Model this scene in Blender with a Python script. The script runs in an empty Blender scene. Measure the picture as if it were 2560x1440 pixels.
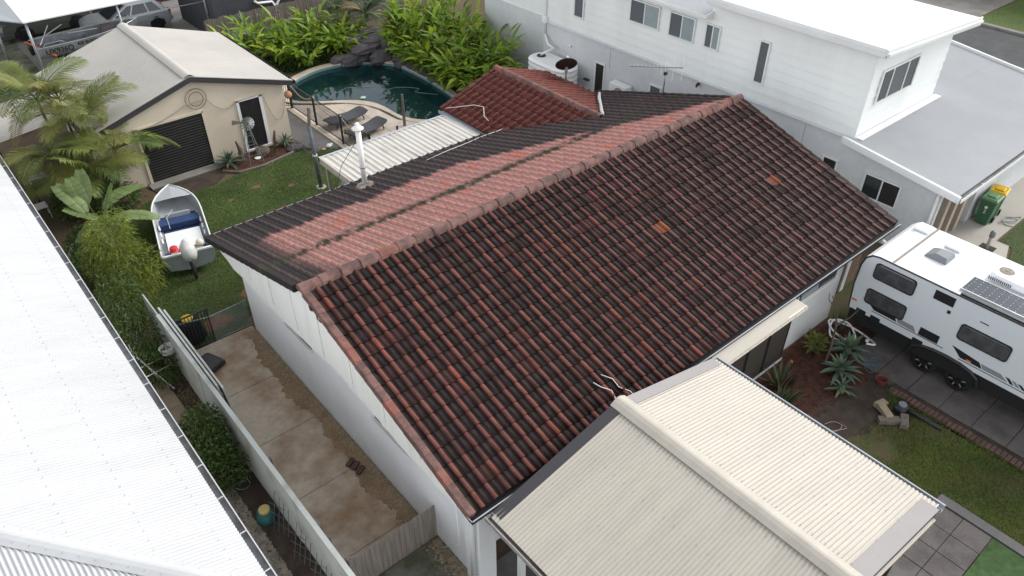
import bpy, math, random
import numpy as np
from mathutils import Vector, Matrix
random.seed(7); RNG = np.random.default_rng(7)
S = bpy.context.scene; COL = S.collection
R = math.radians; PI = math.pi
# ------------------------------------------------------------------ camera, world, sun, exposure
CAMH = 13.85
yaw, pit, rol = R(49.833), R(37.870), R(0.086)
fwd = Vector((math.cos(yaw)*math.cos(pit), math.sin(yaw)*math.cos(pit), -math.sin(pit)))
rgt = Vector((math.sin(yaw), -math.cos(yaw), 0)); upv = rgt.cross(fwd)
r2 = math.cos(rol)*rgt + math.sin(rol)*upv; u2 = -math.sin(rol)*rgt + math.cos(rol)*upv
cam = bpy.data.cameras.new('camera'); cam.sensor_width = 36; cam.lens = 1912.33/2560*36
cam.clip_start = .1; cam.clip_end = 2000
camo = bpy.data.objects.new('camera', cam); COL.objects.link(camo)
camo.matrix_world = Matrix(((r2.x, u2.x, -fwd.x, 0), (r2.y, u2.y, -fwd.y, 0), (r2.z, u2.z, -fwd.z, CAMH), (0, 0, 0, 1)))
S.camera = camo
SUND = Vector((.80, -.18, .60)).normalized()          # towards the sun
W = bpy.data.worlds.new('World'); S.world = W; W.use_nodes = True
nt = W.node_tree; bg = nt.nodes['Background']
sky = nt.nodes.new('ShaderNodeTexSky'); sky.sky_type = 'NISHITA'; sky.sun_disc = False
sky.sun_elevation = math.asin(SUND.z); sky.sun_rotation = math.atan2(SUND.x, SUND.y)
sky.air_density = 1.0; sky.dust_density = 0.7; sky.ozone_density = 1.0
hs = nt.nodes.new('ShaderNodeHueSaturation'); hs.inputs['Saturation'].default_value = .16
nt.links.new(sky.outputs[0], hs.inputs['Color']); nt.links.new(hs.outputs[0], bg.inputs[0]); bg.inputs[1].default_value = .15
sl = bpy.data.lights.new('sun', 'SUN'); sl.energy = 1.15; sl.angle = R(30); sl.color = (1, .95, .87)
so = bpy.data.objects.new('sun', sl); COL.objects.link(so)
so.rotation_euler = SUND.to_track_quat('Z', 'Y').to_euler(); so.location = (20, 0, 30)
S.view_settings.view_transform = 'Standard'; S.view_settings.look = 'None'
S.view_settings.exposure = 1.16; S.view_settings.gamma = 1; S.view_settings.use_curve_mapping = False
# ------------------------------------------------------------------ materials
def mat(name, col, rough=.65, col2=None, scale=3., detail=5, ramp=(.38, .62), bump=0., bscale=60., metal=0., spec=.4,
        stretch=None, fine=.12, fscale=40., trans=0., coord='P'):
    m = bpy.data.materials.new(name); m.use_nodes = True; n = m.node_tree.nodes; l = m.node_tree.links
    b = n['Principled BSDF']; b.inputs['Roughness'].default_value = rough; b.inputs['Metallic'].default_value = metal
    b.inputs['Specular IOR Level'].default_value = spec
    if coord == 'P':
        src = n.new('ShaderNodeNewGeometry').outputs['Position']
    else:
        src = n.new('ShaderNodeTexCoord').outputs['Object']
    if stretch:
        mp = n.new('ShaderNodeMapping'); mp.inputs['Scale'].default_value = stretch; l.new(src, mp.inputs[0]); src = mp.outputs[0]
    c = (*col, 1); out = None
    if col2 is not None:
        t = n.new('ShaderNodeTexNoise'); t.inputs['Scale'].default_value = scale; t.inputs['Detail'].default_value = detail
        t.inputs['Roughness'].default_value = .6; l.new(src, t.inputs['Vector'])
        mr = n.new('ShaderNodeMapRange'); mr.inputs[1].default_value = ramp[0]; mr.inputs[2].default_value = ramp[1]
        l.new(t.outputs['Fac'], mr.inputs[0])
        mx = n.new('ShaderNodeMix'); mx.data_type = 'RGBA'; mx.inputs['A'].default_value = c; mx.inputs['B'].default_value = (*col2, 1)
        l.new(mr.outputs[0], mx.inputs['Factor']); out = mx.outputs['Result']
    if fine > 0:
        t2 = n.new('ShaderNodeTexNoise'); t2.inputs['Scale'].default_value = fscale; t2.inputs['Detail'].default_value = 4
        l.new(src, t2.inputs['Vector'])
        m2 = n.new('ShaderNodeMapRange'); m2.inputs[1].default_value = .25; m2.inputs[2].default_value = .75
        m2.inputs[3].default_value = 1-fine; m2.inputs[4].default_value = 1+fine; l.new(t2.outputs['Fac'], m2.inputs[0])
        mu = n.new('ShaderNodeVectorMath'); mu.operation = 'SCALE'
        if out is None: mu.inputs[0].default_value = col
        else: l.new(out, mu.inputs[0])
        l.new(m2.outputs[0], mu.inputs['Scale']); out = mu.outputs[0]
    if out is None: b.inputs['Base Color'].default_value = c
    else: l.new(out, b.inputs['Base Color'])
    if bump > 0:
        t3 = n.new('ShaderNodeTexNoise'); t3.inputs['Scale'].default_value = bscale; t3.inputs['Detail'].default_value = 4
        l.new(src, t3.inputs['Vector'])
        bp = n.new('ShaderNodeBump'); bp.inputs['Strength'].default_value = bump; bp.inputs['Distance'].default_value = .02
        l.new(t3.outputs['Fac'], bp.inputs['Height']); l.new(bp.outputs[0], b.inputs['Normal'])
    return m
def leafmat(name, cols, rough=.45, trans=.35, rnd=True, nscale=1.5):
    """foliage: colour varies leaf by leaf (object random) and by clump; light passes through the blade"""
    m = bpy.data.materials.new(name); m.use_nodes = True; n = m.node_tree.nodes; l = m.node_tree.links
    b = n['Principled BSDF']; b.inputs['Roughness'].default_value = rough; b.inputs['Specular IOR Level'].default_value = .35
    oi = n.new('ShaderNodeObjectInfo'); at = n.new('ShaderNodeAttribute'); at.attribute_name = 'rnd'
    ad = n.new('ShaderNodeMath'); ad.operation = 'ADD'; l.new(at.outputs['Fac'], ad.inputs[0])
    if rnd: l.new(oi.outputs['Random'], ad.inputs[1])
    else: ad.inputs[1].default_value = 0
    fr = n.new('ShaderNodeMath'); fr.operation = 'FRACT'; l.new(ad.outputs[0], fr.inputs[0])
    cr = n.new('ShaderNodeValToRGB'); e = cr.color_ramp.elements
    for i, c in enumerate(cols):
        p = i/max(1, len(cols)-1)
        if i < 2: e[i].position = p; e[i].color = (*c, 1)
        else:
            q = e.new(p); q.color = (*c, 1)
    for i, c in enumerate(cols):
        e[i].position = i/max(1, len(cols)-1); e[i].color = (*c, 1)
    l.new(fr.outputs[0], cr.inputs[0])
    g = n.new('ShaderNodeNewGeometry'); t = n.new('ShaderNodeTexNoise'); t.inputs['Scale'].default_value = nscale; t.inputs['Detail'].default_value = 3
    l.new(g.outputs['Position'], t.inputs['Vector'])
    mr = n.new('ShaderNodeMapRange'); mr.inputs[1].default_value = .3; mr.inputs[2].default_value = .7
    mr.inputs[3].default_value = .65; mr.inputs[4].default_value = 1.3; l.new(t.outputs['Fac'], mr.inputs[0])
    mu = n.new('ShaderNodeVectorMath'); mu.operation = 'SCALE'; l.new(cr.outputs[0], mu.inputs[0]); l.new(mr.outputs[0], mu.inputs['Scale'])
    l.new(mu.outputs[0], b.inputs['Base Color'])
    tr = n.new('ShaderNodeBsdfTranslucent'); l.new(mu.outputs[0], tr.inputs['Color'])
    ms = n.new('ShaderNodeMixShader'); ms.inputs[0].default_value = trans
    l.new(b.outputs[0], ms.inputs[1]); l.new(tr.outputs[0], ms.inputs[2]); l.new(ms.outputs[0], n['Material Output'].inputs['Surface'])
    return m
# ------------------------------------------------------------------ mesh building
class MB:
    def __init__(s): s.v = []; s.f = []
    def add(s, vs, fs):
        o = len(s.v); s.v += [tuple(p) for p in vs]; s.f += [tuple(i+o for i in f) for f in fs]; return s
    def box(s, x0, x1, y0, y1, z0, z1):
        return s.add([(x0,y0,z0),(x1,y0,z0),(x1,y1,z0),(x0,y1,z0),(x0,y0,z1),(x1,y0,z1),(x1,y1,z1),(x0,y1,z1)],
                     [(3,2,1,0),(4,5,6,7),(0,1,5,4),(1,2,6,5),(2,3,7,6),(3,0,4,7)])
    def bbox(s, x0, x1, y0, y1, z0, z1, b=.02):
        """box with chamfered edges"""
        pts = []
        for z, k in ((z0, b), (z0+b, 0), (z1-b, 0), (z1, b)):
            c = b
            ring = [(x0+k+c-(0), y0+k), (x1-k-c, y0+k), (x1-k, y0+k+c), (x1-k, y1-k-c), (x1-k-c, y1-k), (x0+k+c, y1-k), (x0+k, y1-k-c), (x0+k, y0+k+c)]
            pts += [(x, y, z) for x, y in ring]
        fs = [tuple(range(7, -1, -1)), tuple(range(24, 32))]
        for r in range(3):
            for i in range(8): fs.append((r*8+i, r*8+(i+1) % 8, (r+1)*8+(i+1) % 8, (r+1)*8+i))
        return s.add(pts, fs)
    def bar(s, p0, p1, w, h=None, up=(0, 0, 1)):
        h = h or w; p0 = Vector(p0); p1 = Vector(p1); d = (p1-p0).normalized(); u = Vector(up)
        if abs(d.dot(u)) > .98: u = Vector((1, 0, 0))
        a = d.cross(u).normalized()*w/2; b = a.cross(d).normalized()*h/2
        return s.add([p0-a-b, p0+a-b, p0+a+b, p0-a+b, p1-a-b, p1+a-b, p1+a+b, p1-a+b],
                     [(3,2,1,0),(4,5,6,7),(0,1,5,4),(1,2,6,5),(2,3,7,6),(3,0,4,7)])
    def tube(s, path, r, n=7, caps=True):
        P = [Vector(p) for p in path]; k = len(P); rr = r if hasattr(r, '__len__') else [r]*k
        ref = None; vs = []; fs = []
        for i in range(k):
            d = (P[min(i+1, k-1)]-P[max(i-1, 0)]).normalized()
            if ref is None: ref = Vector((0, 0, 1)) if abs(d.z) < .9 else Vector((1, 0, 0))
            a = (ref-d*ref.dot(d))
            a = a.normalized() if a.length > 1e-6 else d.orthogonal().normalized()
            ref = a; b = d.cross(a)
            for j in range(n):
                t = 2*PI*j/n; vs.append(P[i]+(a*math.cos(t)+b*math.sin(t))*rr[i])
        for i in range(k-1):
            for j in range(n): fs.append((i*n+j, i*n+(j+1) % n, (i+1)*n+(j+1) % n, (i+1)*n+j))
        if caps: fs += [tuple(range(n-1, -1, -1)), tuple((k-1)*n+j for j in range(n))]
        return s.add(vs, fs)
    def lathe(s, prof, c=(0, 0, 0), n=16, sx=1, sy=1):
        vs = []; fs = []; k = len(prof)
        for r, z in prof:
            for j in range(n): t = 2*PI*j/n; vs.append((c[0]+r*sx*math.cos(t), c[1]+r*sy*math.sin(t), c[2]+z))
        for i in range(k-1):
            for j in range(n): fs.append((i*n+j, i*n+(j+1) % n, (i+1)*n+(j+1) % n, (i+1)*n+j))
        fs += [tuple(range(n-1, -1, -1)), tuple((k-1)*n+j for j in range(n))]
        return s.add(vs, fs)
    def prism(s, poly, z0, z1):
        n = len(poly); vs = [(x, y, z0) for x, y in poly]+[(x, y, z1) for x, y in poly]
        a = sum(poly[i][0]*poly[(i+1) % n][1]-poly[(i+1) % n][0]*poly[i][1] for i in range(n))
        if a < 0: vs = [(x, y, z0) for x, y in poly[::-1]]+[(x, y, z1) for x, y in poly[::-1]]
        return s.add(vs, [tuple(range(n-1, -1, -1)), tuple(range(n, 2*n))]+[(i, (i+1) % n, n+(i+1) % n, n+i) for i in range(n)])
    def extr(s, pts, d):
        """planar polygon of 3d points extruded by vector d"""
        n = len(pts); d = Vector(d); vs = [Vector(p) for p in pts]; vs = vs+[p+d for p in vs]
        return s.add(vs, [tuple(range(n-1, -1, -1)), tuple(range(n, 2*n))]+[(i, (i+1) % n, n+(i+1) % n, n+i) for i in range(n)])
    def grid(s, P, wrap=False):
        """P: rows x cols x 3"""
        nr = len(P); nc = len(P[0]); vs = [tuple(p) for r in P for p in r]; fs = []
        for i in range(nr-1):
            for j in range(nc if wrap else nc-1): fs.append((i*nc+j, i*nc+(j+1) % nc, (i+1)*nc+(j+1) % nc, (i+1)*nc+j))
        return s.add(vs, fs)
    def mesh(s, name, m=None, smooth=False, off=None):
        me = bpy.data.meshes.new(name)
        v = np.array(s.v, dtype=float).reshape(-1, 3)
        if off is not None: v = v-np.array(off)
        me.from_pydata(v.tolist(), [], s.f)
        if m: me.materials.append(m)
        if smooth is True: me.polygons.foreach_set('use_smooth', [True]*len(me.polygons))
        elif smooth: me.shade_smooth_angle = None
        me.update(); return me
LOC = {}
def link(name, me, parent=None, loc=None, mw=None):
    o = bpy.data.objects.new(name, me); COL.objects.link(o)
    if parent is not None: o.parent = parent
    if mw is not None: o.matrix_basis = mw
    elif loc is not None: o.location = loc
    return o
def thing(name, label, cat, loc=(0, 0, 0), rz=0., group=None, rot=None):
    o = bpy.data.objects.new(name, None); COL.objects.link(o); o.empty_display_size = .2
    o.location = loc; o.rotation_euler = rot or (0, 0, rz); o['label'] = label; o['category'] = cat
    if group: o['group'] = group
    LOC[o] = tuple(loc); return o
def tag(o, label, cat, group=None):
    o['label'] = label; o['category'] = cat
    if group: o['group'] = group
    return o
def part(mb, name, m, parent, smooth=False, world=False, label=None):
    """child mesh; world=True means the vertices are in world coordinates and the thing is not rotated"""
    off = None
    if world:
        q = parent
        while q not in LOC: q = q.parent
        off = LOC[q]
    o = link(name, mb.mesh(name, m, smooth, off), parent)
    if label: o['label'] = label
    return o
def solo(mb, name, m, label, cat, loc=(0, 0, 0), group=None, smooth=False, rz=0, world=False):
    """a thing that is one mesh"""
    o = link(name, mb.mesh(name, m, smooth, loc if world else None)); o.location = loc; o.rotation_euler = (0, 0, rz)
    return tag(o, label, cat, group)
def struct(mb, name, m, smooth=False):
    o = link(name, mb.mesh(name, m, smooth)); o['kind'] = 'structure'; return o
def np_mesh(name, v, faces, m, rnd=None, smooth=False):
    me = bpy.data.meshes.new(name); v = np.asarray(v, dtype=np.float32); faces = np.asarray(faces, dtype=np.int32)
    k = faces.shape[1]; me.vertices.add(len(v)); me.vertices.foreach_set('co', v.ravel())
    me.loops.add(faces.size); me.loops.foreach_set('vertex_index', faces.ravel())
    me.polygons.add(len(faces)); me.polygons.foreach_set('loop_start', np.arange(0, faces.size, k, dtype=np.int32))
    if smooth: me.polygons.foreach_set('use_smooth', np.ones(len(faces), dtype=bool))
    if rnd is not None:
        a = me.attributes.new('rnd', 'FLOAT', 'POINT'); a.data.foreach_set('value', np.asarray(rnd, dtype=np.float32))
    me.materials.append(m); me.update(calc_edges=True); return me
def corr(mb, o, across, up, width, lim, pitch=.076, amp=.009, n=6, nrm=(0, 0, 1), shape='sin', rows=2):
    """corrugated sheet: waves along `across`, running along `up`; lim(s)->(t0,t1)"""
    o = np.array(o, float); a = np.array(across, float); u = np.array(up, float); nn = np.array(nrm, float)
    k = int(round(width/pitch))*n; P = [[] for _ in range(rows)]
    for i in range(k+1):
        s = width*i/k; ph = (s/pitch) % 1
        if shape == 'sin': h = amp*math.sin(2*PI*ph)
        else: h = amp*2 if (ph < .22) else (0 if .34 < ph < .88 else amp)
        t0, t1 = lim(s)
        for r in range(rows): P[r].append(o+a*s+u*(t0+(t1-t0)*r/(rows-1))+nn*h)
    if np.dot(np.cross(a, u), nn) < 0: P = P[::-1]
    return mb.grid(P)
def copy_tree(o, loc=None, rz=None, label=None, scale=None):
    def cp(x, par):
        c = x.copy(); COL.objects.link(c); c.parent = par
        for ch in list(x.children): cp(ch, c)
        return c
    c = cp(o, None)
    if loc is not None: c.location = loc
    if rz is not None: c.rotation_euler = (c.rotation_euler[0], c.rotation_euler[1], rz)
    if label: c['label'] = label
    if scale: c.scale = scale
    return c
# ------------------------------------------------------------------ material library
m_soil = mat('soil', (.10, .07, .046), .95, (.075, .085, .035), .5, ramp=(.48, .6), bump=.6, bscale=30, fine=.25, fscale=25)
m_darksoil = mat('dark_soil', (.04, .028, .022), .95, (.065, .048, .036), 2.5, bump=.6, bscale=40, fine=.3, fscale=40)
m_mulch = mat('mulch', (.09, .032, .02), .95, (.04, .02, .014), 6, bump=.9, bscale=50, fine=.4, fscale=60)
m_turfbase = mat('lawn_soil', (.055, .075, .024), .95, (.11, .072, .04), .7, ramp=(.58, .8), bump=.6, bscale=40, fine=.25, fscale=30)
m_conc = mat('stained_concrete', (.48, .41, .33), .85, (.27, .175, .105), .55, detail=9, ramp=(.42, .62), bump=.15, bscale=40, fine=.12, fscale=9)
m_conc2 = mat('grey_concrete', (.26, .25, .23), .85, (.19, .18, .16), .8, bump=.15, bscale=40, fine=.1, fscale=14)
m_conc3 = mat('pale_concrete', (.42, .40, .36), .85, (.34, .32, .28), .5, bump=.1, fine=.08)
m_wet = mat('damp_concrete', (.15, .142, .138), .6, (.10, .095, .092), .9, bump=.1, fine=.1, fscale=12)
m_mossconc = mat('mossy_concrete', (.17, .16, .135), .9, (.05, .065, .022), 1.1, ramp=(.4, .6), bump=.2, fine=.2)
m_paver = mat('driveway_paver', (.13, .115, .11), .8, (.085, .075, .072), 1.6, bump=.25, bscale=70, fine=.15, fscale=22)
m_brickedge = mat('brick_edging', (.15, .085, .065), .9, (.09, .06, .05), 4, bump=.3, fine=.2)
m_tanpaver = mat('tan_paver', (.30, .24, .17), .9, (.24, .19, .135), 2, bump=.15, fine=.1)
m_deck = mat('sandstone_deck', (.58, .51, .43), .85, (.48, .41, .33), 1.4, bump=.1, fine=.08, fscale=20)
m_asphalt = mat('asphalt', (.075, .08, .082), .9, (.055, .058, .06), 1.5, bump=.3, fine=.15, fscale=50)
m_white = mat('white_paint', (.74, .75, .75), .5, (.70, .71, .705), .8, fine=.02)
m_whitemetal = mat('white_metal_roofing', (.50, .51, .52), .45, (.44, .448, .455), .9, ramp=(.42, .8), stretch=(.35, 2.5, 1), fine=.03, fscale=6)
m_creammetal = mat('cream_metal_roofing', (.445, .412, .355), .45, (.395, .365, .315), .9, ramp=(.4, .75), stretch=(.5, 3, 1), fine=.04, fscale=8)
m_shedroof = mat('shed_roofing', (.42, .397, .362), .5, (.375, .357, .327), .5, fine=.03, fscale=8)
m_patioroof = mat('stained_patio_roofing', (.58, .555, .505), .5, (.27, .225, .18), 2.2, ramp=(.52, .78), stretch=(3, .35, 1), fine=.08)
m_grymetal = mat('grey_metal_roofing', (.36, .375, .395), .5, (.325, .34, .36), .5, fine=.03)
m_wallgrey = mat('pale_grey_render', (.61, .625, .64), .9, (.54, .555, .57), .45, ramp=(.35, .7), bump=.12, bscale=90, fine=.05, fscale=5)
m_wallblue = mat('blue_grey_render', (.76, .77, .785), .9, (.68, .69, .70), .5, bump=.15, bscale=70, fine=.05)
m_weather = mat('white_weatherboard', (.78, .80, .79), .6, (.68, .70, .695), .7, ramp=(.45, .8), stretch=(1, 1, .25), fine=.025)
m_cream = mat('cream_render', (.66, .575, .46), .9, (.58, .50, .40), .6, bump=.12, bscale=80, fine=.04)
m_brown = mat('taupe_render', (.25, .20, .16), .9, (.20, .16, .13), .8, bump=.1, fine=.05)
m_gable = mat('white_fibro', (.78, .78, .74), .75, (.66, .66, .62), 1.1, ramp=(.5, .8), stretch=(1, 4, .4), fine=.04)
m_dark = mat('dark_metal', (.025, .026, .03), .45, fine=.1)
m_black = mat('black_screen', (.012, .012, .013), .55, (.02, .018, .016), 3, fine=.2)
m_rubber = mat('rubber', (.012, .012, .012), .85, fine=.2)
m_fascia = mat('charcoal_fascia', (.045, .042, .048), .5, fine=.08)
m_gutter = mat('grey_gutter', (.42, .44, .48), .4, (.33, .35, .38), 2, fine=.06)
m_guttin = mat('dirty_gutter', (.26, .27, .29), .7, (.17, .165, .16), 3, fine=.2)
m_alu = mat('aluminium', (.55, .57, .58), .35, (.45, .47, .48), 3, metal=.75, fine=.06)
m_galv = mat('galvanised', (.36, .39, .41), .45, (.28, .31, .33), 4, metal=.6, fine=.08)
m_glass = mat('window_glass', (.02, .025, .03), .06, fine=0, spec=.8)
m_glasspale = mat('curtained_glass', (.30, .37, .38), .08, (.27, .33, .34), 2, fine=0, spec=.8)
m_screen = mat('insect_screen', (.10, .115, .125), .6, fine=.1, fscale=200)
m_timber = mat('grey_timber', (.19, .165, .14), .85, (.12, .10, .085), 2, stretch=(9, 9, .6), bump=.3, fine=.15)
m_palegrey = mat('weathered_paling', (.33, .29, .255), .85, (.24, .205, .175), 2, stretch=(9, 9, .6), bump=.25, fine=.12)
m_tantimber = mat('tan_timber', (.36, .29, .20), .85, (.28, .22, .15), 2, stretch=(9, 9, .6), bump=.2, fine=.1)
m_rust = mat('rusted_paint', (.72, .67, .56), .7, (.25, .11, .05), 7, ramp=(.55, .66), fine=.1)
m_whitefence = mat('white_fibro_fence', (.52, .545, .525), .8, (.36, .34, .28), 1.6, ramp=(.5, .75), fine=.06)
m_plastic_w = mat('white_plastic', (.78, .78, .77), .4, fine=.02)
m_gravel = mat('gravel', (.33, .27, .19), .95, (.20, .15, .10), 9, fine=.3, fscale=60)
m_stone = mat('pale_stone', (.27, .24, .20), .9, (.15, .13, .105), 5, bump=.4, fine=.15, coord='P')
m_dirt = mat('clay_dirt', (.27, .185, .105), .95, (.19, .125, .07), 2, bump=.7, bscale=40, fine=.3, fscale=30)
m_rock = mat('waterfall_rock', (.13, .115, .12), .8, (.07, .062, .066), 2.5, bump=1, bscale=9, fine=.2)
m_red = mat('red_plastic', (.55, .03, .03), .4, fine=.05)
m_blue = mat('navy_carpet', (.02, .045, .12), .9, (.03, .06, .15), 5, fine=.2)
m_rope = mat('rope', (.38, .33, .26), .9, fine=.1)

def tilemat(name, kind):
    m = bpy.data.materials.new(name); m.use_nodes = True; n = m.node_tree.nodes; l = m.node_tree.links
    b = n['Principled BSDF']; b.inputs['Roughness'].default_value = .62; b.inputs['Specular IOR Level'].default_value = .14
    def val(op, a, c=None, d=None, clamp=False):
        q = n.new('ShaderNodeMath'); q.operation = op; q.use_clamp = clamp
        for i, x in enumerate((a, c, d)):
            if x is None: continue
            if isinstance(x, (int, float)): q.inputs[i].default_value = x
            else: l.new(x, q.inputs[i])
        return q.outputs[0]
    def rng(x, a, c, e=0., f=1.):
        q = n.new('ShaderNodeMapRange'); q.interpolation_type = 'SMOOTHSTEP'
        for i, y in enumerate((a, c, e, f)): q.inputs[1+i].default_value = y
        l.new(x, q.inputs[0]); return q.outputs[0]
    def mix(fac, A, B):
        q = n.new('ShaderNodeMix'); q.data_type = 'RGBA'
        for k, x in (('Factor', fac), ('A', A), ('B', B)):
            if isinstance(x, tuple): q.inputs[k].default_value = (*x, 1)
            elif isinstance(x, (int, float)): q.inputs[k].default_value = x
            else: l.new(x, q.inputs[k])
        return q.outputs['Result']
    g = n.new('ShaderNodeNewGeometry'); pos = g.outputs['Position']; sp = n.new('ShaderNodeSeparateXYZ'); l.new(pos, sp.inputs[0])
    def noise(sc, det=4, strm=None):
        t = n.new('ShaderNodeTexNoise'); t.inputs['Scale'].default_value = sc; t.inputs['Detail'].default_value = det
        v = pos
        if strm:
            mp = n.new('ShaderNodeMapping'); mp.inputs['Scale'].default_value = strm; l.new(pos, mp.inputs[0]); v = mp.outputs[0]
        l.new(v, t.inputs['Vector']); return t.outputs['Fac']
    roll = n.new('ShaderNodeAttribute'); roll.attribute_name = 'roll'; roll = roll.outputs['Fac']
    at = n.new('ShaderNodeAttribute'); at.attribute_name = 'rnd'; oi = n.new('ShaderNodeObjectInfo')
    r1 = val('FRACT', val('ADD', at.outputs['Fac'], oi.outputs['Random']))
    r2 = val('FRACT', val('MULTIPLY', r1, 37.7)); r3 = val('FRACT', val('MULTIPLY', r1, 91.3))
    streak = noise(9, 5, (1.6, .35, 1) if kind != 'wing' else (.35, 1.6, 1)); blot = noise(1.1, 4); fine = noise(55, 3)
    if kind == 'front':
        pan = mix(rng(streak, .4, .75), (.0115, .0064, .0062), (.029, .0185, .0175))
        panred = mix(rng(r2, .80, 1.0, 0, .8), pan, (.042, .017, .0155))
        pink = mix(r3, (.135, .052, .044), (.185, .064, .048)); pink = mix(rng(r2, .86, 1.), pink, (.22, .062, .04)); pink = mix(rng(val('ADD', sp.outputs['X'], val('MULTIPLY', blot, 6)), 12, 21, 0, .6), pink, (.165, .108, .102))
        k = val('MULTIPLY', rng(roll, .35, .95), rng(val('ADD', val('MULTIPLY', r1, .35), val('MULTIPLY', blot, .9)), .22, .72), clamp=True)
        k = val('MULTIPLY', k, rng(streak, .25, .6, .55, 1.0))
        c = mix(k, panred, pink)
        spot = rng(fine, .70, .78); c = mix(val('MULTIPLY', spot, .22), c, (.10, .09, .085))
        c = mix(rng(r3, .990, .992), c, mix(roll, (.15, .055, .032), (.27, .075, .032)))
    elif kind == 'back':
        x = sp.outputs['X']; y = sp.outputs['Y']
        nz = val('MULTIPLY', val('SUBTRACT', noise(1.5, 4, (1, .3, 1)), .5), 1.0)
        yb = val('SUBTRACT', 15.95, val('MULTIPLY', val('MAXIMUM', val('SUBTRACT', x, 11.3), 0), .47))
        clean = rng(val('SUBTRACT', val('ADD', yb, nz), y), -.12, .22)
        clean = val('MULTIPLY', clean, rng(val('ADD', x, val('MULTIPLY', nz, .8)), 5.0, 5.8))
        mossd = val('ABSOLUTE', val('SUBTRACT', val('ADD', y, val('MULTIPLY', val('SUBTRACT', noise(3, 3), .5), .35)), 14.05))
        moss = val('MULTIPLY', rng(mossd, .30, .05), rng(noise(4.5, 3, (1, .5, 1)), .28, .52))
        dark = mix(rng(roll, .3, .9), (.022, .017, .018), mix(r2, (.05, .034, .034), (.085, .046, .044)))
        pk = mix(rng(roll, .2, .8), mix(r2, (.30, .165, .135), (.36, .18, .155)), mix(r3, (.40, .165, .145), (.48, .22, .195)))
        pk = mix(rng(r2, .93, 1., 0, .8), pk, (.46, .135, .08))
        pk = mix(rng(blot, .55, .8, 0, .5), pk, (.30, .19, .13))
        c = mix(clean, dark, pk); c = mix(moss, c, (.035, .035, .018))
    elif kind == 'wing':
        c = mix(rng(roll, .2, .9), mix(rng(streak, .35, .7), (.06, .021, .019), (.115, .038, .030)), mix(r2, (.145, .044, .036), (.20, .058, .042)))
        c = mix(rng(r3, .8, 1.), c, (.12, .042, .038))
    else:   # caps
        c = mix(rng(noise(4, 5), .35, .65), (.19, .105, .092), (.10, .062, .056)); c = mix(val('MULTIPLY', rng(r2, .7, 1), .6), c, (.26, .09, .065))
    vv = n.new('ShaderNodeVectorMath'); vv.operation = 'SCALE'; l.new(c, vv.inputs[0]); l.new(rng(fine, .2, .8, .78, 1.25), vv.inputs['Scale'])
    l.new(vv.outputs[0], b.inputs['Base Color'])
    bp = n.new('ShaderNodeBump'); bp.inputs['Strength'].default_value = .35; bp.inputs['Distance'].default_value = .01
    l.new(fine, bp.inputs['Height']); l.new(bp.outputs[0], b.inputs['Normal'])
    return m
mt_front = tilemat('tile_front', 'front'); mt_back = tilemat('tile_back', 'back'); mt_wing = tilemat('tile_wing', 'wing'); mt_cap = tilemat('tile_cap', 'cap')

# ------------------------------------------------------------------ ground, pool, paving
POOL = [(13.12,30.97),(13.95,31.61),(15.28,32.01),(16.66,31.80),(17.64,31.24),(18.32,30.22),(18.43,29.37),(18.46,28.13),(18.42,27.28),(18.21,25.5),(17.69,24.11),(16.71,24.0),(15.9,24.5),(15.42,25.35),(15.36,26.59),(15.15,27.40),(14.55,28.1),(13.51,28.8),(12.80,29.46),(12.66,30.19)]
def spline(P, k=4):
    n = len(P); out = []
    for i in range(n):
        p0, p1, p2, p3 = (np.array(P[(i+j-1) % n]) for j in range(4))
        for t in np.arange(k)/k: out.append(tuple(.5*((2*p1)+(-p0+p2)*t+(2*p0-5*p1+4*p2-p3)*t*t+(-p0+3*p1-3*p2+p3)*t**3)))
    return out
POOLS = spline(POOL)
PC = np.array((16.6, 28.3))
def to_rect(p, x0, x1, y0, y1):
    d = np.array(p)-PC; ts = []
    if d[0] > 1e-9: ts.append((x1-PC[0])/d[0])
    if d[0] < -1e-9: ts.append((x0-PC[0])/d[0])
    if d[1] > 1e-9: ts.append((y1-PC[1])/d[1])
    if d[1] < -1e-9: ts.append((y0-PC[1])/d[1])
    return PC+d*min(ts)
g = MB(); n = len(POOLS); rect = (10., 22., 21., 35.)
outer = [tuple(to_rect(p, *rect)) for p in POOLS]
# corners must exist on the outer ring: snap the nearest ring point to each corner
for cx in rect[:2]:
    for cy in rect[2:]:
        i = min(range(n), key=lambda i: (outer[i][0]-cx)**2+(outer[i][1]-cy)**2); outer[i] = (cx, cy)
g.add([(x, y, 0) for x, y in POOLS]+[(x, y, 0) for x, y in outer], [((i+1) % n, i, n+i, n+(i+1) % n) for i in range(n)])
B = 600
for q in (((-B,-B),(B,-B),(B,rect[2]),(-B,rect[2])), ((-B,rect[3]),(B,rect[3]),(B,B),(-B,B)), ((-B,rect[2]),(rect[0],rect[2]),(rect[0],rect[3]),(-B,rect[3])), ((rect[1],rect[2]),(B,rect[2]),(B,rect[3]),(rect[1],rect[3]))):
    g.add([(x, y, 0) for x, y in q], [(0, 1, 2, 3)])
struct(g, 'ground', m_soil)
m_poolshell = mat('pool_plaster', (.14, .285, .29), .7, (.115, .235, .24), 1.2, fine=.1)
sh = MB(); inner = [tuple(PC+(np.array(p)-PC)*.8) for p in POOLS]
sh.add([(x, y, .0) for x, y in POOLS]+[(x, y, -1.) for x, y in POOLS]+[(x, y, -1.5) for x, y in inner], [(i, (i+1) % n, n+(i+1) % n, n+i) for i in range(n)]+[(n+i, n+(i+1) % n, 2*n+(i+1) % n, 2*n+i) for i in range(n)]+[tuple(range(2*n, 3*n))])
struct(sh, 'pool_shell', m_poolshell)
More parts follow.
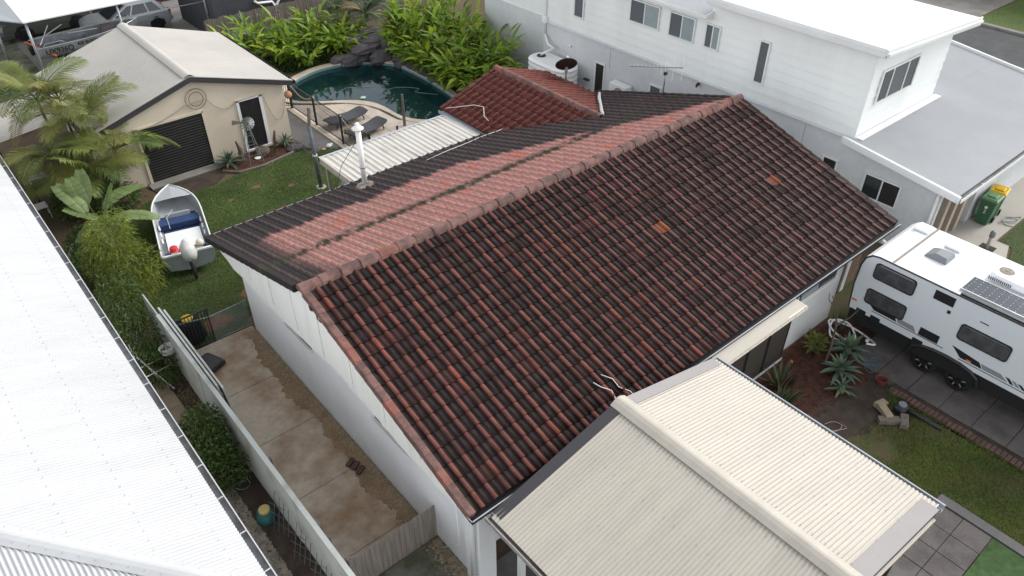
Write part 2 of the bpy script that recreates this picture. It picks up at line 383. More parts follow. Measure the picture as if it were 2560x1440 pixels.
m_water = bpy.data.materials.new('pool_water'); m_water.use_nodes = True
nn_ = m_water.node_tree.nodes; ll = m_water.node_tree.links
tb = nn_.new('ShaderNodeBsdfTransparent'); tb.inputs[0].default_value = (.50, .66, .67, 1)
gb = nn_.new('ShaderNodeBsdfGlossy'); gb.inputs['Roughness'].default_value = .03; gb.inputs[0].default_value = (.9, .95, 1, 1)
fz = nn_.new('ShaderNodeFresnel'); fz.inputs[0].default_value = 1.33; mxs = nn_.new('ShaderNodeMixShader')
wn = nn_.new('ShaderNodeTexNoise'); wn.inputs['Scale'].default_value = 2.2; wn.inputs['Detail'].default_value = 2
gg = nn_.new('ShaderNodeNewGeometry'); ll.new(gg.outputs['Position'], wn.inputs['Vector'])
wb = nn_.new('ShaderNodeBump'); wb.inputs['Strength'].default_value = .12; wb.inputs['Distance'].default_value = .05
ll.new(wn.outputs['Fac'], wb.inputs['Height']); ll.new(wb.outputs[0], gb.inputs['Normal']); ll.new(wb.outputs[0], fz.inputs['Normal'])
ll.new(fz.outputs[0], mxs.inputs[0]); ll.new(tb.outputs[0], mxs.inputs[1]); ll.new(gb.outputs[0], mxs.inputs[2])
ll.new(mxs.outputs[0], nn_['Material Output'].inputs['Surface'])
wt = MB(); wt.add([(x, y, -.1) for x, y in POOLS], [tuple(range(n-1, -1, -1))]); struct(wt, 'pool_water', m_water)
# pool surround: coping stones follow the edge, the sandstone terrace on the house side
cop = MB(); co2 = [tuple(np.array(p)+(np.array(p)-PC)/np.linalg.norm(np.array(p)-PC)*.36) for p in POOLS]
for i in range(n):
    j = (i+1) % n
    if POOLS[i][1] > 31.0 and POOLS[i][0] > 16.2: continue
    cop.extr([(*POOLS[i], .005), (*co2[i], .005), (*co2[j], .005), (*POOLS[j], .005)], (0, 0, .055))
struct(cop, 'pool_coping', m_deck)
dk = struct(MB().prism([(12.25,23.2),(16.4,22.9),(17.2,23.6),(16.6,23.75),(15.7,24.25),(15.1,25.2),(15.0,26.5),(14.8,27.2),(14.3,27.85),(13.3,28.5),(12.5,29.2),(12.25,29.6)], .0, .045), 'pool_terrace', m_deck)
TERR = [(12.25,23.2),(16.4,22.9),(17.2,23.6),(16.6,23.75),(15.7,24.25),(15.1,25.2),(15.0,26.5),(14.8,27.2),(14.3,27.85),(13.3,28.5),(12.5,29.2),(12.25,29.6)]
def inpoly(x, y, P):
    c = False; k = len(P)
    for i in range(k):
        (x1, y1), (x2, y2) = P[i], P[i-1]
        if (y1 > y) != (y2 > y) and x < (x2-x1)*(y-y1)/(y2-y1)+x1: c = not c
    return c
slabs = [(12.3+ix*.5, 23.2+iy*.5) for ix in range(10) for iy in range(13) if all(inpoly(12.3+ix*.5+a, 23.2+iy*.5+b, TERR) for a in (.02, .48) for b in (.02, .48))]
for x, y in slabs:
    o = link('paving_stone', None) if False else link('paving_stone', MB().bbox(x+.004, x+.496, y+.004, y+.496, .03, .062+random.uniform(0, .004), .006).mesh('paving_stone', m_deck), dk)
struct(MB().prism([(10.9,24.95),(12.12,24.6),(12.12,29.3),(10.9,29.3)], 0, .03), 'paved_yard', m_wet)
struct(MB().prism([(5.3,26.4),(8.3,26.4),(7.9,25.5),(7.2,24.9),(5.6,25.1)], 0, .024), 'dirt_apron', m_darksoil)
struct(MB().prism([(12.1,22.9),(12.3,22.9),(12.3,29.6),(12.1,29.6)], 0, .075), 'terrace_edge', m_deck)
struct(MB().box(2.74, 4.86, 8.2, 16.9, 0, .05), 'side_slab', m_conc)
jo = MB()
for y in (8.9, 10.82, 12.75, 14.7): jo.box(2.78, 4.5, y-.006, y+.006, .0502, .0512)
struct(jo, 'slab_joints', m_darksoil)
struct(MB().box(2.74, 5.0, -1, 8.16, 0, .055), 'mossy_slab', m_mossconc)
struct(MB().box(5.0, 11.5, -2, 6.9, .0, .058), 'carport_slab', m_wet)
struct(MB().prism([(9.0,17.3),(14.2,17.3),(14.2,20.6),(12.1,22.6),(11.0,22.5),(9.6,21.0)], 0, .036), 'patio_slab', m_wet)
rj = random.Random(5); gs = struct(MB().prism([(4.85, 8.22), (4.85, 16.7)]+[(4.46+.07*math.sin(k*.13+1)+.06*math.sin(k*.31)+rj.uniform(-.10, .08)*rj.random(), 16.7-k*.085) for k in range(100)], .045, .060), 'dirt_strip', m_dirt)
struct(MB().box(1.2, 2.70, 3, 19.5, 0, .01), 'planting_strip', m_darksoil)
# driveway: base plus single pavers
dvw = struct(MB().box(15.9, 20.5, -3.5, 6.2, 0, .012), 'driveway', m_darksoil)
pvm = [MB().bbox(0, .79, 0, .79, 0, .04, .008).mesh('paver', m_paver), MB().bbox(0, .79, 0, .79, 0, .036, .012).mesh('paver', m_paver)]
for ix in range(5):
    for iy in range(11):
        link('paver', pvm[(ix*7+iy*3) % 2], dvw, (16.35+ix*.8+.005, -3.2+iy*.8+random.uniform(-.004, .004), .01+random.uniform(-.003, .003)))
ed = struct(MB().box(15.88, 16.3, -3.5, 4.5, 0, .02), 'driveway_edge', m_darksoil)
bem = MB().bbox(0, .22, 0, .10, 0, .07, .008).mesh('edging_brick', m_brickedge)
for i in range(66): link('edging_brick', bem, ed, (15.98+random.uniform(-.02, .02), -3.2+i*.114, -.02+random.uniform(-.012, .008)))
# path at the carport front
pth = struct(MB().box(11.1, 13.75, -1.5, 1.95, 0, .01), 'garden_path', m_darksoil)
tp = MB().bbox(0, .59, 0, .59, 0, .04, .006).mesh('path_paver', m_paver)
for ix, iy in [(0,0),(1,0),(2,0),(3,0),(0,1),(1,1),(2,1),(3,1),(3,-1),(3,-2),(0,-1),(0,-2),(0,-3)]:
    link('path_paver', tp, pth, (11.25+ix*.6, .72+iy*.6, .005+random.uniform(-.003, .003)))
struct(MB().prism([(11.2,1.92),(13.9,1.92),(13.9,-2.2),(13.66,-2.2),(13.66,1.80),(11.2,1.80)], 0, .075), 'path_kerb', m_wet)
m_turf = leafmat('artificial_turf', [(.05, .10, .028), (.07, .125, .035)], .8, .1, False, 6)
struct(MB().box(11.2, 13.62, -2.2, .70, .0, .055), 'artificial_turf', m_turf)
# street beyond
struct(MB().box(40.3, 45.0, -60, 80, 0, .012), 'road', m_asphalt)
struct(MB().box(45.0, 45.3, -60, 80, 0, .13), 'kerb', m_conc2)
struct(MB().box(40.0, 40.3, -60, 80, 0, .13), 'kerb', m_conc2)
struct(MB().box(45.3, 52, 15.6, 40, 0, .02), 'neighbour_driveway', m_conc2)
struct(MB().box(22.6, 32.5, 5.5, 6.9, 0, .05), 'porch_slab', m_conc3)
m_flash = mat('grey_flashing', (.31, .295, .29), .9, (.30, .285, .285), 1.5, fine=.05)
struct(MB().prism([(22.0,5.55),(24.1,5.55),(24.9,5.5),(24.9,5.1),(24.1,4.85),(22.0,4.9)], 0, .045), 'neighbour_path', m_conc3)
struct(MB().box(4.2, 30, 37.2, 75, 0, .03), 'neighbour_yard', m_conc2)
struct(MB().box(3.4, 5.3, 36.5, 60, 0, .045), 'neighbour_path', m_mossconc)
# ------------------------------------------------------------------ the tiled house
HX0, HX1 = 4.62, 19.12; RY, RZ = 12.12, 4.27; FE, FZ = 6.60, 2.58; BE = 17.86; BZ = 2.56
house = thing('tiled_house', 'low white house with a mouldy dark red tiled roof between its neighbours', 'house', (11.9, 12.1, 0))
HL = Vector(LOC[house])
TP = [(0,0,0),(.03,.010,0),(.052,.020,.12),(.075,.010,0),(.105,0,0),(.150,0,0),(.166,.022,.45),(.188,.046,1),(.215,.055,1),(.242,.046,1),(.266,.022,.45),(.30,.0,0)]
TLN = .37; TH = .036
def tile_geo():
    v = []; rl = []
    for y, dz in ((TLN, 0.), (0., TH)):
        for x, z, r in TP: v.append((x, y, z+dz)); rl.append(r)
    for x, z, r in TP: v.append((x, -.002, z+TH-.042)); rl.append(r*.1)
    k = len(TP); f = []
    for r in range(2):
        for i in range(k-1): f.append((r*k+i, (r+1)*k+i, (r+1)*k+i+1, r*k+i+1))
    return np.array(v), np.array(f), np.array(rl)
TV, TF, TR = tile_geo()
def tile_mesh(m):
    me = np_mesh('tile', TV, TF, m)
    a = me.attributes.new('roll', 'FLOAT', 'POINT'); a.data.foreach_set('value', TR.astype(np.float32)); 
    sm = np.ones(len(TF), dtype=bool); sm[len(TP)-1:] = False; me.polygons.foreach_set('use_smooth', sm); return me
tile_meshes = {m.name: tile_mesh(m) for m in (mt_front, mt_back, mt_wing)}
class Slope:
    def __init__(s, O, U, up, m, ncol, nrow, gauge, keep=None, u0=0.):
        s.O = np.array(O, float); s.U = np.array(U, float); s.up = np.array(up, float); s.up /= np.linalg.norm(s.up)
        s.N = np.cross(s.U, s.up); s.m = m; s.T = []
        for r in range(nrow):
            for c in range(ncol):
                p = s.O+s.U*(u0+c*.30)+s.up*(r*gauge)
                if keep is None or keep(p+s.U*.15+s.up*.17): s.T.append(p)
    def mat4(s, p, jit=True):
        a = random.gauss(0, .009) if jit else 0; b = random.gauss(0, .007) if jit else 0
        Rm = Matrix(((s.U[0], s.up[0], s.N[0], 0), (s.U[1], s.up[1], s.N[1], 0), (s.U[2], s.up[2], s.N[2], 0), (0, 0, 0, 1)))
        return Matrix.Translation(Vector(p)-HL) @ Rm @ Matrix.Rotation(a, 4, 'Z') @ Matrix.Rotation(b, 4, 'X')
gauge = .3345
fup = (0, RY-FE, RZ-FZ); bup = (0, RY-BE, RZ-BZ)
WX, WE, WZ0, WY1 = 16.42, 2.47, 2.56, 20.32          # wing: ridge x, half width, eave z, far end
WRZ = 3.37
front = Slope((HX0+.07, FE, FZ), (1, 0, 0), fup, mt_front, 48, 17, gauge)
def in_wing(p): return p[1] > 12.5 and p[2] < WRZ-abs(p[0]-WX)*(WRZ-WZ0)/WE-.10
back = Slope((HX1-.04, BE, BZ), (-1, 0, 0), bup, mt_back, 48, 18, gauge, keep=lambda p: not in_wing(p))
bslope = (RZ-BZ)/(BE-RY)
def above_main(p): return p[2] > RZ-(p[1]-RY)*bslope-.12
wl = Slope((WX-WE, WY1, WZ0), (0, -1, 0), (WE, 0, WRZ-WZ0), mt_wing, 18, 8, .325, keep=above_main)
wr = Slope((WX+WE, 14.9, WZ0), (0, 1, 0), (-WE, 0, WRZ-WZ0), mt_wing, 18, 8, .325, keep=above_main)
rb = MB()                                            # sarking under the tiles: the roof planes themselves
d = .012
rb.add([(HX0+.05, FE+.02, FZ-d), (HX1-.05, FE+.02, FZ-d), (HX1-.05, RY, RZ-d), (HX0+.05, RY, RZ-d), (HX0+.05, BE-.02, BZ-d), (HX1-.05, BE-.02, BZ-d)], [(0, 1, 2, 3), (3, 2, 5, 4)])
yv = RY+(RZ-WRZ)/bslope
rb.add([(WX, yv, WRZ-d), (WX, WY1, WRZ-d), (WX-WE, WY1, WZ0-d), (WX-WE, BE-.1, WZ0-d), (WX+WE, WY1, WZ0-d), (WX+WE, BE-.1, WZ0-d)], [(0, 1, 2, 3), (0, 5, 4, 1)])
roof = part(rb, 'roof', m_black, house, world=True)
allt = []
for sI, s in enumerate((front, back, wl, wr)):
    for p in s.T: allt.append((np.linalg.norm(p-np.array((0, 0, CAMH)))*(1.25 if s is back else 1.0), sI, p))
allt.sort(key=lambda t: t[0]); SL = (front, back, wl, wr)
rest = {0: [], 1: [], 2: [], 3: []}
for k, (dist, sI, p) in enumerate(allt):
    s = SL[sI]
    if k < 298: link('tile', tile_meshes[s.m.name], roof, mw=s.mat4(p))
    else: rest[sI].append(p)
for sI, P in rest.items():
    if not P: continue
    s = SL[sI]; vv = []; ff = []; rr = []; ro = []
    for i, p in enumerate(P):
        A = np.array(s.mat4(p)); v = TV@A[:3, :3].T+A[:3, 3]; vv.append(v); ff.append(TF+i*len(TV)); rr.append(np.full(len(TV), random.random())); ro.append(TR)
    me = np_mesh('roof_tiles', np.vstack(vv), np.vstack(ff), s.m, np.concatenate(rr))
    a = me.attributes.new('roll', 'FLOAT', 'POINT'); a.data.foreach_set('value', np.concatenate(ro).astype(np.float32))
    sm = np.tile(np.r_[np.ones(len(TP)-1, bool), np.zeros(len(TP)-1, bool)], len(P)); me.polygons.foreach_set('use_smooth', sm)
    o = link('roof_tiles', me, roof); o['kind'] = 'stuff'
# ridge caps
def cap_mesh(L, w=.15, h=.075, m=mt_cap):
    prof = [(-w, -.075), (-w*.82, .0), (-w*.42, h), (w*.42, h), (w*.82, .0), (w, -.075)]
    b = MB(); P = []
    for y, k in ((0, 1.0), (.03, 1.0), (L, .88)): P.append([(y, x*k, z*k+(.012 if k == 1 else 0)) for x, z in prof])
    b.grid(P[::-1]); b.add(P[0], [tuple(range(6))]); return b.mesh('ridge_cap', m)
cm = cap_mesh(.53)
for i in range(31):
    x = HX0-.04+i*.470
    link('ridge_cap', cm, roof, mw=Matrix.Translation(Vector((x, RY+random.gauss(0, .006), RZ+.045))-HL) @ Matrix.Rotation(random.gauss(0, .008), 4, 'Z'))
cw = cap_mesh(.43, .13, .065, mt_cap)
for i in range(13):
    y = WY1+.05-i*.40
    link('ridge_cap', cw, roof, mw=Matrix.Translation(Vector((WX, y, WRZ+.045))-HL) @ Matrix.Rotation(-PI/2, 4, 'Z'))
# verge (barge) tiles on every gable edge
def verge(s, p, m, side):
    """side -1: the edge at the slope's u start, +1: its end"""
    b = MB(); b.bbox(-.10, .055, 0, .36, -.10, .075, .012) if side < 0 else b.bbox(-.055, .10, 0, .36, -.10, .075, .012)
    return b
vm = {}
for s, side, u, m, nr, ga in ((front, -1, 0, mt_cap, 17, gauge), (front, 1, 14.4, mt_front, 17, gauge), (back, -1, 0, mt_back, 17, gauge), (back, 1, 14.43, mt_back, 17, gauge), (wl, -1, 0.02, mt_wing, 8, .325), (wr, 1, 5.4, mt_wing, 8, .325)):
    key = (m.name, side)
    if key not in vm: vm[key] = verge(s, None, m, side).mesh('verge_tile', m)
    for r in range(nr):
        p = s.O+s.U*u+s.up*(r*ga-.01); A = s.mat4(p)
        link('verge_tile', vm[key], roof, mw=A @ Matrix.Rotation(R(-3.2), 4, 'X'))
# valley flashing, white sealed joint, lead at the valley
part(MB().tube([(18.85, 17.55, 2.70), (18.2, 16.95, 2.90), (17.5, 16.2, 3.12), (16.9, 15.6, 3.31), (16.5, 15.15, 3.44)], [.05, .06, .045, .06, .05], 6), 'valley_mortar', m_whitefence, house, world=True)
# gutters: front and back eaves, wing
def gutter(x0, x1, y, z, sgn, axis='x', w=.12, h=.11, t=.008):
    gi = MB(); 
    if axis == 'x':
        gi.box(x0, x1, y-w/2, y+w/2, z-h, z-h+t); gi.box(x0, x1, y+sgn*w/2-t/2, y+sgn*w/2+t/2, z-h+t, z); gi.box(x0, x1, y-sgn*w/2-t/2, y-sgn*w/2+t/2, z-h+t, z-.01)
    else:
        gi.box(y-w/2, y+w/2, x0, x1, z-h, z-h+t); gi.box(y+sgn*w/2-t/2, y+sgn*w/2+t/2, x0, x1, z-h+t, z); gi.box(y-sgn*w/2-t/2, y-sgn*w/2+t/2, x0, x1, z-h+t, z-.01)
    return gi
part(gutter(HX0-.02, HX1+.05, FE-.04, FZ-.005, -1), 'gutter', m_dark, house, world=True)
part(MB().box(HX0-.02, HX1+.05, FE-.115, FE-.097, FZ-.022, FZ-.003).box(HX0-.035, HX0-.021, FE-.1, FE+.05, FZ-.022, FZ-.003), 'gutter_lip', m_gutter, house, world=True)
part(gutter(HX0-.02, WX-WE-.05, BE+.04, BZ-.005, 1), 'gutter', m_dark, house, world=True)
part(MB().box(HX0-.02, WX-WE-.05, BE+.097, BE+.115, BZ-.022, BZ-.003), 'gutter_lip', m_gutter, house, world=True)
part(gutter(BE-.02, WY1+.02, WX-WE-.05, WZ0-.005, -1, 'y'), 'gutter', m_gutter, house, world=True)
part(gutter(BE-.4, WY1+.02, WX+WE+.05, WZ0-.005, 1, 'y'), 'gutter', m_dark, house, world=True)
part(MB().box(WX+WE+.107, WX+WE+.125, BE-.4, WY1+.02, WZ0-.02, WZ0-.002), 'gutter_lip', m_gutter, house, world=True)
# walls
def gable_pts(x, y0, y1, z0, ry, rz, k, dz=.06):
    return [(x, y0, z0), (x, y1, z0), (x, y1, rz-(y1-ry)*k-dz), (x, ry, rz-dz), (x, y0, rz-(ry-y0)*k-dz)]
kf = (RZ-FZ)/(RY-FE)
part(MB().extr(gable_pts(4.88, 6.95, 16.68, 0, RY, RZ, kf, .1), (.2, 0, 0)), 'wall', m_wallblue, house, world=True)
part(MB().extr(gable_pts(18.7, 7.3, 17.3, 0, RY, RZ, kf, .1), (.2, 0, 0)), 'wall', m_wallblue, house, world=True)
part(MB().box(5.08, 14.9, 7.3, 7.5, 0, 2.45), 'wall', m_wallblue, house, world=True)
part(MB().box(14.9, 17.42, 6.88, 7.5, 0, 2.43), 'wall', m_white, house, world=True)
part(MB().box(5.08, 18.7, 16.48, 16.68, 0, 2.5), 'wall', m_cream, house, world=True)
part(MB().box(14.3, 18.6, 16.7, 20.0, 0, 2.45), 'wall', m_cream, house, world=True)
part(MB().extr([(WX-2.2, 20.0, 2.4), (WX+2.2, 20.0, 2.4), (WX, 20.0, 3.15)], (0, .1, 0)), 'wing_gable', m_gable, house, world=True)
# broken-edged fibro gable sheet that hangs in front of the brick wall
gp = [(4.70, 6.72, 2.50), (4.70, 6.9, 2.30)]
y = 7.0; rs = random.Random(3)
while y < 16.3:
    base = 2.26+.26*max(0, 1-abs(y-11.3)/2.6)
    gp.append((4.70, y, base+rs.uniform(-.045, .045))); y += rs.uniform(.1, .34)
gp += [(4.70, 16.6, 2.22), (4.70, 16.9, 2.32), (4.70, 17.2, 2.36), (4.70, 17.5, 2.44), (4.70, 17.74, 2.46), (4.70, 17.78, 2.53), (4.70, RY, RZ-.07)]
part(MB().extr(gp, (.03, 0, 0)), 'gable_sheet', m_gable, house, world=True)
jt = MB()
for yy in (8.2, 9.4, 10.6, 11.8, 13.0, 14.2, 15.4):
    jt.box(4.693, 4.70, yy-.006, yy+.006, 2.56, RZ-abs(yy-RY)*kf-.12)
part(jt, 'cover_strip', m_whitefence, house, world=True)
part(MB().box(4.66, 4.72, 6.65, RY, 0, .001) if False else MB().extr([(4.655, FE-.02, FZ-.1), (4.655, RY, RZ-.1), (4.655, BE+.02, BZ-.1), (4.655, BE+.02, BZ-.03), (4.655, RY, RZ-.03), (4.655, FE-.02, FZ-.03)], (.04, 0, 0)), 'barge_board', m_dark, house, world=True)
for yy in (12.9, 8.95):
    w = part(MB().box(4.862, 4.88, yy, yy+1.25, 1.93, 2.3), 'window', m_palegrey, house, world=True)
    part(MB().box(4.855, 4.862, yy+.05, yy+.60, 1.97, 2.27).box(4.855, 4.862, yy+.65, yy+1.2, 1.97, 2.27), 'pane', m_glass, w, world=True)
    part(MB().box(4.80, 4.88, yy-.06, yy+1.31, 1.88, 1.93), 'sill', m_wallblue, w, world=True)
# front corner pier and downpipe
part(MB().bbox(4.80, 5.22, 6.62, 7.05, 0, 2.42, .02), 'corner_pier', m_wallblue, house, world=True)
part(MB().tube([(4.70, 6.66, 2.42), (4.73, 6.70, 2.2), (4.74, 6.74, .06)], .045, 8), 'downpipe', m_white, house, True, world=True)
part(MB().tube([(4.80, 7.28, 2.1), (4.78, 7.2, .9), (4.72, 7.9, .06)], .014, 6), 'pipe', m_plastic_w, house, True, world=True)
part(MB().box(5.2, 11.3, FE+.03, FE+.07, FZ-.33, FZ-.10).box(11.3, HX1, FE+.03, FE+.07, FZ-.33, FZ-.10), 'fascia', m_white, house, world=True)
part(MB().box(HX0+.1, HX1-.1, FE+.07, 7.3, FZ-.2, FZ-.17), 'soffit', m_white, house, world=True)
# front: flat hood, security screens, window
part(MB().extr([(11.15, 6.50, 2.47), (14.33, 6.50, 2.47), (14.33, 6.18, 2.44), (11.15, 6.18, 2.44)], (0, 0, .025)).box(11.15, 14.33, 6.165, 6.18, 2.38, 2.475), 'hood', m_creammetal, house, world=True)
part(MB().box(11.15, 14.33, 6.158, 6.165, 2.385, 2.44).box(13.6, 14.33, 6.19, 6.3, 2.4665, 2.469), 'hood_edge', m_rust, house, world=True)
m_mesh = mat('security_mesh', (.028, .024, .02), .6, (.07, .062, .05), 60, ramp=(.4, .6), fine=.2, fscale=120)
for i, xx in enumerate((11.3, 12.2, 13.1, 14.0)):
    sc = part(MB().box(xx, xx+.86, 6.70, 6.715, .12, 2.4), 'security_screen', m_mesh, house, world=True)
    part(MB().box(xx, xx+.03, 6.685, 6.70, .12, 2.4).box(xx+.83, xx+.86, 6.685, 6.70, .12, 2.4).box(xx+.03, xx+.83, 6.685, 6.70, .12, .16).box(xx+.03, xx+.83, 6.685, 6.70, 2.36, 2.4), 'screen_frame', m_dark, sc, world=True)
part(MB().box(11.2, 14.9, 6.68, 7.3, 0, .12), 'plinth', m_white, house, world=True)
w = part(MB().box(15.35, 17.05, 6.865, 6.88, 1.62, 2.34), 'window', m_dark, house, world=True)
part(MB().box(15.40, 16.18, 6.858, 6.865, 1.67, 2.29), 'pane', m_glasspale, w, world=True); part(MB().box(16.24, 17.0, 6.858, 6.865, 1.67, 2.29), 'pane', m_glass, w, world=True)
part(MB().box(15.28, 17.12, 6.80, 6.88, 1.55, 1.62), 'sill', m_white, w, world=True)
# flue through the back slope
fl = part(MB().tube([(9.0, 17.12, 2.7), (9.0, 17.12, 4.55)], .075, 12), 'flue', m_plastic_w, house, True, world=True)
part(MB().lathe([(.075, 0), (.10, .01), (.10, .05), (.16, .06), (.17, .08), (.06, .16), (.05, .22), (.02, .25)], (9.0, 17.12, 4.52), 12), 'flue_cowl', m_plastic_w, fl, True, world=True)
part(MB().lathe([(.30, .0), (.26, .03), (.10, .06), (.09, .12)], (9.02, 17.12, 2.83), 9, 1, .8), 'flue_flashing', m_stone, fl, world=True)
part(MB().lathe([(.085, 0), (.085, .03)], (9.0, 17.12, 3.4), 12), 'flue_clamp', m_galv, fl, world=True)
part(MB().tube([(9.0, 17.12, 4.35), (8.6, 17.6, 3.4), (8.45, 17.85, 2.6)], .008, 5), 'stay_wire', m_dark, fl, world=True)
# loose cables on the tiles
def solo_path(name, pts, r, m, label, cat, group=None, n=5):
    return solo(MB().tube(pts, r, n), name, m, label, cat, pts[0], group, True, world=True)
def onroofF(x, y): return (x, y, FZ+(y-FE)*kf+.075)
def onroofB(x, y): return (x, y, BZ+(BE-y)*bslope+.075)
solo_path('cable', [onroofF(8.35+a, b) for a, b in ((0, 7.35), (.06, 7.2), (.2, 7.02), (.14, 6.85), (.22, 6.7))], .010, m_plastic_w, 'short white cable lying on the dark tiles above the carport apex', 'cable')
solo_path('cable', [onroofF(8.62+a, b) for a, b in ((0, 7.4), (.14, 7.2), (.12, 7.0), (.26, 6.8), (.24, 6.66))], .010, m_plastic_w, 'second pale cable running off the dark tiles beside the carport ridge', 'cable')
solo_path('cable', [onroofB(x, y) for x, y in ((11.2, 17.25), (12.0, 17.4), (12.9, 17.45), (13.5, 17.55), (14.2, 17.5), (14.5, 17.55), (14.4, 17.7))], .010, m_plastic_w, 'thin white cable along the mouldy back roof beside the patio cover', 'cable')
solo_path('cable', [(14.0, 20.1, 2.66), (14.15, 19.8, 2.75), (14.6, 19.3, 2.88), (14.7, 18.9, 2.92), (14.4, 18.5, 2.82), (14.35, 18.2, 2.78)], .010, m_plastic_w, 'thin white cable curling over the red wing tiles', 'cable')
# ------------------------------------------------------------------ neighbour on the left: white hipped corrugated roof
nb = thing('neighbour_house', 'house under a large white corrugated hipped roof beside the concrete side yard', 'house', (-4, 16, 0))
GX, GZ, GY = 1.42, 2.66, 7.38; pk = math.tan(R(20)); cs, sn = math.cos(R(20)), math.sin(R(20)); RUN = 5.2/cs
NYE = 30.0
def limx(s): return (0, min(max(s-.02, .001)/cs, RUN))
b = MB(); corr(b, (GX, GY, GZ), (0, 1, 0), (-cs, 0, sn), NYE-GY, limx, nrm=(sn, 0, cs), n=6)
part(b, 'roof_sheet', m_whitemetal, nb, True, world=True)
def limy(s):
    m_ = min(s, 10.4-s); return (0, max(m_-.02, .001)/cs)
b = MB(); corr(b, (GX, GY, GZ), (-1, 0, 0), (0, cs, sn), 10.4, limy, nrm=(0, -sn, cs), n=8, amp=.013)
part(b, 'roof_sheet', m_whitemetal, nb, True, world=True)
b = MB(); corr(b, (GX-10.4, GY, GZ), (0, 1, 0), (cs, 0, sn), NYE-GY, limx, nrm=(-sn, 0, cs), n=3)
part(b, 'roof_sheet', m_whitemetal, nb, True, world=True)
hz = 5.2*pk
def hipcap(p, q, w=.17):
    p = Vector(p); q = Vector(q); d = (q-p).normalized(); a = d.cross(Vector((0, 0, 1))).normalized()*w; dn = Vector((0, 0, -.055)); uu = Vector((0, 0, .035))
    b = MB(); P = []
    for c in (p, q): P.append([c-a+dn, c-a*.5+uu*.2, c-a*.12+uu, c+a*.12+uu, c+a*.5+uu*.2, c+a+dn])
    return b.grid(P)
part(hipcap((GX+.02, GY-.02, GZ+.03), (GX-5.2, GY+5.2, GZ+hz+.03)), 'hip_cap', m_whitemetal, nb, world=True)
part(hipcap((GX-10.42, GY-.02, GZ+.03), (GX-5.2, GY+5.2, GZ+hz+.03)), 'hip_cap', m_whitemetal, nb, world=True)
part(hipcap((GX-5.2, GY+5.2, GZ+hz+.03), (GX-5.2, NYE, GZ+hz+.03)), 'ridge_cap', m_whitemetal, nb, world=True)
part(gutter(GY-.1, NYE, GX+.055, GZ-.025, 1, 'y', .13, .12), 'gutter', m_guttin, nb, world=True)
part(MB().box(GX+.113, GX+.133, GY-.1, NYE, GZ-.045, GZ-.018), 'gutter_lip', m_whitemetal, nb, world=True)
gsm = MB().box(0, .115, -.012, .012, 0, .006).mesh('gutter_strap', m_whitemetal)
for i in range(24): link('gutter_strap', gsm, nb, Vector((GX, GY+.5+i*.92, GZ-.028))-Vector(LOC[nb]))
part(MB().box(-8.4, .95, 7.9, 29.6, 0, GZ-.1), 'wall', m_white, nb, world=True)
part(MB().box(GX-.03, GX-.005, GY, NYE, GZ-.22, GZ-.03), 'fascia', m_white, nb, world=True)
sv = []; sf = []                                        # roofing screws, too small to pick apart
for i, t in enumerate((.35, 1.3, 2.3, 3.3, 4.3, 5.1)):
    for k in range(int((NYE-GY)/.228)):
        s_ = .057+k*.228+(.0 if i % 2 else .0)
        if t*cs > s_-.1: continue
        c = np.array((GX-t*cs, GY+s_, GZ+t*sn+.012)); o_ = len(sv)
        r_ = .008
        sv += [c+(-r_, -r_, 0), c+(r_, -r_, 0), c+(r_, r_, .002), c+(-r_, r_, .002), c+(0, 0, .012)]; sf += [(o_, o_+1, o_+4), (o_+1, o_+2, o_+4), (o_+2, o_+3, o_+4), (o_+3, o_, o_+4)]
o = link('roof_screws', np_mesh('roof_screws', np.array(sv)-np.array(LOC[nb]), sf, m_galv), nb); o['kind'] = 'stuff'
# hip cap screws
sv = []; sf = []
for t in np.arange(.2, 5.2, .17):
    for dx in (-.11, .11):
        c = np.array((GX-t+dx*.7, GY+t+dx*.7, GZ+.03+t*pk-.005)); o_ = len(sv); r_ = .008
        sv += [c+(-r_, -r_, 0), c+(r_, -r_, 0), c+(r_, r_, 0), c+(-r_, r_, 0), c+(0, 0, .014)]; sf += [(o_, o_+1, o_+4), (o_+1, o_+2, o_+4), (o_+2, o_+3, o_+4), (o_+3, o_, o_+4)]
o = link('cap_screws', np_mesh('cap_screws', np.array(sv)-np.array(LOC[nb]), sf, m_galv), nb); o['kind'] = 'stuff'

# ------------------------------------------------------------------ white two storey house on the right
wh = thing('modern_house', 'white two storey house with skillion roofs and weatherboard upper floor', 'house', (25, 15, 0))
def win(par, ax, c, a0, a1, z0, z1, panes, frame=m_white, t=.05, depth=.05):
    """window on a wall facing -axis at coordinate c; panes: list of (material, fraction)"""
    def bx(mb, p0, p1, q0, q1, d0, d1):
        return mb.box(c-d1, c-d0, p0, p1, q0, q1) if ax == 'x' else mb.box(p0, p1, c-d1, c-d0, q0, q1)
    f = MB(); bx(f, a0-t, a0, z0-t, z1+t, 0, depth); bx(f, a1, a1+t, z0-t, z1+t, 0, depth); bx(f, a0, a1, z0-t, z0, 0, depth); bx(f, a0, a1, z1, z1+t, 0, depth)
    tot = sum(p[1] for p in panes); s_ = a0; cuts = []
    for p in panes: cuts.append((s_, s_+(a1-a0)*p[1]/tot, p[0])); s_ = cuts[-1][1]
    for k in range(1, len(cuts)): bx(f, cuts[k][0]-.02, cuts[k][0]+.02, z0, z1, 0, depth*.8)
    w = part(f, 'window', frame, par, world=True)
    for k, (p0, p1, m_) in enumerate(cuts):
        g_ = MB(); bx(g_, p0+(.022 if k else 0), p1-(.022 if k < len(cuts)-1 else 0), z0, z1, .004, .016); part(g_, 'pane', m_, w, world=True)
    return w
part(MB().box(22.0, 30, 9.62, 24.0, 0, 2.94), 'lower_wall', m_wallgrey, wh, world=True)
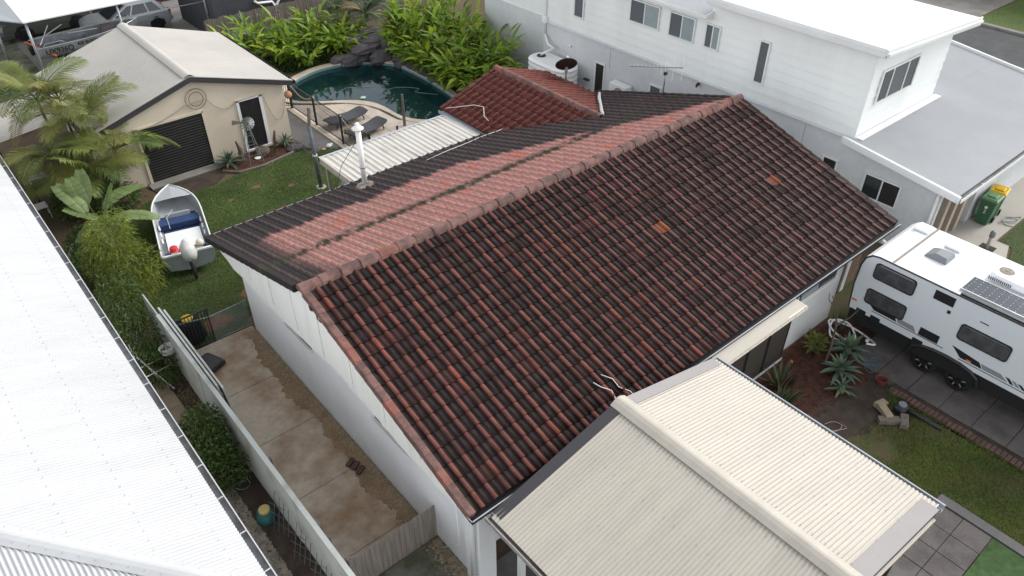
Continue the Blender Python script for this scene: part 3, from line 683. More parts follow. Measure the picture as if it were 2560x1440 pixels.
part(MB().extr([(22.0, 7.6, 0), (22.0, 9.62, 0), (22.0, 9.62, 2.9), (22.0, 7.6, 2.66)], (8, 0, 0)), 'lower_wall', m_wallgrey, wh, world=True)
part(MB().box(22.0, 22.16, 6.62, 7.6, 0, 2.5), 'lower_wall', m_wallgrey, wh, world=True)
part(MB().box(25.2, 31.6, 6.66, 7.6, 0, 2.5), 'lower_wall', m_wallgrey, wh, world=True)
part(MB().box(22.45, 29, 24.0, 28.6, 0, 2.85), 'lower_wall', m_wallgrey, wh, world=True)
part(MB().box(22.16, 25.2, 7.585, 7.6, 0, 2.5), 'porch_wall', m_brown, wh, world=True)
m_taupe = mat('taupe_pier', (.40, .335, .275), .85, (.36, .30, .245), 1, fine=.05)
for xx in (22.9, 23.62, 24.35): part(MB().bbox(xx, xx+.24, 6.66, 7.3, 0, 2.42, .01), 'pier', m_taupe, wh, world=True)
part(MB().box(22.0, 25.2, 6.62, 6.78, 2.42, 2.52), 'lintel', m_taupe, wh, world=True)
part(MB().tube([(21.93, 6.70, 2.45), (21.93, 6.70, .05)], .045, 8), 'downpipe', m_plastic_w, wh, True, world=True)
# control joints
part(MB().box(21.994, 22.0, 20.05, 20.06, 2.05, 2.95).box(21.994, 22.0, 11.3, 11.31, 0, 2.95), 'control_joint', m_guttin, wh, world=True)
part(MB().box(22.04, 27.0, 9.68, 15.6, 2.96, 5.72), 'upper_wall', m_weather, wh, world=True)
part(MB().box(22.04, 27.0, 15.6, 23.9, 2.96, 5.15), 'upper_wall', m_weather, wh, world=True)
part(MB().box(22.5, 27.0, 24.0, 28.6, 2.85, 5.1), 'upper_wall', m_weather, wh, world=True)
part(MB().extr([(21.93, 9.55, 2.93), (22.04, 9.55, 3.0), (22.04, 9.55, 2.90), (21.93, 9.55, 2.90)], (0, 14.4, 0)), 'ledge', m_taupe if False else m_wallgrey, wh, world=True)
uw = [o for o in wh.children if o.name.startswith('upper_wall')]
bh = .305
def board(a0, a1, z, ax, c):
    b = MB()
    if ax == 'x': b.extr([(c, a0, z), (c-.034, a0, z), (c-.008, a0, z+bh), (c, a0, z+bh)], (0, a1-a0, 0))
    else: b.extr([(a0, c, z), (a0, c, z+bh), (a0, c-.008, z+bh), (a0, c-.034, z)], (a1-a0, 0, 0))
    return b
for k in range(9):
    z = 2.965+k*bh
    part(board(9.68, 15.598, z, 'x', 22.04), 'weatherboard', m_weather, uw[0], world=True)
    part(board(22.04, 27.0, z, 'y', 9.68), 'weatherboard', m_weather, uw[0], world=True)
    if k < 7: part(board(15.602, 23.9, z, 'x', 22.04), 'weatherboard', m_weather, uw[1], world=True)
part(MB().bbox(22.0, 22.07, 9.63, 9.70, 2.95, 5.72, .005), 'corner_trim', m_weather, wh, world=True)
D, P_ = m_screen, m_glasspale
win(wh, 'x', 22.005, 17.85, 19.2, 4.18, 4.93, [(P_, 1), (D, 1)])
win(wh, 'x', 22.005, 16.24, 17.3, 4.15, 4.93, [(P_, 1), (D, 1)])
win(wh, 'x', 22.005, 15.18, 15.58, 4.18, 4.93, [(P_, 1), (D, 1)]) if False else win(wh, 'x', 22.005, 15.17, 15.70, 4.18, 4.93, [(P_, 1), (D, 1)])
win(wh, 'x', 22.005, 13.20, 13.51, 3.61, 4.95, [(D, 1)])
win(wh, 'x', 22.005, 21.70, 22.16, 3.60, 4.93, [(D, 1)])
win(wh, 'y', 9.645, 22.66, 24.82, 3.96, 4.93, [(m_glass, 1), (D, 1.5), (m_glass, 1)])
win(wh, 'x', 22.0, 7.82, 8.92, 1.34, 2.05, [(m_black, 1), (m_glass, 1)])
win(wh, 'x', 22.0, 9.96, 10.4, 1.1, 2.05, [(m_black, 1)])
win(wh, 'x', 22.0, 17.36, 17.84, 1.1, 2.05, [(m_screen, 1)])
dr = part(MB().box(21.97, 22.0, 20.28, 20.34, 0, 2.1).box(21.97, 22.0, 20.78, 20.84, 0, 2.1).box(21.97, 22.0, 20.34, 20.78, 2.04, 2.1), 'door', m_white, wh, world=True)
part(MB().box(21.985, 21.997, 20.34, 20.78, 0, 2.04), 'door_screen', m_black, dr, world=True)
# upper skillion roof
b = MB(); L = math.hypot(6.0, .37); corr(b, (21.72, 9.28, 5.93), (0, 1, 0), (6.0/L, 0, -.37/L), 6.3, lambda s: (0, L), nrm=(.06, 0, 1), amp=.012, n=5)
part(b, 'roof_sheet', m_white, wh, True, world=True)
part(MB().box(21.68, 21.72, 9.24, 15.6, 5.72, 5.95).box(21.58, 21.68, 9.24, 15.6, 5.74, 5.80).box(21.57, 21.585, 9.24, 15.6, 5.80, 5.86), 'gutter', m_white, wh, world=True)
part(MB().extr([(21.58, 9.22, 5.70), (27.74, 9.22, 5.33), (27.74, 9.22, 5.60), (21.58, 9.22, 5.97)], (0, .05, 0)), 'barge_board', m_white, wh, world=True)
part(MB().extr([(21.62, 9.17, 5.78), (27.74, 9.17, 5.42), (27.74, 9.17, 5.50), (21.62, 9.17, 5.86)], (0, .05, 0)), 'barge_trim', m_white, wh, world=True)
part(MB().extr([(21.72, 9.28, 5.70), (27.7, 9.28, 5.33), (27.7, 9.28, 5.30), (21.72, 9.28, 5.67)], (0, 6.3, 0)), 'soffit', m_white, wh, world=True)
# lower roof over the right part of the upper floor (seen from its gutter side)
b = MB(); corr(b, (21.75, 15.62, 5.30), (0, 1, 0), (.995, 0, .10), 8.4, lambda s: (0, 5.3), nrm=(-.1, 0, 1), amp=.011, n=4)
part(b, 'roof_sheet', m_grymetal, wh, True, world=True)
part(gutter(15.55, 24.0, 21.70, 5.31, -1, 'y', .12, .11), 'gutter', m_white, wh, world=True)
part(MB().extr([(21.64, 15.53, 5.2), (22.1, 15.53, 5.2), (22.1, 15.53, 5.40), (21.64, 15.53, 5.33)], (0, .06, 0)), 'barge_board', m_white, wh, world=True)
# garage skillion
gk = (2.96-2.55)/(9.64-6.15); 
for x0, x1, y0, y1 in ((21.72, 31.8, 6.15, 9.62), (27.02, 31.8, 9.62, 14.5)):
    L = math.hypot(y1-y0, gk*(y1-y0)); b = MB()
    corr(b, (x0, y0, 2.57+(y0-6.15)*gk), (1, 0, 0), (0, (y1-y0)/L, gk*(y1-y0)/L), x1-x0, lambda s: (0, L), nrm=(0, -gk, 1), n=4)
    part(b, 'roof_sheet', m_grymetal, wh, True, world=True)
part(MB().extr([(21.68, 6.06, 2.40), (21.68, 9.86, 2.40+3.8*gk), (21.68, 9.86, 2.62+3.8*gk), (21.68, 6.06, 2.62)], (.07, 0, 0)), 'barge_board', m_white, wh, world=True)
part(MB().extr([(21.64, 6.06, 2.53), (21.64, 9.86, 2.53+3.8*gk), (21.64, 9.86, 2.63+3.8*gk), (21.64, 6.06, 2.63)], (.04, 0, 0)), 'barge_trim', m_white, wh, world=True)
part(gutter(21.68, 31.9, 6.09, 2.56, -1, 'x', .13, .12), 'gutter', m_guttin, wh, world=True)
part(MB().box(21.68, 31.9, 6.005, 6.02, 2.45, 2.57), 'gutter_lip', m_white, wh, world=True)
part(MB().tube([(23.3, 6.05, 2.44), (23.3, 6.2, 2.36), (23.3, 6.6, 2.3)], .05, 8), 'downpipe', m_plastic_w, wh, True, world=True)
part(MB().extr([(31.8, 6.06, 2.45), (31.8, 14.5, 2.45+8.44*gk), (31.8, 14.5, 2.66+8.44*gk), (31.8, 6.06, 2.66)], (.08, 0, 0)), 'barge_board', m_white, wh, world=True)
part(MB().box(22.04, 27.1, 9.40, 9.62, 2.965, 3.01), 'flashing', m_white, wh, world=True)
part(MB().tube([(21.96, 23.85, 5.2), (21.96, 23.85, 2.35)], .04, 8), 'downpipe', m_plastic_w, wh, True, world=True)
part(MB().bbox(21.86, 22.0, 23.72, 23.98, 2.88, 3.12, .01), 'rainhead', m_plastic_w, wh, world=True)
# ------------------------------------------------------------------ shed
sh_ = thing('garden_shed', 'cream rendered shed with pale gable roof beside the pool', 'shed', (7.7, 29.6, 0))
SY0, SY1 = 26.25, 33.0
part(MB().extr([(4.5, 26.45, 0), (11.02, 26.45, 0), (11.02, 26.45, 2.33), (7.7, 26.45, 3.37), (4.5, 26.45, 2.35)], (0, .12, 0)), 'wall', m_cream, sh_, world=True)
part(MB().box(10.9, 11.02, 26.57, 32.8, 0, 2.3), 'wall', m_cream, sh_, world=True)
part(MB().box(4.5, 4.62, 26.57, 32.8, 0, 2.3), 'wall', m_cream, sh_, world=True)
part(MB().extr([(4.5, 32.8, 0), (11.02, 32.8, 0), (11.02, 32.8, 2.33), (7.7, 32.8, 3.37), (4.5, 32.8, 2.35)], (0, .1, 0)), 'wall', m_cream, sh_, world=True)
for sg, xe in ((1, 11.36), (-1, 4.06)):
    dx = abs(xe-7.7); L = math.hypot(dx, 1.12); b = MB()
    corr(b, (xe, SY0, 2.38), (0, 1, 0), (-sg*dx/L, 0, 1.12/L), SY1-SY0, lambda s: (0, L), pitch=.19, amp=.008, n=8, nrm=(sg*.29, 0, .95), shape='trap')
    part(b, 'roof_sheet', m_shedroof, sh_, world=True)
    part(MB().extr([(xe, SY0-.03, 2.36), (7.7, SY0-.03, 3.49), (7.7, SY0-.03, 3.31), (xe, SY0-.03, 2.20)], (0, .04, 0)), 'barge_board', m_fascia, sh_, world=True)
    part(MB().extr([(xe, SY1, 2.36), (7.7, SY1, 3.49), (7.7, SY1, 3.31), (xe, SY1, 2.20)], (0, .04, 0)), 'barge_board', m_fascia, sh_, world=True)
    part(gutter(SY0-.05, SY1+.05, xe+sg*.05, 2.37, sg, 'y', .11, .12), 'gutter', m_fascia, sh_, world=True)
    part(MB().extr([(xe+sg*.02, SY0-.035, 2.385), (7.7, SY0-.035, 3.50), (7.7, SY0-.035, 3.525), (xe+sg*.02, SY0-.035, 2.41)], (0, .16, 0)), 'barge_cap', m_shedroof, sh_, world=True)
part(hipcap((7.7, SY0-.04, 3.545), (7.7, SY1+.04, 3.545), .2), 'ridge_cap', m_shedroof, sh_, world=True)
part(MB().extr([(4.4, 26.43, 2.20), (7.7, 26.43, 3.28), (11.1, 26.43, 2.20), (11.1, 26.43, 2.28), (7.7, 26.43, 3.36), (4.4, 26.43, 2.28)], (0, .02, 0)), 'gable_trim', m_cream, sh_, world=True)
b = MB(); P = [[], []]
for k in range(8*21+1):
    z = .02+2.06*k/(8*21); hh = .02*max(0, math.sin(2*PI*k/8))
    P[0].append((5.60, 26.44-hh, z)); P[1].append((7.85, 26.44-hh, z))
b.grid(P); rd = part(b, 'roller_door', m_black, sh_, world=True)
part(MB().box(5.50, 5.60, 26.40, 26.45, 0, 2.12).box(7.85, 7.92, 26.40, 26.45, 0, 2.12).box(5.50, 7.92, 26.40, 26.45, 2.08, 2.16), 'door_frame', m_cream, rd, world=True)
pd = part(MB().box(9.24, 10.02, 26.43, 26.45, .16, 2.07), 'door', m_black, sh_, world=True)
part(MB().box(9.14, 9.24, 26.40, 26.45, .1, 2.12).box(10.02, 10.14, 26.40, 26.45, .1, 2.12).box(9.14, 10.14, 26.40, 26.45, 2.07, 2.15).box(9.14, 10.14, 26.36, 26.45, .08, .16), 'door_frame', m_white, pd, world=True)
part(MB().box(5.4, 8.1, 26.0, 26.45, 0, .06), 'apron', m_conc2, sh_, world=True)
# lean-to roof at its left
lt = thing('lean_to', 'low pale lean-to roof against the left side of the cream shed', 'shed', (3.0, 30.2, 0))
b = MB(); corr(b, (1.6, 28.6, 1.98), (0, 1, 0), (.993, 0, .115), 3.2, lambda s: (0, 2.45), pitch=.19, amp=.008, n=8, nrm=(-.1, 0, 1), shape='trap'); part(b, 'roof_sheet', m_shedroof, lt, world=True)
part(MB().box(1.55, 1.6, 28.6, 31.8, 1.85, 2.0).box(1.6, 4.1, 31.8, 31.84, 1.9, 2.02), 'fascia', m_fascia, lt, world=True)
for y_ in (28.8, 31.6): part(MB().box(1.65, 1.75, y_-.05, y_+.05, 0, 1.95), 'post', m_fascia, lt, world=True)
# ------------------------------------------------------------------ carport in front
cp = thing('carport', 'open gabled carport with cream corrugated roof in front of the tiled house', 'carport', (8.05, 3.9, 0))
CZE, CZR, CXR, CY0, CY1 = 2.52, 3.25, 8.1, 1.47, 6.42
for sg, xe in ((1, 11.12), (-1, 4.98)):
    dx = abs(xe-CXR); L = math.hypot(dx, CZR-CZE); b = MB()
    corr(b, (xe, CY0+.02, CZE), (0, 1, 0), (-sg*dx/L, 0, (CZR-CZE)/L), CY1-CY0-.04, lambda s: (-.05, L), nrm=(sg*(CZR-CZE)/L, 0, dx/L), n=8, amp=.0095)
    part(b, 'roof_sheet', m_creammetal, cp, True, world=True)
part(hipcap((CXR, CY0-.02, CZR+.045), (CXR, CY1+.06, CZR+.045), .20), 'ridge_cap', m_creammetal, cp, world=True)
kk = (CZR-CZE)/3.02
def slab_on(x0, x1, y0, y1, dz, t=.012):
    z0 = CZR-abs(x0-CXR)*kk+dz; z1 = CZR-abs(x1-CXR)*kk+dz
    return MB().extr([(x0, y0, z0), (x1, y0, z1), (x1, y0, z1+t), (x0, y0, z0+t)], (0, y1-y0, 0))
part(slab_on(8.28, 11.0, 1.43, 1.74, .02), 'barge_flashing', m_flash, cp, world=True)
part(slab_on(8.28, 11.08, 6.20, 6.44, .02), 'apron_flashing', m_flash, cp, world=True)
part(slab_on(5.02, 7.95, 6.24, 6.46, .02), 'apron_flashing', m_fascia, cp, world=True)
part(slab_on(5.02, 7.95, 1.43, 1.60, .02), 'barge_flashing', m_flash, cp, world=True)
part(MB().extr([(8.1, 1.45, 3.22), (11.05, 1.45, 2.51), (11.05, 1.45, 2.33), (8.1, 1.45, 3.04)], (0, .05, 0)), 'barge_board', m_dark, cp, world=True)
part(MB().extr([(8.1, 1.40, 3.02), (11.0, 1.40, 2.32), (11.0, 1.40, 2.27), (8.1, 1.40, 2.97)], (0, .05, 0)), 'barge_trim', m_creammetal, cp, world=True)
part(MB().extr([(8.1, 1.45, 3.22), (5.0, 1.45, 2.51), (5.0, 1.45, 2.33), (8.1, 1.45, 3.04)], (0, .05, 0)), 'barge_board', m_dark, cp, world=True)
part(gutter(CY0-.06, CY1, 11.17, CZE-.0, 1, 'y', .12, .12), 'gutter', m_gutter, cp, world=True)
part(MB().box(11.215, 11.24, CY0-.06, CY1, CZE-.02, CZE+.008), 'gutter_lip', m_gutter, cp, world=True)
part(gutter(CY0-.06, CY1+.05, 4.92, CZE-.0, -1, 'y', .14, .12), 'gutter', m_guttin, cp, world=True)
part(MB().box(4.835, 4.86, CY0-.06, CY1+.05, CZE-.02, CZE+.008), 'gutter_lip', m_palegrey, cp, world=True)
m_darktimber = mat('dark_stained_timber', (.045, .030, .022), .7, (.03, .02, .015), 3, stretch=(6, 6, .6), fine=.15)
for x_, y_ in ((10.75, 1.68), (10.75, 6.1), (5.3, 1.75), (5.35, 6.05)):
    part(MB().bbox(x_-.06, x_+.06, y_-.06, y_+.06, .058, 2.42, .008), 'post', m_darktimber if x_ > 6 else m_white, cp, world=True)
part(MB().box(10.70, 10.80, 1.5, 6.3, 2.36, 2.48).box(5.25, 5.37, 1.5, 6.3, 2.36, 2.46), 'beam', m_darktimber, cp, world=True)
for y_ in (2.2, 3.2, 4.2, 5.2, 6.2):
    part(MB().extr([(5.1, y_, 2.43), (8.1, y_, 3.15), (11.0, y_, 2.44), (11.0, y_, 2.34), (8.1, y_, 3.05), (5.1, y_, 2.33)], (0, .05, 0)), 'rafter', m_darktimber, cp, world=True)
sv = []; sf = []
for sg in (1, -1):
    for i, t in enumerate((.3, 1.15, 2.0, 2.75)):
        for k in range(21):
            c = np.array((CXR+sg*t, CY0+.06+k*.228+(i % 2)*.0, CZR-t*kk+.013)); o_ = len(sv); r_ = .010
            sv += [c+(-r_, -r_, 0), c+(r_, -r_, 0), c+(r_, r_, 0), c+(-r_, r_, 0), c+(0, 0, .012)]; sf += [(o_, o_+1, o_+4), (o_+1, o_+2, o_+4), (o_+2, o_+3, o_+4), (o_+3, o_, o_+4)]
o = link('roof_screws', np_mesh('roof_screws', np.array(sv)-np.array(LOC[cp]), sf, m_galv), cp); o['kind'] = 'stuff'
# ------------------------------------------------------------------ patio cover behind the house
pc = thing('patio_cover', 'flat patio cover with stained ribbed white sheeting behind the tiled house', 'patio cover', (11.5, 19, 0))
b = MB(); corr(b, (9.14, 20.0, 2.46), (1, 0, 0), (0, -1, .02), 4.66, lambda s: (0, 2.03), pitch=.194, amp=.018, n=10, shape='trap'); part(b, 'roof_sheet', m_patioroof, pc, world=True)
part(MB().box(9.06, 13.88, 19.98, 20.06, 2.34, 2.50), 'gutter', m_gutter, pc, world=True)
part(MB().box(9.06, 9.14, 17.94, 20.06, 2.30, 2.51), 'fascia', m_creammetal, pc, world=True)
part(MB().box(13.80, 13.90, 17.94, 19.98, 2.40, 2.515), 'fascia', m_gutter, pc, world=True)
for x_, y_ in ((9.2, 19.85), (13.6, 19.85), (9.2, 18.25)): part(MB().box(x_-.035, x_+.035, y_-.035, y_+.035, .03, 2.40), 'post', m_creammetal, pc, world=True)
# ------------------------------------------------------------------ fences
def paling_fence(name, label, p0, p1, h, m, w=.10, gap=.006, t=.016, rails=True, jit=.012, mrail=None, z0=.03):
    p0 = Vector((*p0, 0)); p1 = Vector((*p1, 0)); L = (p1-p0).length; ang = math.atan2(p1.y-p0.y, p1.x-p0.x)
    th = thing(name, label, 'fence', p0, ang); nb_ = int(L/(w+gap)); ms = [MB().bbox(0, w, -t/2, t/2, 0, h*k, .004).mesh('paling', m) for k in (1, .985, 1.01)]
    for i in range(nb_): link('paling', ms[random.randrange(3)], th, (i*(w+gap), random.uniform(-.004, .004), z0))
    if rails:
        for z in (.25*h, .8*h): part(MB().box(0, L, t/2+.006, t/2+.05, z, z+.07), 'rail', mrail or m, th)
        for k in range(int(L/2.4)+1): part(MB().box(min(k*2.4, L-.09), min(k*2.4, L-.09)+.09, t/2+.05, t/2+.14, 0, h*.97), 'post', mrail or m, th)
    return th
paling_fence('paling_fence', 'low weathered grey paling fence closing the concrete side yard', (2.92, 8.18), (4.97, 8.18), 1.03, m_palegrey, .105)
paling_fence('paling_fence', 'tall dark grey timber paling fence behind the pool planting', (12.0, 36.3), (23.6, 36.3), 1.85, m_timber, .10, .012)
paling_fence('paling_fence', 'tan timber paling fence at the far corner of the white house', (22.3, 31.3), (30.5, 31.3), 1.9, m_tantimber, .14)
paling_fence('paling_fence', 'brown timber fence between the tiled house and the caravan', (17.45, 7.35), (19.7, 7.35), 1.35, mat('brown_timber', (.22, .145, .095), .85, (.16, .10, .07), 2, stretch=(9, 9, .6), fine=.12), .14, .01)
wf = thing('sheet_fence', 'weathered white fibro sheet fence along the concrete side yard', 'fence', (2.68, 11.5, 0))
y = 5.0; i = 0
while y < 17.0:
    part(MB().extr([(2.65+.012*(i % 2), y, .06), (2.70+.012*(i % 2), y, .06), (2.73+.012*(i % 2), y, 1.5+.02*math.sin(i*2.1)), (2.70+.012*(i % 2), y, 1.5+.02*math.sin(i*2.1))], (0, 1.19, 0)), 'fence_sheet', m_whitefence, wf, world=True); y += 1.195; i += 1
part(MB().box(2.665, 2.765, 5.0, 17.0, 1.50, 1.53), 'top_rail', m_whitefence, wf, world=True)
for y_ in (6.2, 8.6, 11.0, 13.4, 15.8): part(MB().box(2.75, 2.83, y_-.04, y_+.04, .05, 1.48), 'post', m_timber, wf, world=True)
def leansheet(y0, y1, x0, x1, h, m, label):
    return solo(MB().extr([(x0, y0, .05), (x0+.045, y0, .05), (x1+.045, y0, h), (x1, y0, h)], (0, y1-y0, 0)), 'wall_panel', m, label, 'panel', ((x0+x1)/2, (y0+y1)/2, .05), world=True)
leansheet(13.6, 17.2, 2.90, 2.79, 1.58, m_whitefence, 'long white panel leaning inside the sheet fence, nearest the fence')
leansheet(13.5, 17.1, 3.00, 2.88, 1.52, m_whitefence, 'long white panel leaning outermost against the other panel by the gate')
# gate and wire panel
gt = thing('metal_gate', 'black barred metal gate beside the wire mesh panel', 'gate', (3.04, 16.95, 0))
for i in range(9): part(MB().tube([(.05+i*.085, 0, .05), (.05+i*.085, 0, 1.13)], .010, 5), 'bar', m_dark, gt)
part(MB().box(0, .78, -.02, .02, 1.13, 1.16).box(0, .78, -.02, .02, .03, .06).box(-.03, 0, -.02, .02, .03, 1.16).box(.78, .81, -.02, .02, .03, 1.16), 'gate_frame', m_dark, gt)
wm = thing('wire_fence', 'chain mesh panel with pale top pipe between the gate and house wall', 'fence', (3.86, 16.95, 0))
part(MB().tube([(-.75, .25, .83), (0, 0, .86), (1.03, 0, .90)], .018, 7), 'top_pipe', m_galv, wm, True); part(MB().tube([(0, 0, .05), (1.03, 0, .06)], .014, 6), 'bottom_pipe', m_galv, wm, True)
b = MB()
for i in range(-16, 20):
    x0 = i*.055
    for sgn in (1, -1):
        a0, a1 = (x0, x0+.85) if sgn > 0 else (x0+.85, x0)
        t0 = 0; t1 = 1
        lo, hi = min(a0, a1), max(a0, a1)
        f0 = max(0, (0-lo)/(hi-lo)); f1 = min(1, (1.02-lo)/(hi-lo))
        if f1 <= f0: continue
        if sgn > 0: b.bar((lo+(hi-lo)*f0, 0, .06+.8*f0), (lo+(hi-lo)*f1, 0, .06+.8*f1), .004)
        else: b.bar((lo+(hi-lo)*f0, 0, .86-.8*f0), (lo+(hi-lo)*f1, 0, .86-.8*f1), .004)
part(b, 'wire_mesh', m_galv, wm)
# pool fence
def bar_fence(p0, p1, h, label, m=m_dark):
    p0 = Vector((*p0, .07)); p1 = Vector((*p1, .07)); L = (p1-p0).length; th = thing('pool_fence', label, 'fence', p0, math.atan2(p1.y-p0.y, p1.x-p0.x))
    pm = MB().box(-.007, .007, -.007, .007, .08, h).mesh('picket', m)
    for i in range(int(L/.085)): link('picket', pm, th, (.04+i*.085, 0, 0))
    part(MB().box(0, L, -.015, .015, h-.03, h), 'top_rail', m, th); part(MB().box(0, L, -.015, .015, .08, .11), 'bottom_rail', m, th)
    for k in np.linspace(0, L, max(2, int(round(L/2.1))+1)): part(MB().bbox(k-.035, k+.035, -.035, .035, 0, h+.06, .006), 'post', m, th)
    return th
bar_fence((12.3, 28.9), (12.3, 22.6), 1.18, 'black barred pool fence running from the shed toward the patio cover')
bar_fence((12.3, 28.95), (11.15, 30.3), 1.18, 'short length of black pool fence behind the corner of the cream shed')
# ------------------------------------------------------------------ buildings at the back
db = thing('clad_building', 'dark grey board clad building with white pipes behind the planting', 'building', (15.8, 39, 0))
m_clad = mat('dark_cladding', (.055, .058, .066), .7, (.045, .047, .053), 2, fine=.1)
part(MB().box(13.1, 18.4, 38.02, 43, 0, 3.2), 'wall', m_clad, db, world=True)
cl = MB().bbox(0, .105, 0, .02, 0, 3.2, .006).mesh('cladding_board', m_clad)
for i in range(50): link('cladding_board', cl, db, Vector((13.1+i*.106, 38.0, 0))-Vector(LOC[db]))
part(MB().extr([(13.0, 37.8, 3.2), (18.5, 37.8, 3.2), (18.5, 43.2, 3.5), (13.0, 43.2, 3.5)], (0, 0, .05)), 'roof', m_grymetal, db, world=True)
for pth_, r_ in (([(15.2, 37.93, 1.75), (15.35, 37.9, 1.62), (16.1, 37.9, 1.55), (16.25, 37.9, 1.3), (16.27, 37.9, 1.0)], .06), ([(18.0, 37.9, 1.86), (16.55, 37.9, 1.62), (16.35, 37.9, 1.4), (16.28, 37.9, 1.1)], .06), ([(14.7, 37.5, .95), (14.75, 37.5, 1.15), (15.1, 37.5, 1.2), (15.2, 37.5, 1.0), (15.2, 37.5, .5)], .08), ([(14.9, 37.45, .8), (16.0, 37.5, .85)], .07), ([(15.1, 37.4, .35), (15.6, 37.4, .4), (17.4, 37.7, .75)], .08), ([(15.0, 37.3, .9), (15.0, 37.3, .2), (15.6, 37.3, .2)], .03)):
    part(MB().tube(pth_, r_, 8), 'pipe', m_plastic_w, db, True, world=True)
part(MB().bbox(16.05, 16.5, 37.7, 37.98, .7, 1.05, .02), 'rainhead', m_plastic_w, db, world=True)
nc = thing('neighbour_carport', 'open carport with white panel roof over the silver hatchback', 'carport', (9.0, 41.5, 0))
for i in range(4):
    x0 = 5.15+i*1.4
    part(MB().extr([(x0, 38.65, 2.62), (x0+1.39, 38.65, 2.62), (x0+1.39, 45.5, 3.3), (x0, 45.5, 3.3)], (0, 0, .05)), 'roof_panel', m_white, nc, world=True)
part(MB().extr([(5.14, 38.65, 2.62), (5.14, 45.5, 3.3), (3.4, 45.5, 2.6), (4.2, 40.5, 2.5)], (0, 0, .05)), 'roof_panel', m_grymetal, nc, world=True)
for x_, y_ in ((5.25, 38.8), (9.05, 38.75), (13.05, 38.75), (4.3, 40.6)): part(MB().tube([(x_, y_, .03), (x_, y_, 2.62 if x_ < 12 else 3)], .055, 8), 'post', m_galv, nc, True, world=True)
part(MB().bar((5.25, 38.8, 1.9), (9.05, 38.75, 1.98), .03).bar((9.05, 38.75, 1.98), (13.05, 38.75, 1.98), .03), 'rail', m_galv, nc, world=True)
part(MB().box(4.4, 14, 46.5, 46.7, 0, 3), 'back_wall', m_clad, nc, world=True)
fh = thing('far_garage', 'far house with a white ribbed garage door across the street', 'house', (54, 12, 0))
part(MB().box(51.5, 60, 3, 30, 0, 3), 'wall', m_cream, fh, world=True)
b = MB(); P = [[], []]
for k in range(12*4+1):
    z = .05+2.3*k/48; hh = .03*max(0, math.sin(2*PI*k/4)); P[0].append((51.46-hh, 9.0, z)); P[1].append((51.46-hh, 15.0, z))
b.grid(P[::-1]); part(b, 'garage_door', m_white, fh, world=True)
part(MB().box(51, 61, 2.5, 30.5, 3, 3.15), 'roof', m_grymetal, fh, world=True)
# ------------------------------------------------------------------ caravan
m_vanside = mat('caravan_side', (.66, .70, .73), .3, fine=.015, spec=.5); m_vanroof = mat('caravan_roof', (.80, .81, .83), .4, (.76, .77, .79), .8, fine=.02)
m_vanwin = mat('acrylic_window', (.055, .058, .062), .12, (.085, .088, .092), 4, fine=.1, fscale=90)
m_orange = mat('orange_lens', (.75, .16, .04), .3, fine=.02); m_graphic = mat('black_graphic', (.02, .02, .022), .4, fine=.05); m_graphic2 = mat('grey_graphic', (.25, .26, .28), .4, fine=.05)
van = thing('caravan', 'white caravan with black windows and rooftop solar panel parked on the driveway', 'caravan', (18.4, 2.6, 0))
VX0, VX1 = 17.2, 19.6
def vprof(x, e=0):
    pts = [(6.36, .86), (6.42, 1.6), (6.40, 2.25), (6.34, 2.48), (6.20, 2.61), (6.0, 2.65), (-1.4, 2.65), (-1.5, .86), (6.3, .86)]
    return [(x, y-(e if y > 5 else 0), z-(e if z > 2 else 0)) for y, z in pts[:-1]]
b = MB(); rows = [vprof(VX0), vprof(VX0, 0)]; 
b.grid([vprof(VX0+.0, .02), vprof(VX0+.03, 0), vprof(VX1-.03, 0), vprof(VX1, .02)], True); part(b, 'shell', m_vanroof, van, world=True)
part(MB().extr(vprof(VX0-.004, .03), (.02, 0, 0)), 'side_panel', m_vanside, van, world=True)
part(MB().extr(vprof(VX1-.016, .03), (.02, 0, 0)), 'side_panel', m_vanside, van, world=True)
part(MB().tube([(VX0+.002, y, z) for _, y, z in vprof(0, .012)[:-1]], .022, 6), 'edge_trim', m_graphic, van, world=True)
def rrect(y0, y1, z0, z1, r=.09, n=4):
    out = []
    for cy, cz, a in ((y1-r, z0+r, -PI/2), (y1-r, z1-r, 0), (y0+r, z1-r, PI/2), (y0+r, z0+r, PI)):
        for i in range(n+1): t = a+PI/2*i/n; out.append((cy+r*math.cos(t), cz+r*math.sin(t)))
    return out
def vwin(y0, y1, z0, z1):
    o_ = part(MB().extr([(VX0-.03, y, z) for y, z in rrect(y0-.025, y1+.025, z0-.025, z1+.025)], (.026, 0, 0)), 'window', m_graphic, van, world=True)
    P0 = [(VX0-.031, y, z) for y, z in rrect(y0, y1, z0, z1)]; P1 = [(VX0-.042, y, z) for y, z in rrect(y0+.03, y1-.03, z0+.03, z1-.03, .07)]
    k = len(P0); b = MB(); b.grid([P0, P1], True); b.add(P1, [tuple(range(k))]); part(b, 'pane', m_vanwin, o_, world=True)
    part(MB().box(VX0-.045, VX0-.03, y0+.12, y0+.18, z0+.0, z0+.03).box(VX0-.045, VX0-.03, y1-.18, y1-.12, z0+.0, z0+.03), 'latch', m_rubber, o_, world=True)
vwin(4.98, 6.0, 2.05, 2.47); vwin(4.98, 6.0, 1.26, 1.67); vwin(2.54, 3.67, 1.56, 1.98); vwin(.3, 1.3, 1.56, 1.98)
for y0, y1, z0, z1 in ((4.02, 4.51, 2.26, 2.52), (4.01, 4.50, 1.10, 1.34), (4.02, 4.10, 2.05, 2.14), (3.17, 3.37, 2.235, 2.26)): part(MB().box(VX0-.012, VX0-.004, y0, y1, z0, z1), 'hatch', m_graphic, van, world=True)
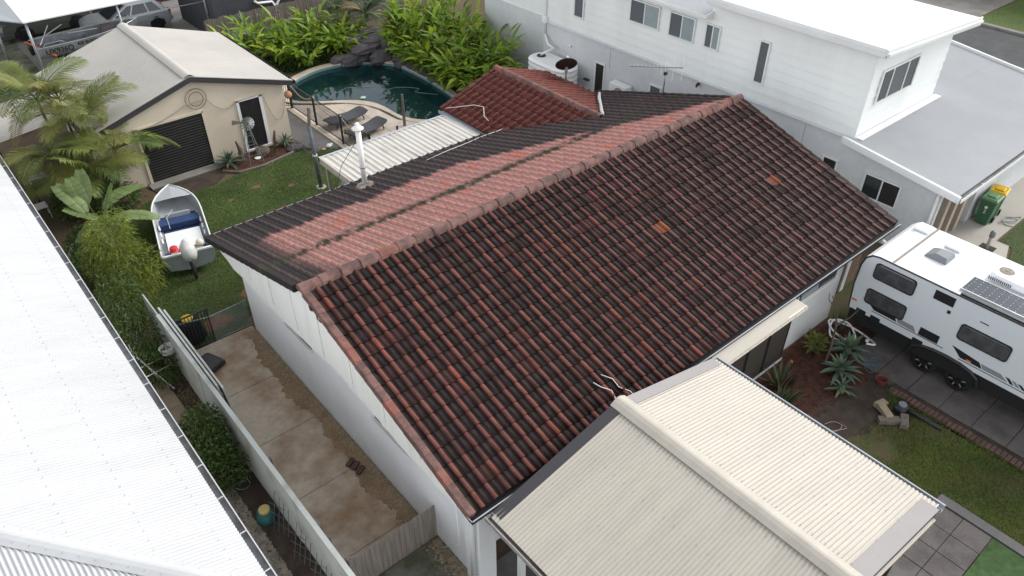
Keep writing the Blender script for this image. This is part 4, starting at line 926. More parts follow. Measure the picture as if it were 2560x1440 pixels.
for sx in (-.0045,):
    part(MB().extr([(VX0-.008, 5.86, 1.24), (VX0-.008, 5.7, 1.12), (VX0-.008, 5.08, 1.12), (VX0-.008, 5.15, 1.24)], (.004, 0, 0)), 'graphic', m_graphic, van, world=True)
    part(MB().extr([(VX0-.008, 5.05, 1.12), (VX0-.008, 4.56, 1.10), (VX0-.008, 4.66, 1.25), (VX0-.008, 5.1, 1.25)], (.004, 0, 0)), 'graphic', m_graphic2, van, world=True)
    part(MB().extr([(VX0-.008, 5.75, 1.06), (VX0-.008, 3.85, 1.06), (VX0-.008, 3.85, 1.08), (VX0-.008, 5.75, 1.08)], (.004, 0, 0)), 'graphic', m_graphic, van, world=True)
    part(MB().extr([(VX0-.008, 3.69, 1.29), (VX0-.008, 3.42, 1.06), (VX0-.008, 2.9, 1.06), (VX0-.008, 3.0, 1.20)], (.004, 0, 0)), 'graphic', m_graphic, van, world=True)
    part(MB().extr([(VX0-.008, 2.88, 1.06), (VX0-.008, 2.3, 1.06), (VX0-.008, 2.5, 1.19), (VX0-.008, 2.96, 1.19)], (.004, 0, 0)), 'graphic', m_graphic2, van, world=True)
    for k in range(7): part(MB().extr([(VX0-.008, 2.25-k*.14, 1.06), (VX0-.008, 2.16-k*.14, 1.06), (VX0-.008, 2.30-k*.14, 1.185-k*.01), (VX0-.008, 2.39-k*.14, 1.185-k*.01)], (.004, 0, 0)), 'graphic', m_graphic2 if k % 2 else m_graphic, van, world=True)
    part(MB().box(VX0-.008, VX0-.0045, .6, 3.45, 1.0, 1.02), 'graphic', m_graphic, van, world=True)
for y, z, l_ in ((6.26, 1.15, .07), (3.22, 1.10, .06)): part(MB().bbox(VX0-.03, VX0-.006, y-l_, y+l_, z-.025, z+.025, .008), 'marker_light', m_orange, van, world=True)
part(MB().box(VX0+.02, VX1-.02, -1.4, 6.3, .48, .86), 'chassis', m_rubber, van, world=True)
for y in (6.0, 5.6, 4.45): part(MB().bbox(VX0-.015, VX0+.3, y-.14, y+.14, .70, .96, .015), 'service_box', m_graphic, van, world=True)
arch = []
for i in range(9): t = PI*i/8; arch.append((VX0-.02, 3.70+.88*math.cos(t), .5+.42*math.sin(t)**.6))
part(MB().tube(arch, .045, 6), 'wheel_arch', m_graphic, van, world=True)
def wheel_parts(par, c, r, w, side=-1, spokes=6, rimm=None, axis='x', rim_r=.62):
    """tyre and rim with spokes; axle along axis, outer face at side"""
    rimm = rimm or m_graphic
    prof = [(r*rim_r, -w/2), (r*.93, -w/2), (r, -w*.36), (r, w*.36), (r*.93, w/2), (r*rim_r, w/2)]
    def T(p):
        x, y, z = p
        return (c[0]+z*side, c[1]+x, c[2]+y) if axis == 'x' else (c[0]+x, c[1]+z*side, c[2]+y)
    n = 22; vs = []; fs = []
    for rr, z in prof:
        for j in range(n): t = 2*PI*j/n; vs.append(T((rr*math.cos(t), rr*math.sin(t), z)))
    for i in range(len(prof)-1):
        for j in range(n): fs.append((i*n+j, i*n+(j+1) % n, (i+1)*n+(j+1) % n, (i+1)*n+j))
    ty = part(MB().add(vs, fs), 'tyre', m_rubber, par, True)
    b = MB(); k = 18
    b.add([T((r*rim_r*math.cos(2*PI*j/k), r*rim_r*math.sin(2*PI*j/k), w*.1)) for j in range(k)], [tuple(range(k))])
    rm = part(b, 'rim', m_graphic, ty)
    for s_ in range(spokes):
        a = 2*PI*s_/spokes+.3; d_ = (math.cos(a), math.sin(a)); q = (-d_[1], d_[0]); b = MB()
        P = [(d_[0]*r*u+q[0]*v*r, d_[1]*r*u+q[1]*v*r, w*.34) for u, v in ((.12, -.06), (rim_r*.97, -.11), (rim_r*.97, .11), (.12, .06))]
        b.add([T(p) for p in P]+[T((p[0], p[1], w*.12)) for p in P], [(0, 1, 2, 3), (0, 4, 5, 1), (1, 5, 6, 2), (2, 6, 7, 3), (3, 7, 4, 0)]); sp_ = part(b, 'spoke', rimm, rm)
    return ty
m_silverspot = mat('machined_alloy', (.6, .6, .6), .3, metal=.7, fine=.03)
for y in (4.13, 3.27):
    wheel_parts(van, Vector((VX0+.16, y, .34+.05))-Vector(LOC[van]), .34, .22)
    for a in range(6):
        t = 2*PI*a/6+.8; c = Vector((VX0+.045, y+.155*math.cos(t), .39+.155*math.sin(t))); rad = Vector((0, math.cos(t), math.sin(t))); tan = Vector((0, -math.sin(t), math.cos(t)))
        part(MB().extr([c-rad*.045-tan*.013, c+rad*.045-tan*.018, c+rad*.045+tan*.018, c-rad*.045+tan*.013], (-.006, 0, 0)), 'rim_insert', m_silverspot, van, world=True)
for y in (4.13, 3.27): wheel_parts(van, Vector((VX1-.16, y, .39))-Vector(LOC[van]), .34, .22, side=1)
# roof gear
part(MB().bbox(19.05, 19.5, 5.72, 6.13, 2.655, 2.72, .03), 'roof_hatch', m_vanroof, van, world=True); part(MB().bbox(18.86, 19.24, 4.78, 5.2, 2.655, 2.72, .03), 'roof_hatch', m_vanroof, van, world=True)
part(MB().box(VX0+.05, VX1-.05, 5.64, 5.70, 2.651, 2.662), 'roof_seam', m_palegrey, van, world=True)
m_acgrey = mat('grey_plastic', (.20, .215, .23), .5, fine=.05)
b = MB(); b.grid([[(18.12, 5.34, 2.66), (18.62, 5.34, 2.66), (18.62, 4.78, 2.66), (18.12, 4.78, 2.66)], [(18.13, 5.30, 2.70), (18.6, 5.30, 2.70), (18.6, 4.80, 2.74), (18.13, 4.80, 2.74)], [(18.2, 5.12, 2.80), (18.52, 5.12, 2.80), (18.56, 4.82, 2.80), (18.17, 4.82, 2.80)]], True); b.add([(18.2, 5.12, 2.80), (18.52, 5.12, 2.80), (18.56, 4.82, 2.80), (18.17, 4.82, 2.80)], [(3, 2, 1, 0)]); part(b, 'roof_cowl', m_acgrey, van, world=True)
acu = part(MB().bbox(18.25, 19.1, 2.6, 3.9, 2.655, 2.86, .09), 'roof_air_conditioner', m_vanroof, van, world=True)
part(MB().lathe([(.17, 0), (.17, .012), (.12, .02), (.06, .02), (.04, .035)], (18.68, 3.62, 2.855), 20), 'fan_grille', m_palegrey, acu, world=True)
for k in range(12): part(MB().box(18.24, 18.252, 3.82-k*.045, 3.84-k*.045, 2.74, 2.82), 'vent_slot', m_graphic, acu, world=True)
m_pv = mat('solar_cells', (.022, .028, .042), .15, (.03, .038, .055), 5, fine=.05)
so_ = part(MB().box(17.42, 18.10, 2.58, 4.08, 2.685, 2.715), 'solar_panel', m_pv, van, world=True)
for i in range(5):
    for j in range(9):
        c = (17.49+i*.135, 2.72+j*.16); part(MB().add([(c[0]-.011, c[1], 2.7165), (c[0], c[1]-.011, 2.7165), (c[0]+.011, c[1], 2.7165), (c[0], c[1]+.011, 2.7165)], [(0, 1, 2, 3)]), 'cell_gap', m_white, so_, world=True)
part(MB().box(17.40, 17.42, 2.56, 4.10, 2.66, 2.72).box(18.10, 18.12, 2.56, 4.10, 2.66, 2.72).box(17.42, 18.10, 4.08, 4.10, 2.66, 2.72).box(17.42, 18.10, 2.56, 2.58, 2.66, 2.72), 'panel_frame', m_alu, so_, world=True)
part(MB().box(VX0+.03, VX0+.10, -1.3, 4.0, 2.65, 2.70), 'awning_rail', m_graphic, van, world=True)
b = MB()
for k in range(12): t = 2*PI*k/12; b.bar((19.5, 3.3, 2.75), (19.5+.14*math.cos(t), 3.3+.14*math.sin(t), 2.77), .028, .01)
part(b, 'wind_spinner', m_plastic_w, van, world=True)
# ------------------------------------------------------------------ text
def text_mesh(s_, size, m, bold=0.):
    cu = bpy.data.curves.new('lettering', 'FONT'); cu.body = s_; cu.size = size; cu.align_x = 'CENTER'; cu.align_y = 'CENTER'; cu.offset = bold
    o_ = bpy.data.objects.new('lettering', cu); COL.objects.link(o_); dg = bpy.context.evaluated_depsgraph_get(); dg.update()
    me = bpy.data.meshes.new_from_object(o_.evaluated_get(dg)); bpy.data.objects.remove(o_); me.materials.clear(); me.materials.append(m); return me
# ------------------------------------------------------------------ wheelie bins
m_bin = mat('green_bin_plastic', (.045, .13, .06), .5, (.04, .115, .055), 3, fine=.06); m_binlid = mat('green_lid', (.14, .26, .13), .45, fine=.05); m_binyel = mat('yellow_lid', (.72, .46, .01), .4, (.65, .40, .01), 4, fine=.04)
def bin_(loc, rz, lid, label):
    t = thing('wheelie_bin', label, 'bin', loc, rz, 'wheelie bins by the white house porch')
    W, D_, Hh = .46, .52, .92
    b = MB(); P = []
    for z, k in ((.03, .78), (.25, .84), (.80, .98), (.84, 1.04), (Hh, 1.04)): P.append([(-W/2*k, -D_/2*k-.02*(z > .5), z), (W/2*k, -D_/2*k-.02*(z > .5), z), (W/2*k, D_/2*k, z), (-W/2*k, D_/2*k, z)])
    b.grid(P, True); b.add(P[0], [(3, 2, 1, 0)]); b.add(P[-1], [(0, 1, 2, 3)]); part(b, 'body', m_bin, t)
    b = MB(); P = []
    for z, k in ((Hh, 1.12), (Hh+.03, 1.12), (Hh+.07, .95)): P.append([(-W/2*k, -D_/2*k, z), (W/2*k, -D_/2*k, z), (W/2*k, D_/2*k, z+.02), (-W/2*k, D_/2*k, z+.02)])
    b.grid(P, True); b.add(P[-1], [(0, 1, 2, 3)]); l_ = part(b, 'lid', lid, t); part(MB().bbox(-.15, .15, -.16, .16, Hh+.07, Hh+.115, .025), 'lid_panel', lid, l_)
    part(MB().tube([(-W/2*.9, D_/2+.08, Hh-.02), (W/2*.9, D_/2+.08, Hh-.02)], .018, 6), 'handle', m_bin, t)
    for sx in (-1, 1): part(MB().tube([(sx*.20, D_/2*.75, .10), (sx*.25, D_/2*.75, .10)], .10, 12), 'wheel', m_rubber, t)
    return t, W, D_
b1, W_, D_ = bin_((25.66, 6.28, .05), R(-88), m_binlid, 'green wheelie bin with green lid and white number beside the porch piers')
nm = link('number', text_mesh('2', .17, m_plastic_w), b1); nm.matrix_basis = Matrix.Translation((0, -D_/2*.93-.045, .52)) @ Matrix.Rotation(R(90-7), 4, 'X')
em = part(MB().lathe([(.05, 0), (.05, .004)], (0, 0, 0), 12), 'emblem', m_plastic_w, b1); em.matrix_basis = Matrix.Translation((0, -D_/2*.95-.045, .68)) @ Matrix.Rotation(R(83), 4, 'X')
bin_((26.30, 6.33, .05), R(-82), m_binyel, 'green wheelie bin with yellow lid behind the other bin')
# ------------------------------------------------------------------ boats
def boat(name, label, loc, rz, L, beam, depth, m_out, m_in, m_gun, keel=.12, group=None, ex=2.3):
    t = thing(name, label, 'boat', loc, rz, group)
    ns = 14; O = []; I = []; Gn = []
    for i in range(ns+1):
        u = i/ns; x = u*L; bw = beam/2*(1 if u < .45 else max(0.0, 1-((u-.45)/.55)**ex)); bw = max(bw, .012)
        sh_z = depth*(1+.22*max(0, u-.4)/.6); kz = keel+depth*.55*max(0, (u-.72)/.28)**2
        bott = bw*.82 if u < .8 else bw*.7
        O.append([(x, -bw, sh_z), (x, -bw*.97, kz+(sh_z-kz)*.55), (x, -bott, kz+.10), (x, 0, kz), (x, bott, kz+.10), (x, bw*.97, kz+(sh_z-kz)*.55), (x, bw, sh_z)])
        q = max(bw-.05, .006); I.append([(x, -q, sh_z-.005), (x, -q*.96, kz+.30), (x, 0, kz+.22), (x, q*.96, kz+.30), (x, q, sh_z-.005)])
        Gn.append((x, bw, sh_z))
    b = MB(); b.grid(O); b.add(O[0], [tuple(range(7))]); hull = part(b, 'hull', m_out, t, True)
    b = MB(); b.grid([r[::-1] for r in I]); b.add([(0.04, *p[1:]) for p in I[0]], [tuple(range(4, -1, -1))]); part(b, 'interior', m_in, t)
    part(MB().tube([(x, y-.02, z) for x, y, z in Gn], .028, 6), 'gunwale', m_gun, t, True); part(MB().tube([(x, -y+.02, z) for x, y, z in Gn], .028, 6), 'gunwale', m_gun, t, True)
    part(MB().box(-.03, .05, -beam/2+.02, beam/2-.02, depth-.06, depth+.0), 'transom_cap', m_gun, t)
    return t, O, I
m_hullgrey = mat('grey_hull', (.30, .33, .34), .4, (.25, .28, .29), 2, fine=.05); m_boatin = mat('boat_liner', (.42, .44, .46), .5, (.36, .38, .40), 3, fine=.06)
bt, BO, BI = boat('fishing_boat', 'open grey fishing boat with navy carpet and covered outboard on the back lawn', (4.52, 19.95, .05), R(76.5), 4.55, 1.66, .86, m_hullgrey, m_boatin, m_white, .18, None, 3.6)
bt.scale = (.88, .90, .94); bt.location = (4.60, 20.25, .05)
part(MB().box(.08, 3.3, -.60, .60, .44, .48), 'floor', m_blue, bt)
part(MB().bbox(.62, 1.82, -.58, .58, .50, .66, .015), 'deck_panel', m_white, bt); part(MB().bbox(.06, .60, -.70, .70, .50, .62, .01), 'stern_bench', m_blue, bt)
part(MB().bbox(2.25, 2.70, -.66, .66, .50, .72, .015), 'bench', m_blue, bt); part(MB().bbox(2.72, 2.78, -.42, .42, .62, .86, .01), 'console', m_boatin, bt)
fd = []
for i in range(11, 15): u = i/14; bw = max(1.66/2*(1-((u-.45)/.55)**3.6), .012); fd.append((u*4.55, bw-.02, .86*(1+.22*(u-.4)/.6)-.012))
b = MB(); b.grid([[(x, -y, z) for x, y, z in fd], [(x, 0, z+.03) for x, y, z in fd], [(x, y, z) for x, y, z in fd]]); part(b, 'foredeck', m_boatin, bt)
for s_ in (-1, 1):
    for k, x in enumerate((1.1, 1.55, 2.0)): part(MB().tube([(x, s_*.68, .72), (x+.28, s_*.69, .72)], .035, 7), 'rod_holder', m_plastic_w, bt, True)
    part(MB().tube([(.1, s_*.5, .84), (.02, s_*.5, .90), (.02, s_*.3, .90), (.1, s_*.3, .84)], .014, 6), 'grab_rail', m_alu, bt)
part(MB().tube([(2.0, .35, .7), (2.05, .35, 1.1), (2.15, .1, 1.3)], .012, 6), 'rail', m_white, bt)
mo = thing('outboard_motor', 'outboard motor wrapped in a white cover on the boat transom', 'motor', (4.57, 20.06, .26), R(76.5))
b = MB(); P = []
for z, rx, ry, ox in ((.45, .10, .10, -.02), (.55, .22, .19, -.10), (.75, .30, .22, -.14), (.95, .28, .20, -.12), (1.08, .16, .13, -.04), (1.14, .04, .03, .02)): P.append([(ox+rx*math.cos(2*PI*j/12)*(1+.06*math.sin(j*5+z*20)), ry*math.sin(2*PI*j/12)*(1+.06*math.cos(j*7+z*9)), z) for j in range(12)])
b.grid(P, True); b.add(P[-1], [tuple(range(12))]); part(b, 'cover', mat('white_cover_cloth', (.62, .62, .60), .8, (.52, .52, .50), 6, bump=.4, bscale=12, fine=.05), mo, True)
part(MB().tube([(-.06, 0, .5), (-.10, 0, -.05), (-.12, 0, -.2)], [.07, .06, .04], 8), 'leg', m_dark, mo, True)
def bucket(loc, r, h, m, label, up=True):
    t = thing('bucket', label, 'bucket', loc)
    pr = [(r*.8, 0), (r, h), (r*1.04, h), (r*1.04, h-.03)] if not up else [(r, 0), (r*.78, h)]
    part(MB().lathe([(r*.8, 0), (r, h*.98), (r*1.05, h), (r*.92, h-.01), (r*.75, .02)] if not up else [(r*1.04, 0), (r*1.04, .03), (r, .03), (r*.78, h-.01), (r*.7, h)], (0, 0, 0), 16), 'body', m, t, True)
    part(MB().tube([(r*math.cos(a), r*math.sin(a)*.2-r*.9, h*.5+.02*math.sin(a)) for a in np.linspace(0, PI, 9)], .006, 5), 'handle', m_galv, t); return t
bucket((4.32, 20.62, .63), .15, .30, m_red, 'red bucket standing upside down on the boat stern bench'); bucket((4.60, 20.62, .63), .15, .28, m_plastic_w, 'white bucket on the boat stern bench beside the red one')
solo(MB().lathe([(.01, -.13), (.08, -.10), (.125, -.03), (.125, .03), (.08, .10), (.01, .13)], (0, 0, 0), 14), 'float', mat('cream_float', (.62, .60, .48), .5, fine=.05), 'round cream float on the boat stern beside the rope', 'float', (5.08, 20.62, .76), smooth=True)
def tangle(c, rx, ry, rz, n, seed):
    q = np.random.default_rng(seed); P = []
    for i in range(n): t = i*.9; P.append((c[0]+rx*math.sin(t*1.0+q.uniform(-.3, .3))*q.uniform(.5, 1), c[1]+ry*math.cos(t*1.3)*q.uniform(.5, 1), c[2]+rz*(1+math.sin(t*2.1))/2))
    return spline3(P)
def spline3(P, k=4):
    out = []; P = [np.array(p, float) for p in P]; n = len(P)
    for i in range(n-1):
        p0, p1, p2, p3 = P[max(i-1, 0)], P[i], P[i+1], P[min(i+2, n-1)]
        for t in np.arange(k)/k: out.append(tuple(.5*((2*p1)+(-p0+p2)*t+(2*p0-5*p1+4*p2-p3)*t*t+(-p0+3*p1-3*p2+p3)*t**3)))
    out.append(tuple(P[-1])); return out
solo_path('rope', tangle((4.88, 20.55, .64), .20, .17, .10, 30, 3), .008, m_rope, 'tangled tan rope heaped on the boat stern bench', 'rope')
# tinny on the neighbour's yard
tn, TO, TI = boat('aluminium_boat', 'bare aluminium boat with black lettering beneath the neighbour carport', (5.35, 39.75, .62), R(2), 4.7, 1.5, .72, m_galv, m_galv, m_alu, .14)
for x in (1.1, 2.3, 3.2): part(MB().bbox(x, x+.3, -.68, .68, .42, .50, .01), 'thwart', m_galv, tn)
part(MB().tube([(.25, -.73, .76), (.35, -.73, .86), (1.0, -.73, .88), (1.15, -.73, .78)], .018, 6), 'grab_rail', m_alu, tn, True)
part(MB().tube([(3.6, -.5, .85), (3.9, -.4, 1.05), (4.4, 0, 1.1), (3.9, .4, 1.05), (3.6, .5, .85)], .018, 6), 'bow_rail', m_alu, tn, True)
for x, y, x2, y2 in ((.2, -.5, .9, .2), (.6, .5, 1.4, -.1), (1.6, .3, 2.7, -.55)): part(MB().tube([(x, y, .8), (x2, y2, 1.35 if x < 1 else 1.0)], .02, 6), 'canopy_pole', m_plastic_w, tn)
lt_ = link('lettering', text_mesh('UX936Q', .32, m_graphic, .008), tn); lt_.matrix_basis = Matrix.Translation((.85, -.80, .50)) @ Matrix.Rotation(R(93), 4, 'X')
lt2 = link('lettering', text_mesh('420 BUSTA', .20, m_graphic, .006), tn); lt2.matrix_basis = Matrix.Translation((2.1, -.79, .58)) @ Matrix.Rotation(R(93), 4, 'X')
part(MB().tube([(-.1, 0, .3), (-.12, 0, .9)], [.10, .16], 10), 'outboard', m_graphic, tn, True)
part(MB().box(-.05, .08, -.2, .15, .62, .84), 'fuel_can', m_red, tn)
part(MB().bar((-.3, -.2, 1.0), (.62, -.80, .30), .10, .02), 'warning_strip', m_orange, tn)
part(MB().bar((-.2, 0, .06), (4.5, 0, .06), .09).bar((1.2, -.7, .05), (1.2, .7, .05), .08), 'trailer', m_galv, tn)
for x_ in (.6, 3.6): part(MB().box(x_, x_+.1, -.3, .3, -.58, .14), 'boat_stand', m_timber, tn)
for s_ in (-1, 1): part(MB().tube([(1.2, s_*.78, -.30), (1.2, s_*.92, -.30)], .28, 14), 'trailer_wheel', m_rubber, tn)
part(MB().bbox(3.0, 3.5, -.3, .25, .5, .9, .03), 'storage_box', mat('mauve_cover', (.16, .13, .14), .8, fine=.1), tn)
# ------------------------------------------------------------------ cars
m_tail = mat('tail_lamp', (.55, .01, .02), .25, fine=.02)
def car(label, loc, rz, paint, L=4.2, Wd=1.78, Hh=1.48, wr=.315):
    t = thing('parked_car', label, 'car', loc, rz)
    def ring(z, inset, x0, x1, y_):   # plan outline at height z
        return [(x0+.10, -y_+inset, z), (x1-.35, -y_+inset, z), (x1-.05, -y_+inset+.28, z), (x1, 0, z), (x1-.05, y_-inset-.28, z), (x1-.35, y_-inset, z), (x0+.10, y_-inset, z), (x0, y_-inset-.15, z), (x0, -y_+inset+.15, z)]
    h = Wd/2; b = MB()
    R_ = [ring(.22, .05, .10, L-.10, h), ring(.38, 0, .0, L, h), ring(.62, -.01, -.02, L, h), ring(.86, .02, .04, L-.06, h), ring(.93, .06, .12, L-.28, h)]
    b.grid(R_, True); b.add(R_[-1], [tuple(range(9))]); b.add(R_[0], [tuple(range(8, -1, -1))]); body = part(b, 'body', paint, t)
    g0 = [(.22, -h+.08, .93), (2.95, -h+.08, .93), (3.05, -h+.3, .93), (3.05, h-.3, .93), (2.95, h-.08, .93), (.22, h-.08, .93)]
    g1 = [(.62, -h+.26, Hh-.04), (2.02, -h+.26, Hh-.04), (2.08, -h+.36, Hh-.04), (2.08, h-.36, Hh-.04), (2.02, h-.26, Hh-.04), (.62, h-.26, Hh-.04)]
    g2 = [(.80, -h+.36, Hh), (1.8, -h+.36, Hh), (1.82, -h+.45, Hh), (1.82, h-.45, Hh), (1.8, h-.36, Hh), (.80, h-.36, Hh)]
    b = MB(); b.grid([g0, g1, g2], True); b.add(g2, [tuple(range(6))]); part(b, 'cabin', paint, t)
    def lerp(a, c, k): return tuple(a[i]+(c[i]-a[i])*k for i in range(3))
    for sgn in (-1, 1):
        y0 = sgn*(h-.08); y1 = sgn*(h-.26); e_ = sgn*.012
        for x0, x1, X0, X1 in ((.45, 1.05, .78, 1.12), (1.12, 1.95, 1.18, 1.72), (2.02, 2.78, 1.79, 2.02)):
            A, B_, C_, D2 = (x0, y0+e_, .96), (x1, y0+e_, .96), (X1, y1+e_+sgn*.02, Hh-.10), (X0, y1+e_+sgn*.02, Hh-.10)
            part(MB().add([A, B_, C_, D2], [(0, 1, 2, 3) if sgn < 0 else (3, 2, 1, 0)]), 'side_window', m_glass, t)
        for x in (1.0, 2.0): part(MB().bbox(x-.1, x+.1, sgn*h-.012, sgn*h+.018, .76, .80, .006), 'door_handle', paint, t)
        part(MB().bbox(-.03, .16, sgn*(h-.30)-.09, sgn*(h-.30)+.16, .70, .90, .02), 'tail_light', m_tail, t)
        part(MB().bbox(L-.32, L-.06, sgn*(h-.32)-.12, sgn*(h-.32)+.12, .62, .76, .02), 'headlight', m_glasspale, t)
        for x in (.80, 3.35):
            arch = [(x+(wr+.07)*math.cos(a), sgn*(h+.006), .32+(wr+.07)*math.sin(a)) for a in np.linspace(-.25, PI+.25, 14)]
            part(MB().add(arch, [tuple(range(14)) if sgn < 0 else tuple(range(13, -1, -1))]), 'wheel_arch', m_rubber, t)
            wheel_parts(t, (x, sgn*(h-.06), wr), wr, .2, side=sgn, spokes=5, axis='y')
    A = [(.20, -h+.2, .97), (.20, h-.2, .97), (.58, h-.34, Hh-.08), (.58, -h+.34, Hh-.08)]; part(MB().add([(x-.02, y, z+.005) for x, y, z in A], [(3, 2, 1, 0)]), 'rear_window', m_glass, t)
    A = [(3.06, -h+.2, .95), (3.06, h-.2, .95), (2.12, h-.36, Hh-.05), (2.12, -h+.36, Hh-.05)]; part(MB().add([(x+.02, y, z+.005) for x, y, z in A], [(0, 1, 2, 3)]), 'windscreen', m_glass, t)
    part(MB().bbox(-.06, .1, -h+.1, h-.1, .34, .56, .03), 'bumper', paint, t)
    return t
car('silver hatchback parked under the neighbour carport behind the aluminium boat', (12.35, 42.95, .03), PI, mat('silver_paint', (.42, .45, .48), .3, metal=.5, fine=.03))
car('dark four wheel drive parked deepest under the neighbour carport', (9.2, 45.6, .03), PI, mat('dark_green_paint', (.12, .13, .12), .35, metal=.3, fine=.04), 4.6, 1.85, 1.8, .38)
# ------------------------------------------------------------------ vegetation
lm_ginger = leafmat('ginger_leaf', [(.08, .17, .018), (.15, .27, .024), (.23, .35, .03), (.34, .40, .04), (.11, .21, .02)], .4, .4)
lm_palm = leafmat('palm_leaf', [(.10, .15, .032), (.16, .195, .045), (.24, .235, .06), (.075, .12, .03)], .5, .35)
lm_palmdead = leafmat('palm_dead', [(.17, .13, .05), (.22, .17, .07)], .7, .25)
lm_banana = leafmat('banana_leaf', [(.16, .23, .085), (.21, .28, .11), (.12, .18, .06)], .45, .4)
lm_bamboo = leafmat('bamboo_leaf', [(.09, .14, .022), (.16, .21, .03), (.25, .27, .04), (.06, .10, .018)], .5, .35)
lm_dark = leafmat('dark_shrub_leaf', [(.03, .058, .018), (.05, .09, .024), (.07, .115, .03)], .5, .3)
lm_shrub = leafmat('shrub_leaf', [(.045, .085, .022), (.07, .12, .03), (.10, .15, .035)], .5, .3)
lm_olive = leafmat('olive_leaf', [(.05, .055, .03), (.075, .08, .045), (.04, .045, .025)], .6, .25)
lm_agave = leafmat('agave_leaf', [(.10, .16, .12), (.13, .19, .14), (.08, .13, .095), (.17, .23, .10)], .5, .12)
lm_croton = leafmat('croton_leaf', [(.16, .19, .03), (.24, .24, .04), (.10, .14, .025)], .45, .35)
lm_snake = leafmat('cactus_leaf', [(.06, .085, .04), (.09, .11, .055)], .55, .1)
lm_grass = leafmat('grass_blade', [(.085, .185, .034), (.115, .22, .04), (.14, .23, .046), (.17, .195, .056), (.08, .15, .032)], .6, .3, False, .8)
lm_grass2 = leafmat('front_grass_blade', [(.095, .165, .028), (.13, .20, .034), (.18, .205, .04), (.08, .135, .025)], .6, .3, False, .6)
m_trunk = mat('palm_trunk', (.16, .15, .11), .85, (.10, .095, .07), 5, fine=.15); m_stem = mat('green_cane', (.07, .11, .03), .6, fine=.1); m_bark = mat('bark', (.14, .11, .085), .9, (.09, .07, .055), 5, bump=.5, fine=.15)
def leaf_mesh(name, L, W, droop, fold, m, n=6, tip=1.0, seed=0, wav=0.):
    q = random.Random(seed); P = []
    for i in range(n+1):
        u = i/n; w = W/2*(math.sin(PI*min(1, u**.75*.97+.02)))**.9; w = max(w, .002)
        x = L*u*(1-.12*droop*u); z = -L*droop*u*u*.55; k = wav*q.uniform(-1, 1)*w
        P.append([(x, -w, z+w*fold+k), (x, 0, z), (x, w, z+w*fold-k)])
    return MB().grid(P).mesh(name, m, True)
def orient(p, d, up=(0, 0, 1), scale=1., roll=0.):
    x = Vector(d).normalized(); y = Vector(up).cross(x)
    if y.length < 1e-4: y = Vector((0, 1, 0))
    y.normalize(); z = x.cross(y)
    M_ = Matrix(((x.x, y.x, z.x, p[0]), (x.y, y.y, z.y, p[1]), (x.z, y.z, z.z, p[2]), (0, 0, 0, 1)))
    return M_ @ Matrix.Rotation(roll, 4, 'X') @ Matrix.Scale(scale, 4)
GL = [leaf_mesh('leaf', .72, .175, .5, .25, lm_ginger, 6, seed=1, wav=.15), leaf_mesh('leaf', .66, .16, .9, .3, lm_ginger, 6, seed=2, wav=.2), leaf_mesh('leaf', .78, .18, .25, .2, lm_ginger, 6, seed=3, wav=.1)]
def ginger(loc, h, label, group, nc=9, rs=None, spread=.55, sc=1.0, face=None):
    t = thing('ginger_plant', label, 'plant', loc, group=group); st = MB()
    for c in range(nc):
        a = rs.uniform(0, 2*PI) if face is None else face+rs.gauss(0, 1.0); out = rs.uniform(.25, 1)*spread; hh = h*rs.uniform(.65, 1.05)
        bx, by = .14*math.cos(a), .14*math.sin(a); path = []
        for i in range(7):
            u = i/6; path.append(Vector((bx+math.cos(a)*out*u**1.7*1.5, by+math.sin(a)*out*u**1.7*1.5, hh*(u-.10*u**3))))
        st.tube(path, [.016, .015, .014, .012, .010, .008, .004], 4, False)
        side = Vector((-math.sin(a), math.cos(a), 0)); nl = rs.randint(8, 10)
        for k in range(nl):
            u = .30+.70*k/(nl-1); f_ = u*6; i = min(5, int(f_)); p = path[i].lerp(path[i+1], f_-i); tan = (path[min(6, i+1)]-path[i]).normalized()
            s_ = side*(1 if k % 2 else -1)
            d_ = (s_*rs.uniform(.5, 1.0)+tan*rs.uniform(.3, .75)+Vector((math.cos(a), math.sin(a), 0))*rs.uniform(.1, .6)+Vector((0, 0, rs.uniform(-.25, .15)))).normalized()
            if k == nl-1: d_ = (tan+s_*.2).normalized()
            link('leaf', GL[rs.randrange(3)], t, mw=orient(p, d_, scale=sc*rs.uniform(.75, 1.15), roll=rs.uniform(-.5, .5)))
    part(st, 'cane', m_stem, t); return t
rs = random.Random(11)
LBL1 = 'lush ginger plant with broad yellow green leaves between pool and shed roof'; LBL2 = 'tall ginger plant with drooping yellow green leaves between pool and white house'
for x, y, h in ((13.0, 34.6, 1.9), (13.9, 34.9, 2.0), (14.7, 34.2, 1.8), (13.6, 33.6, 1.6), (14.4, 33.1, 1.5), (15.4, 34.8, 2.1), (15.6, 33.5, 1.7), (16.4, 34.5, 2.0), (16.5, 33.3, 1.5), (17.3, 33.9, 1.7), (12.6, 33.6, 1.7), (17.5, 32.9, 1.3), (18.0, 33.6, 1.6), (16.9, 32.7, 1.1), (15.0, 32.75, 1.2), (12.2, 34.4, 1.8)):
    ginger((x, y, 0), h, LBL1, 'ginger plants left of the rock waterfall', 8, rs, .55)
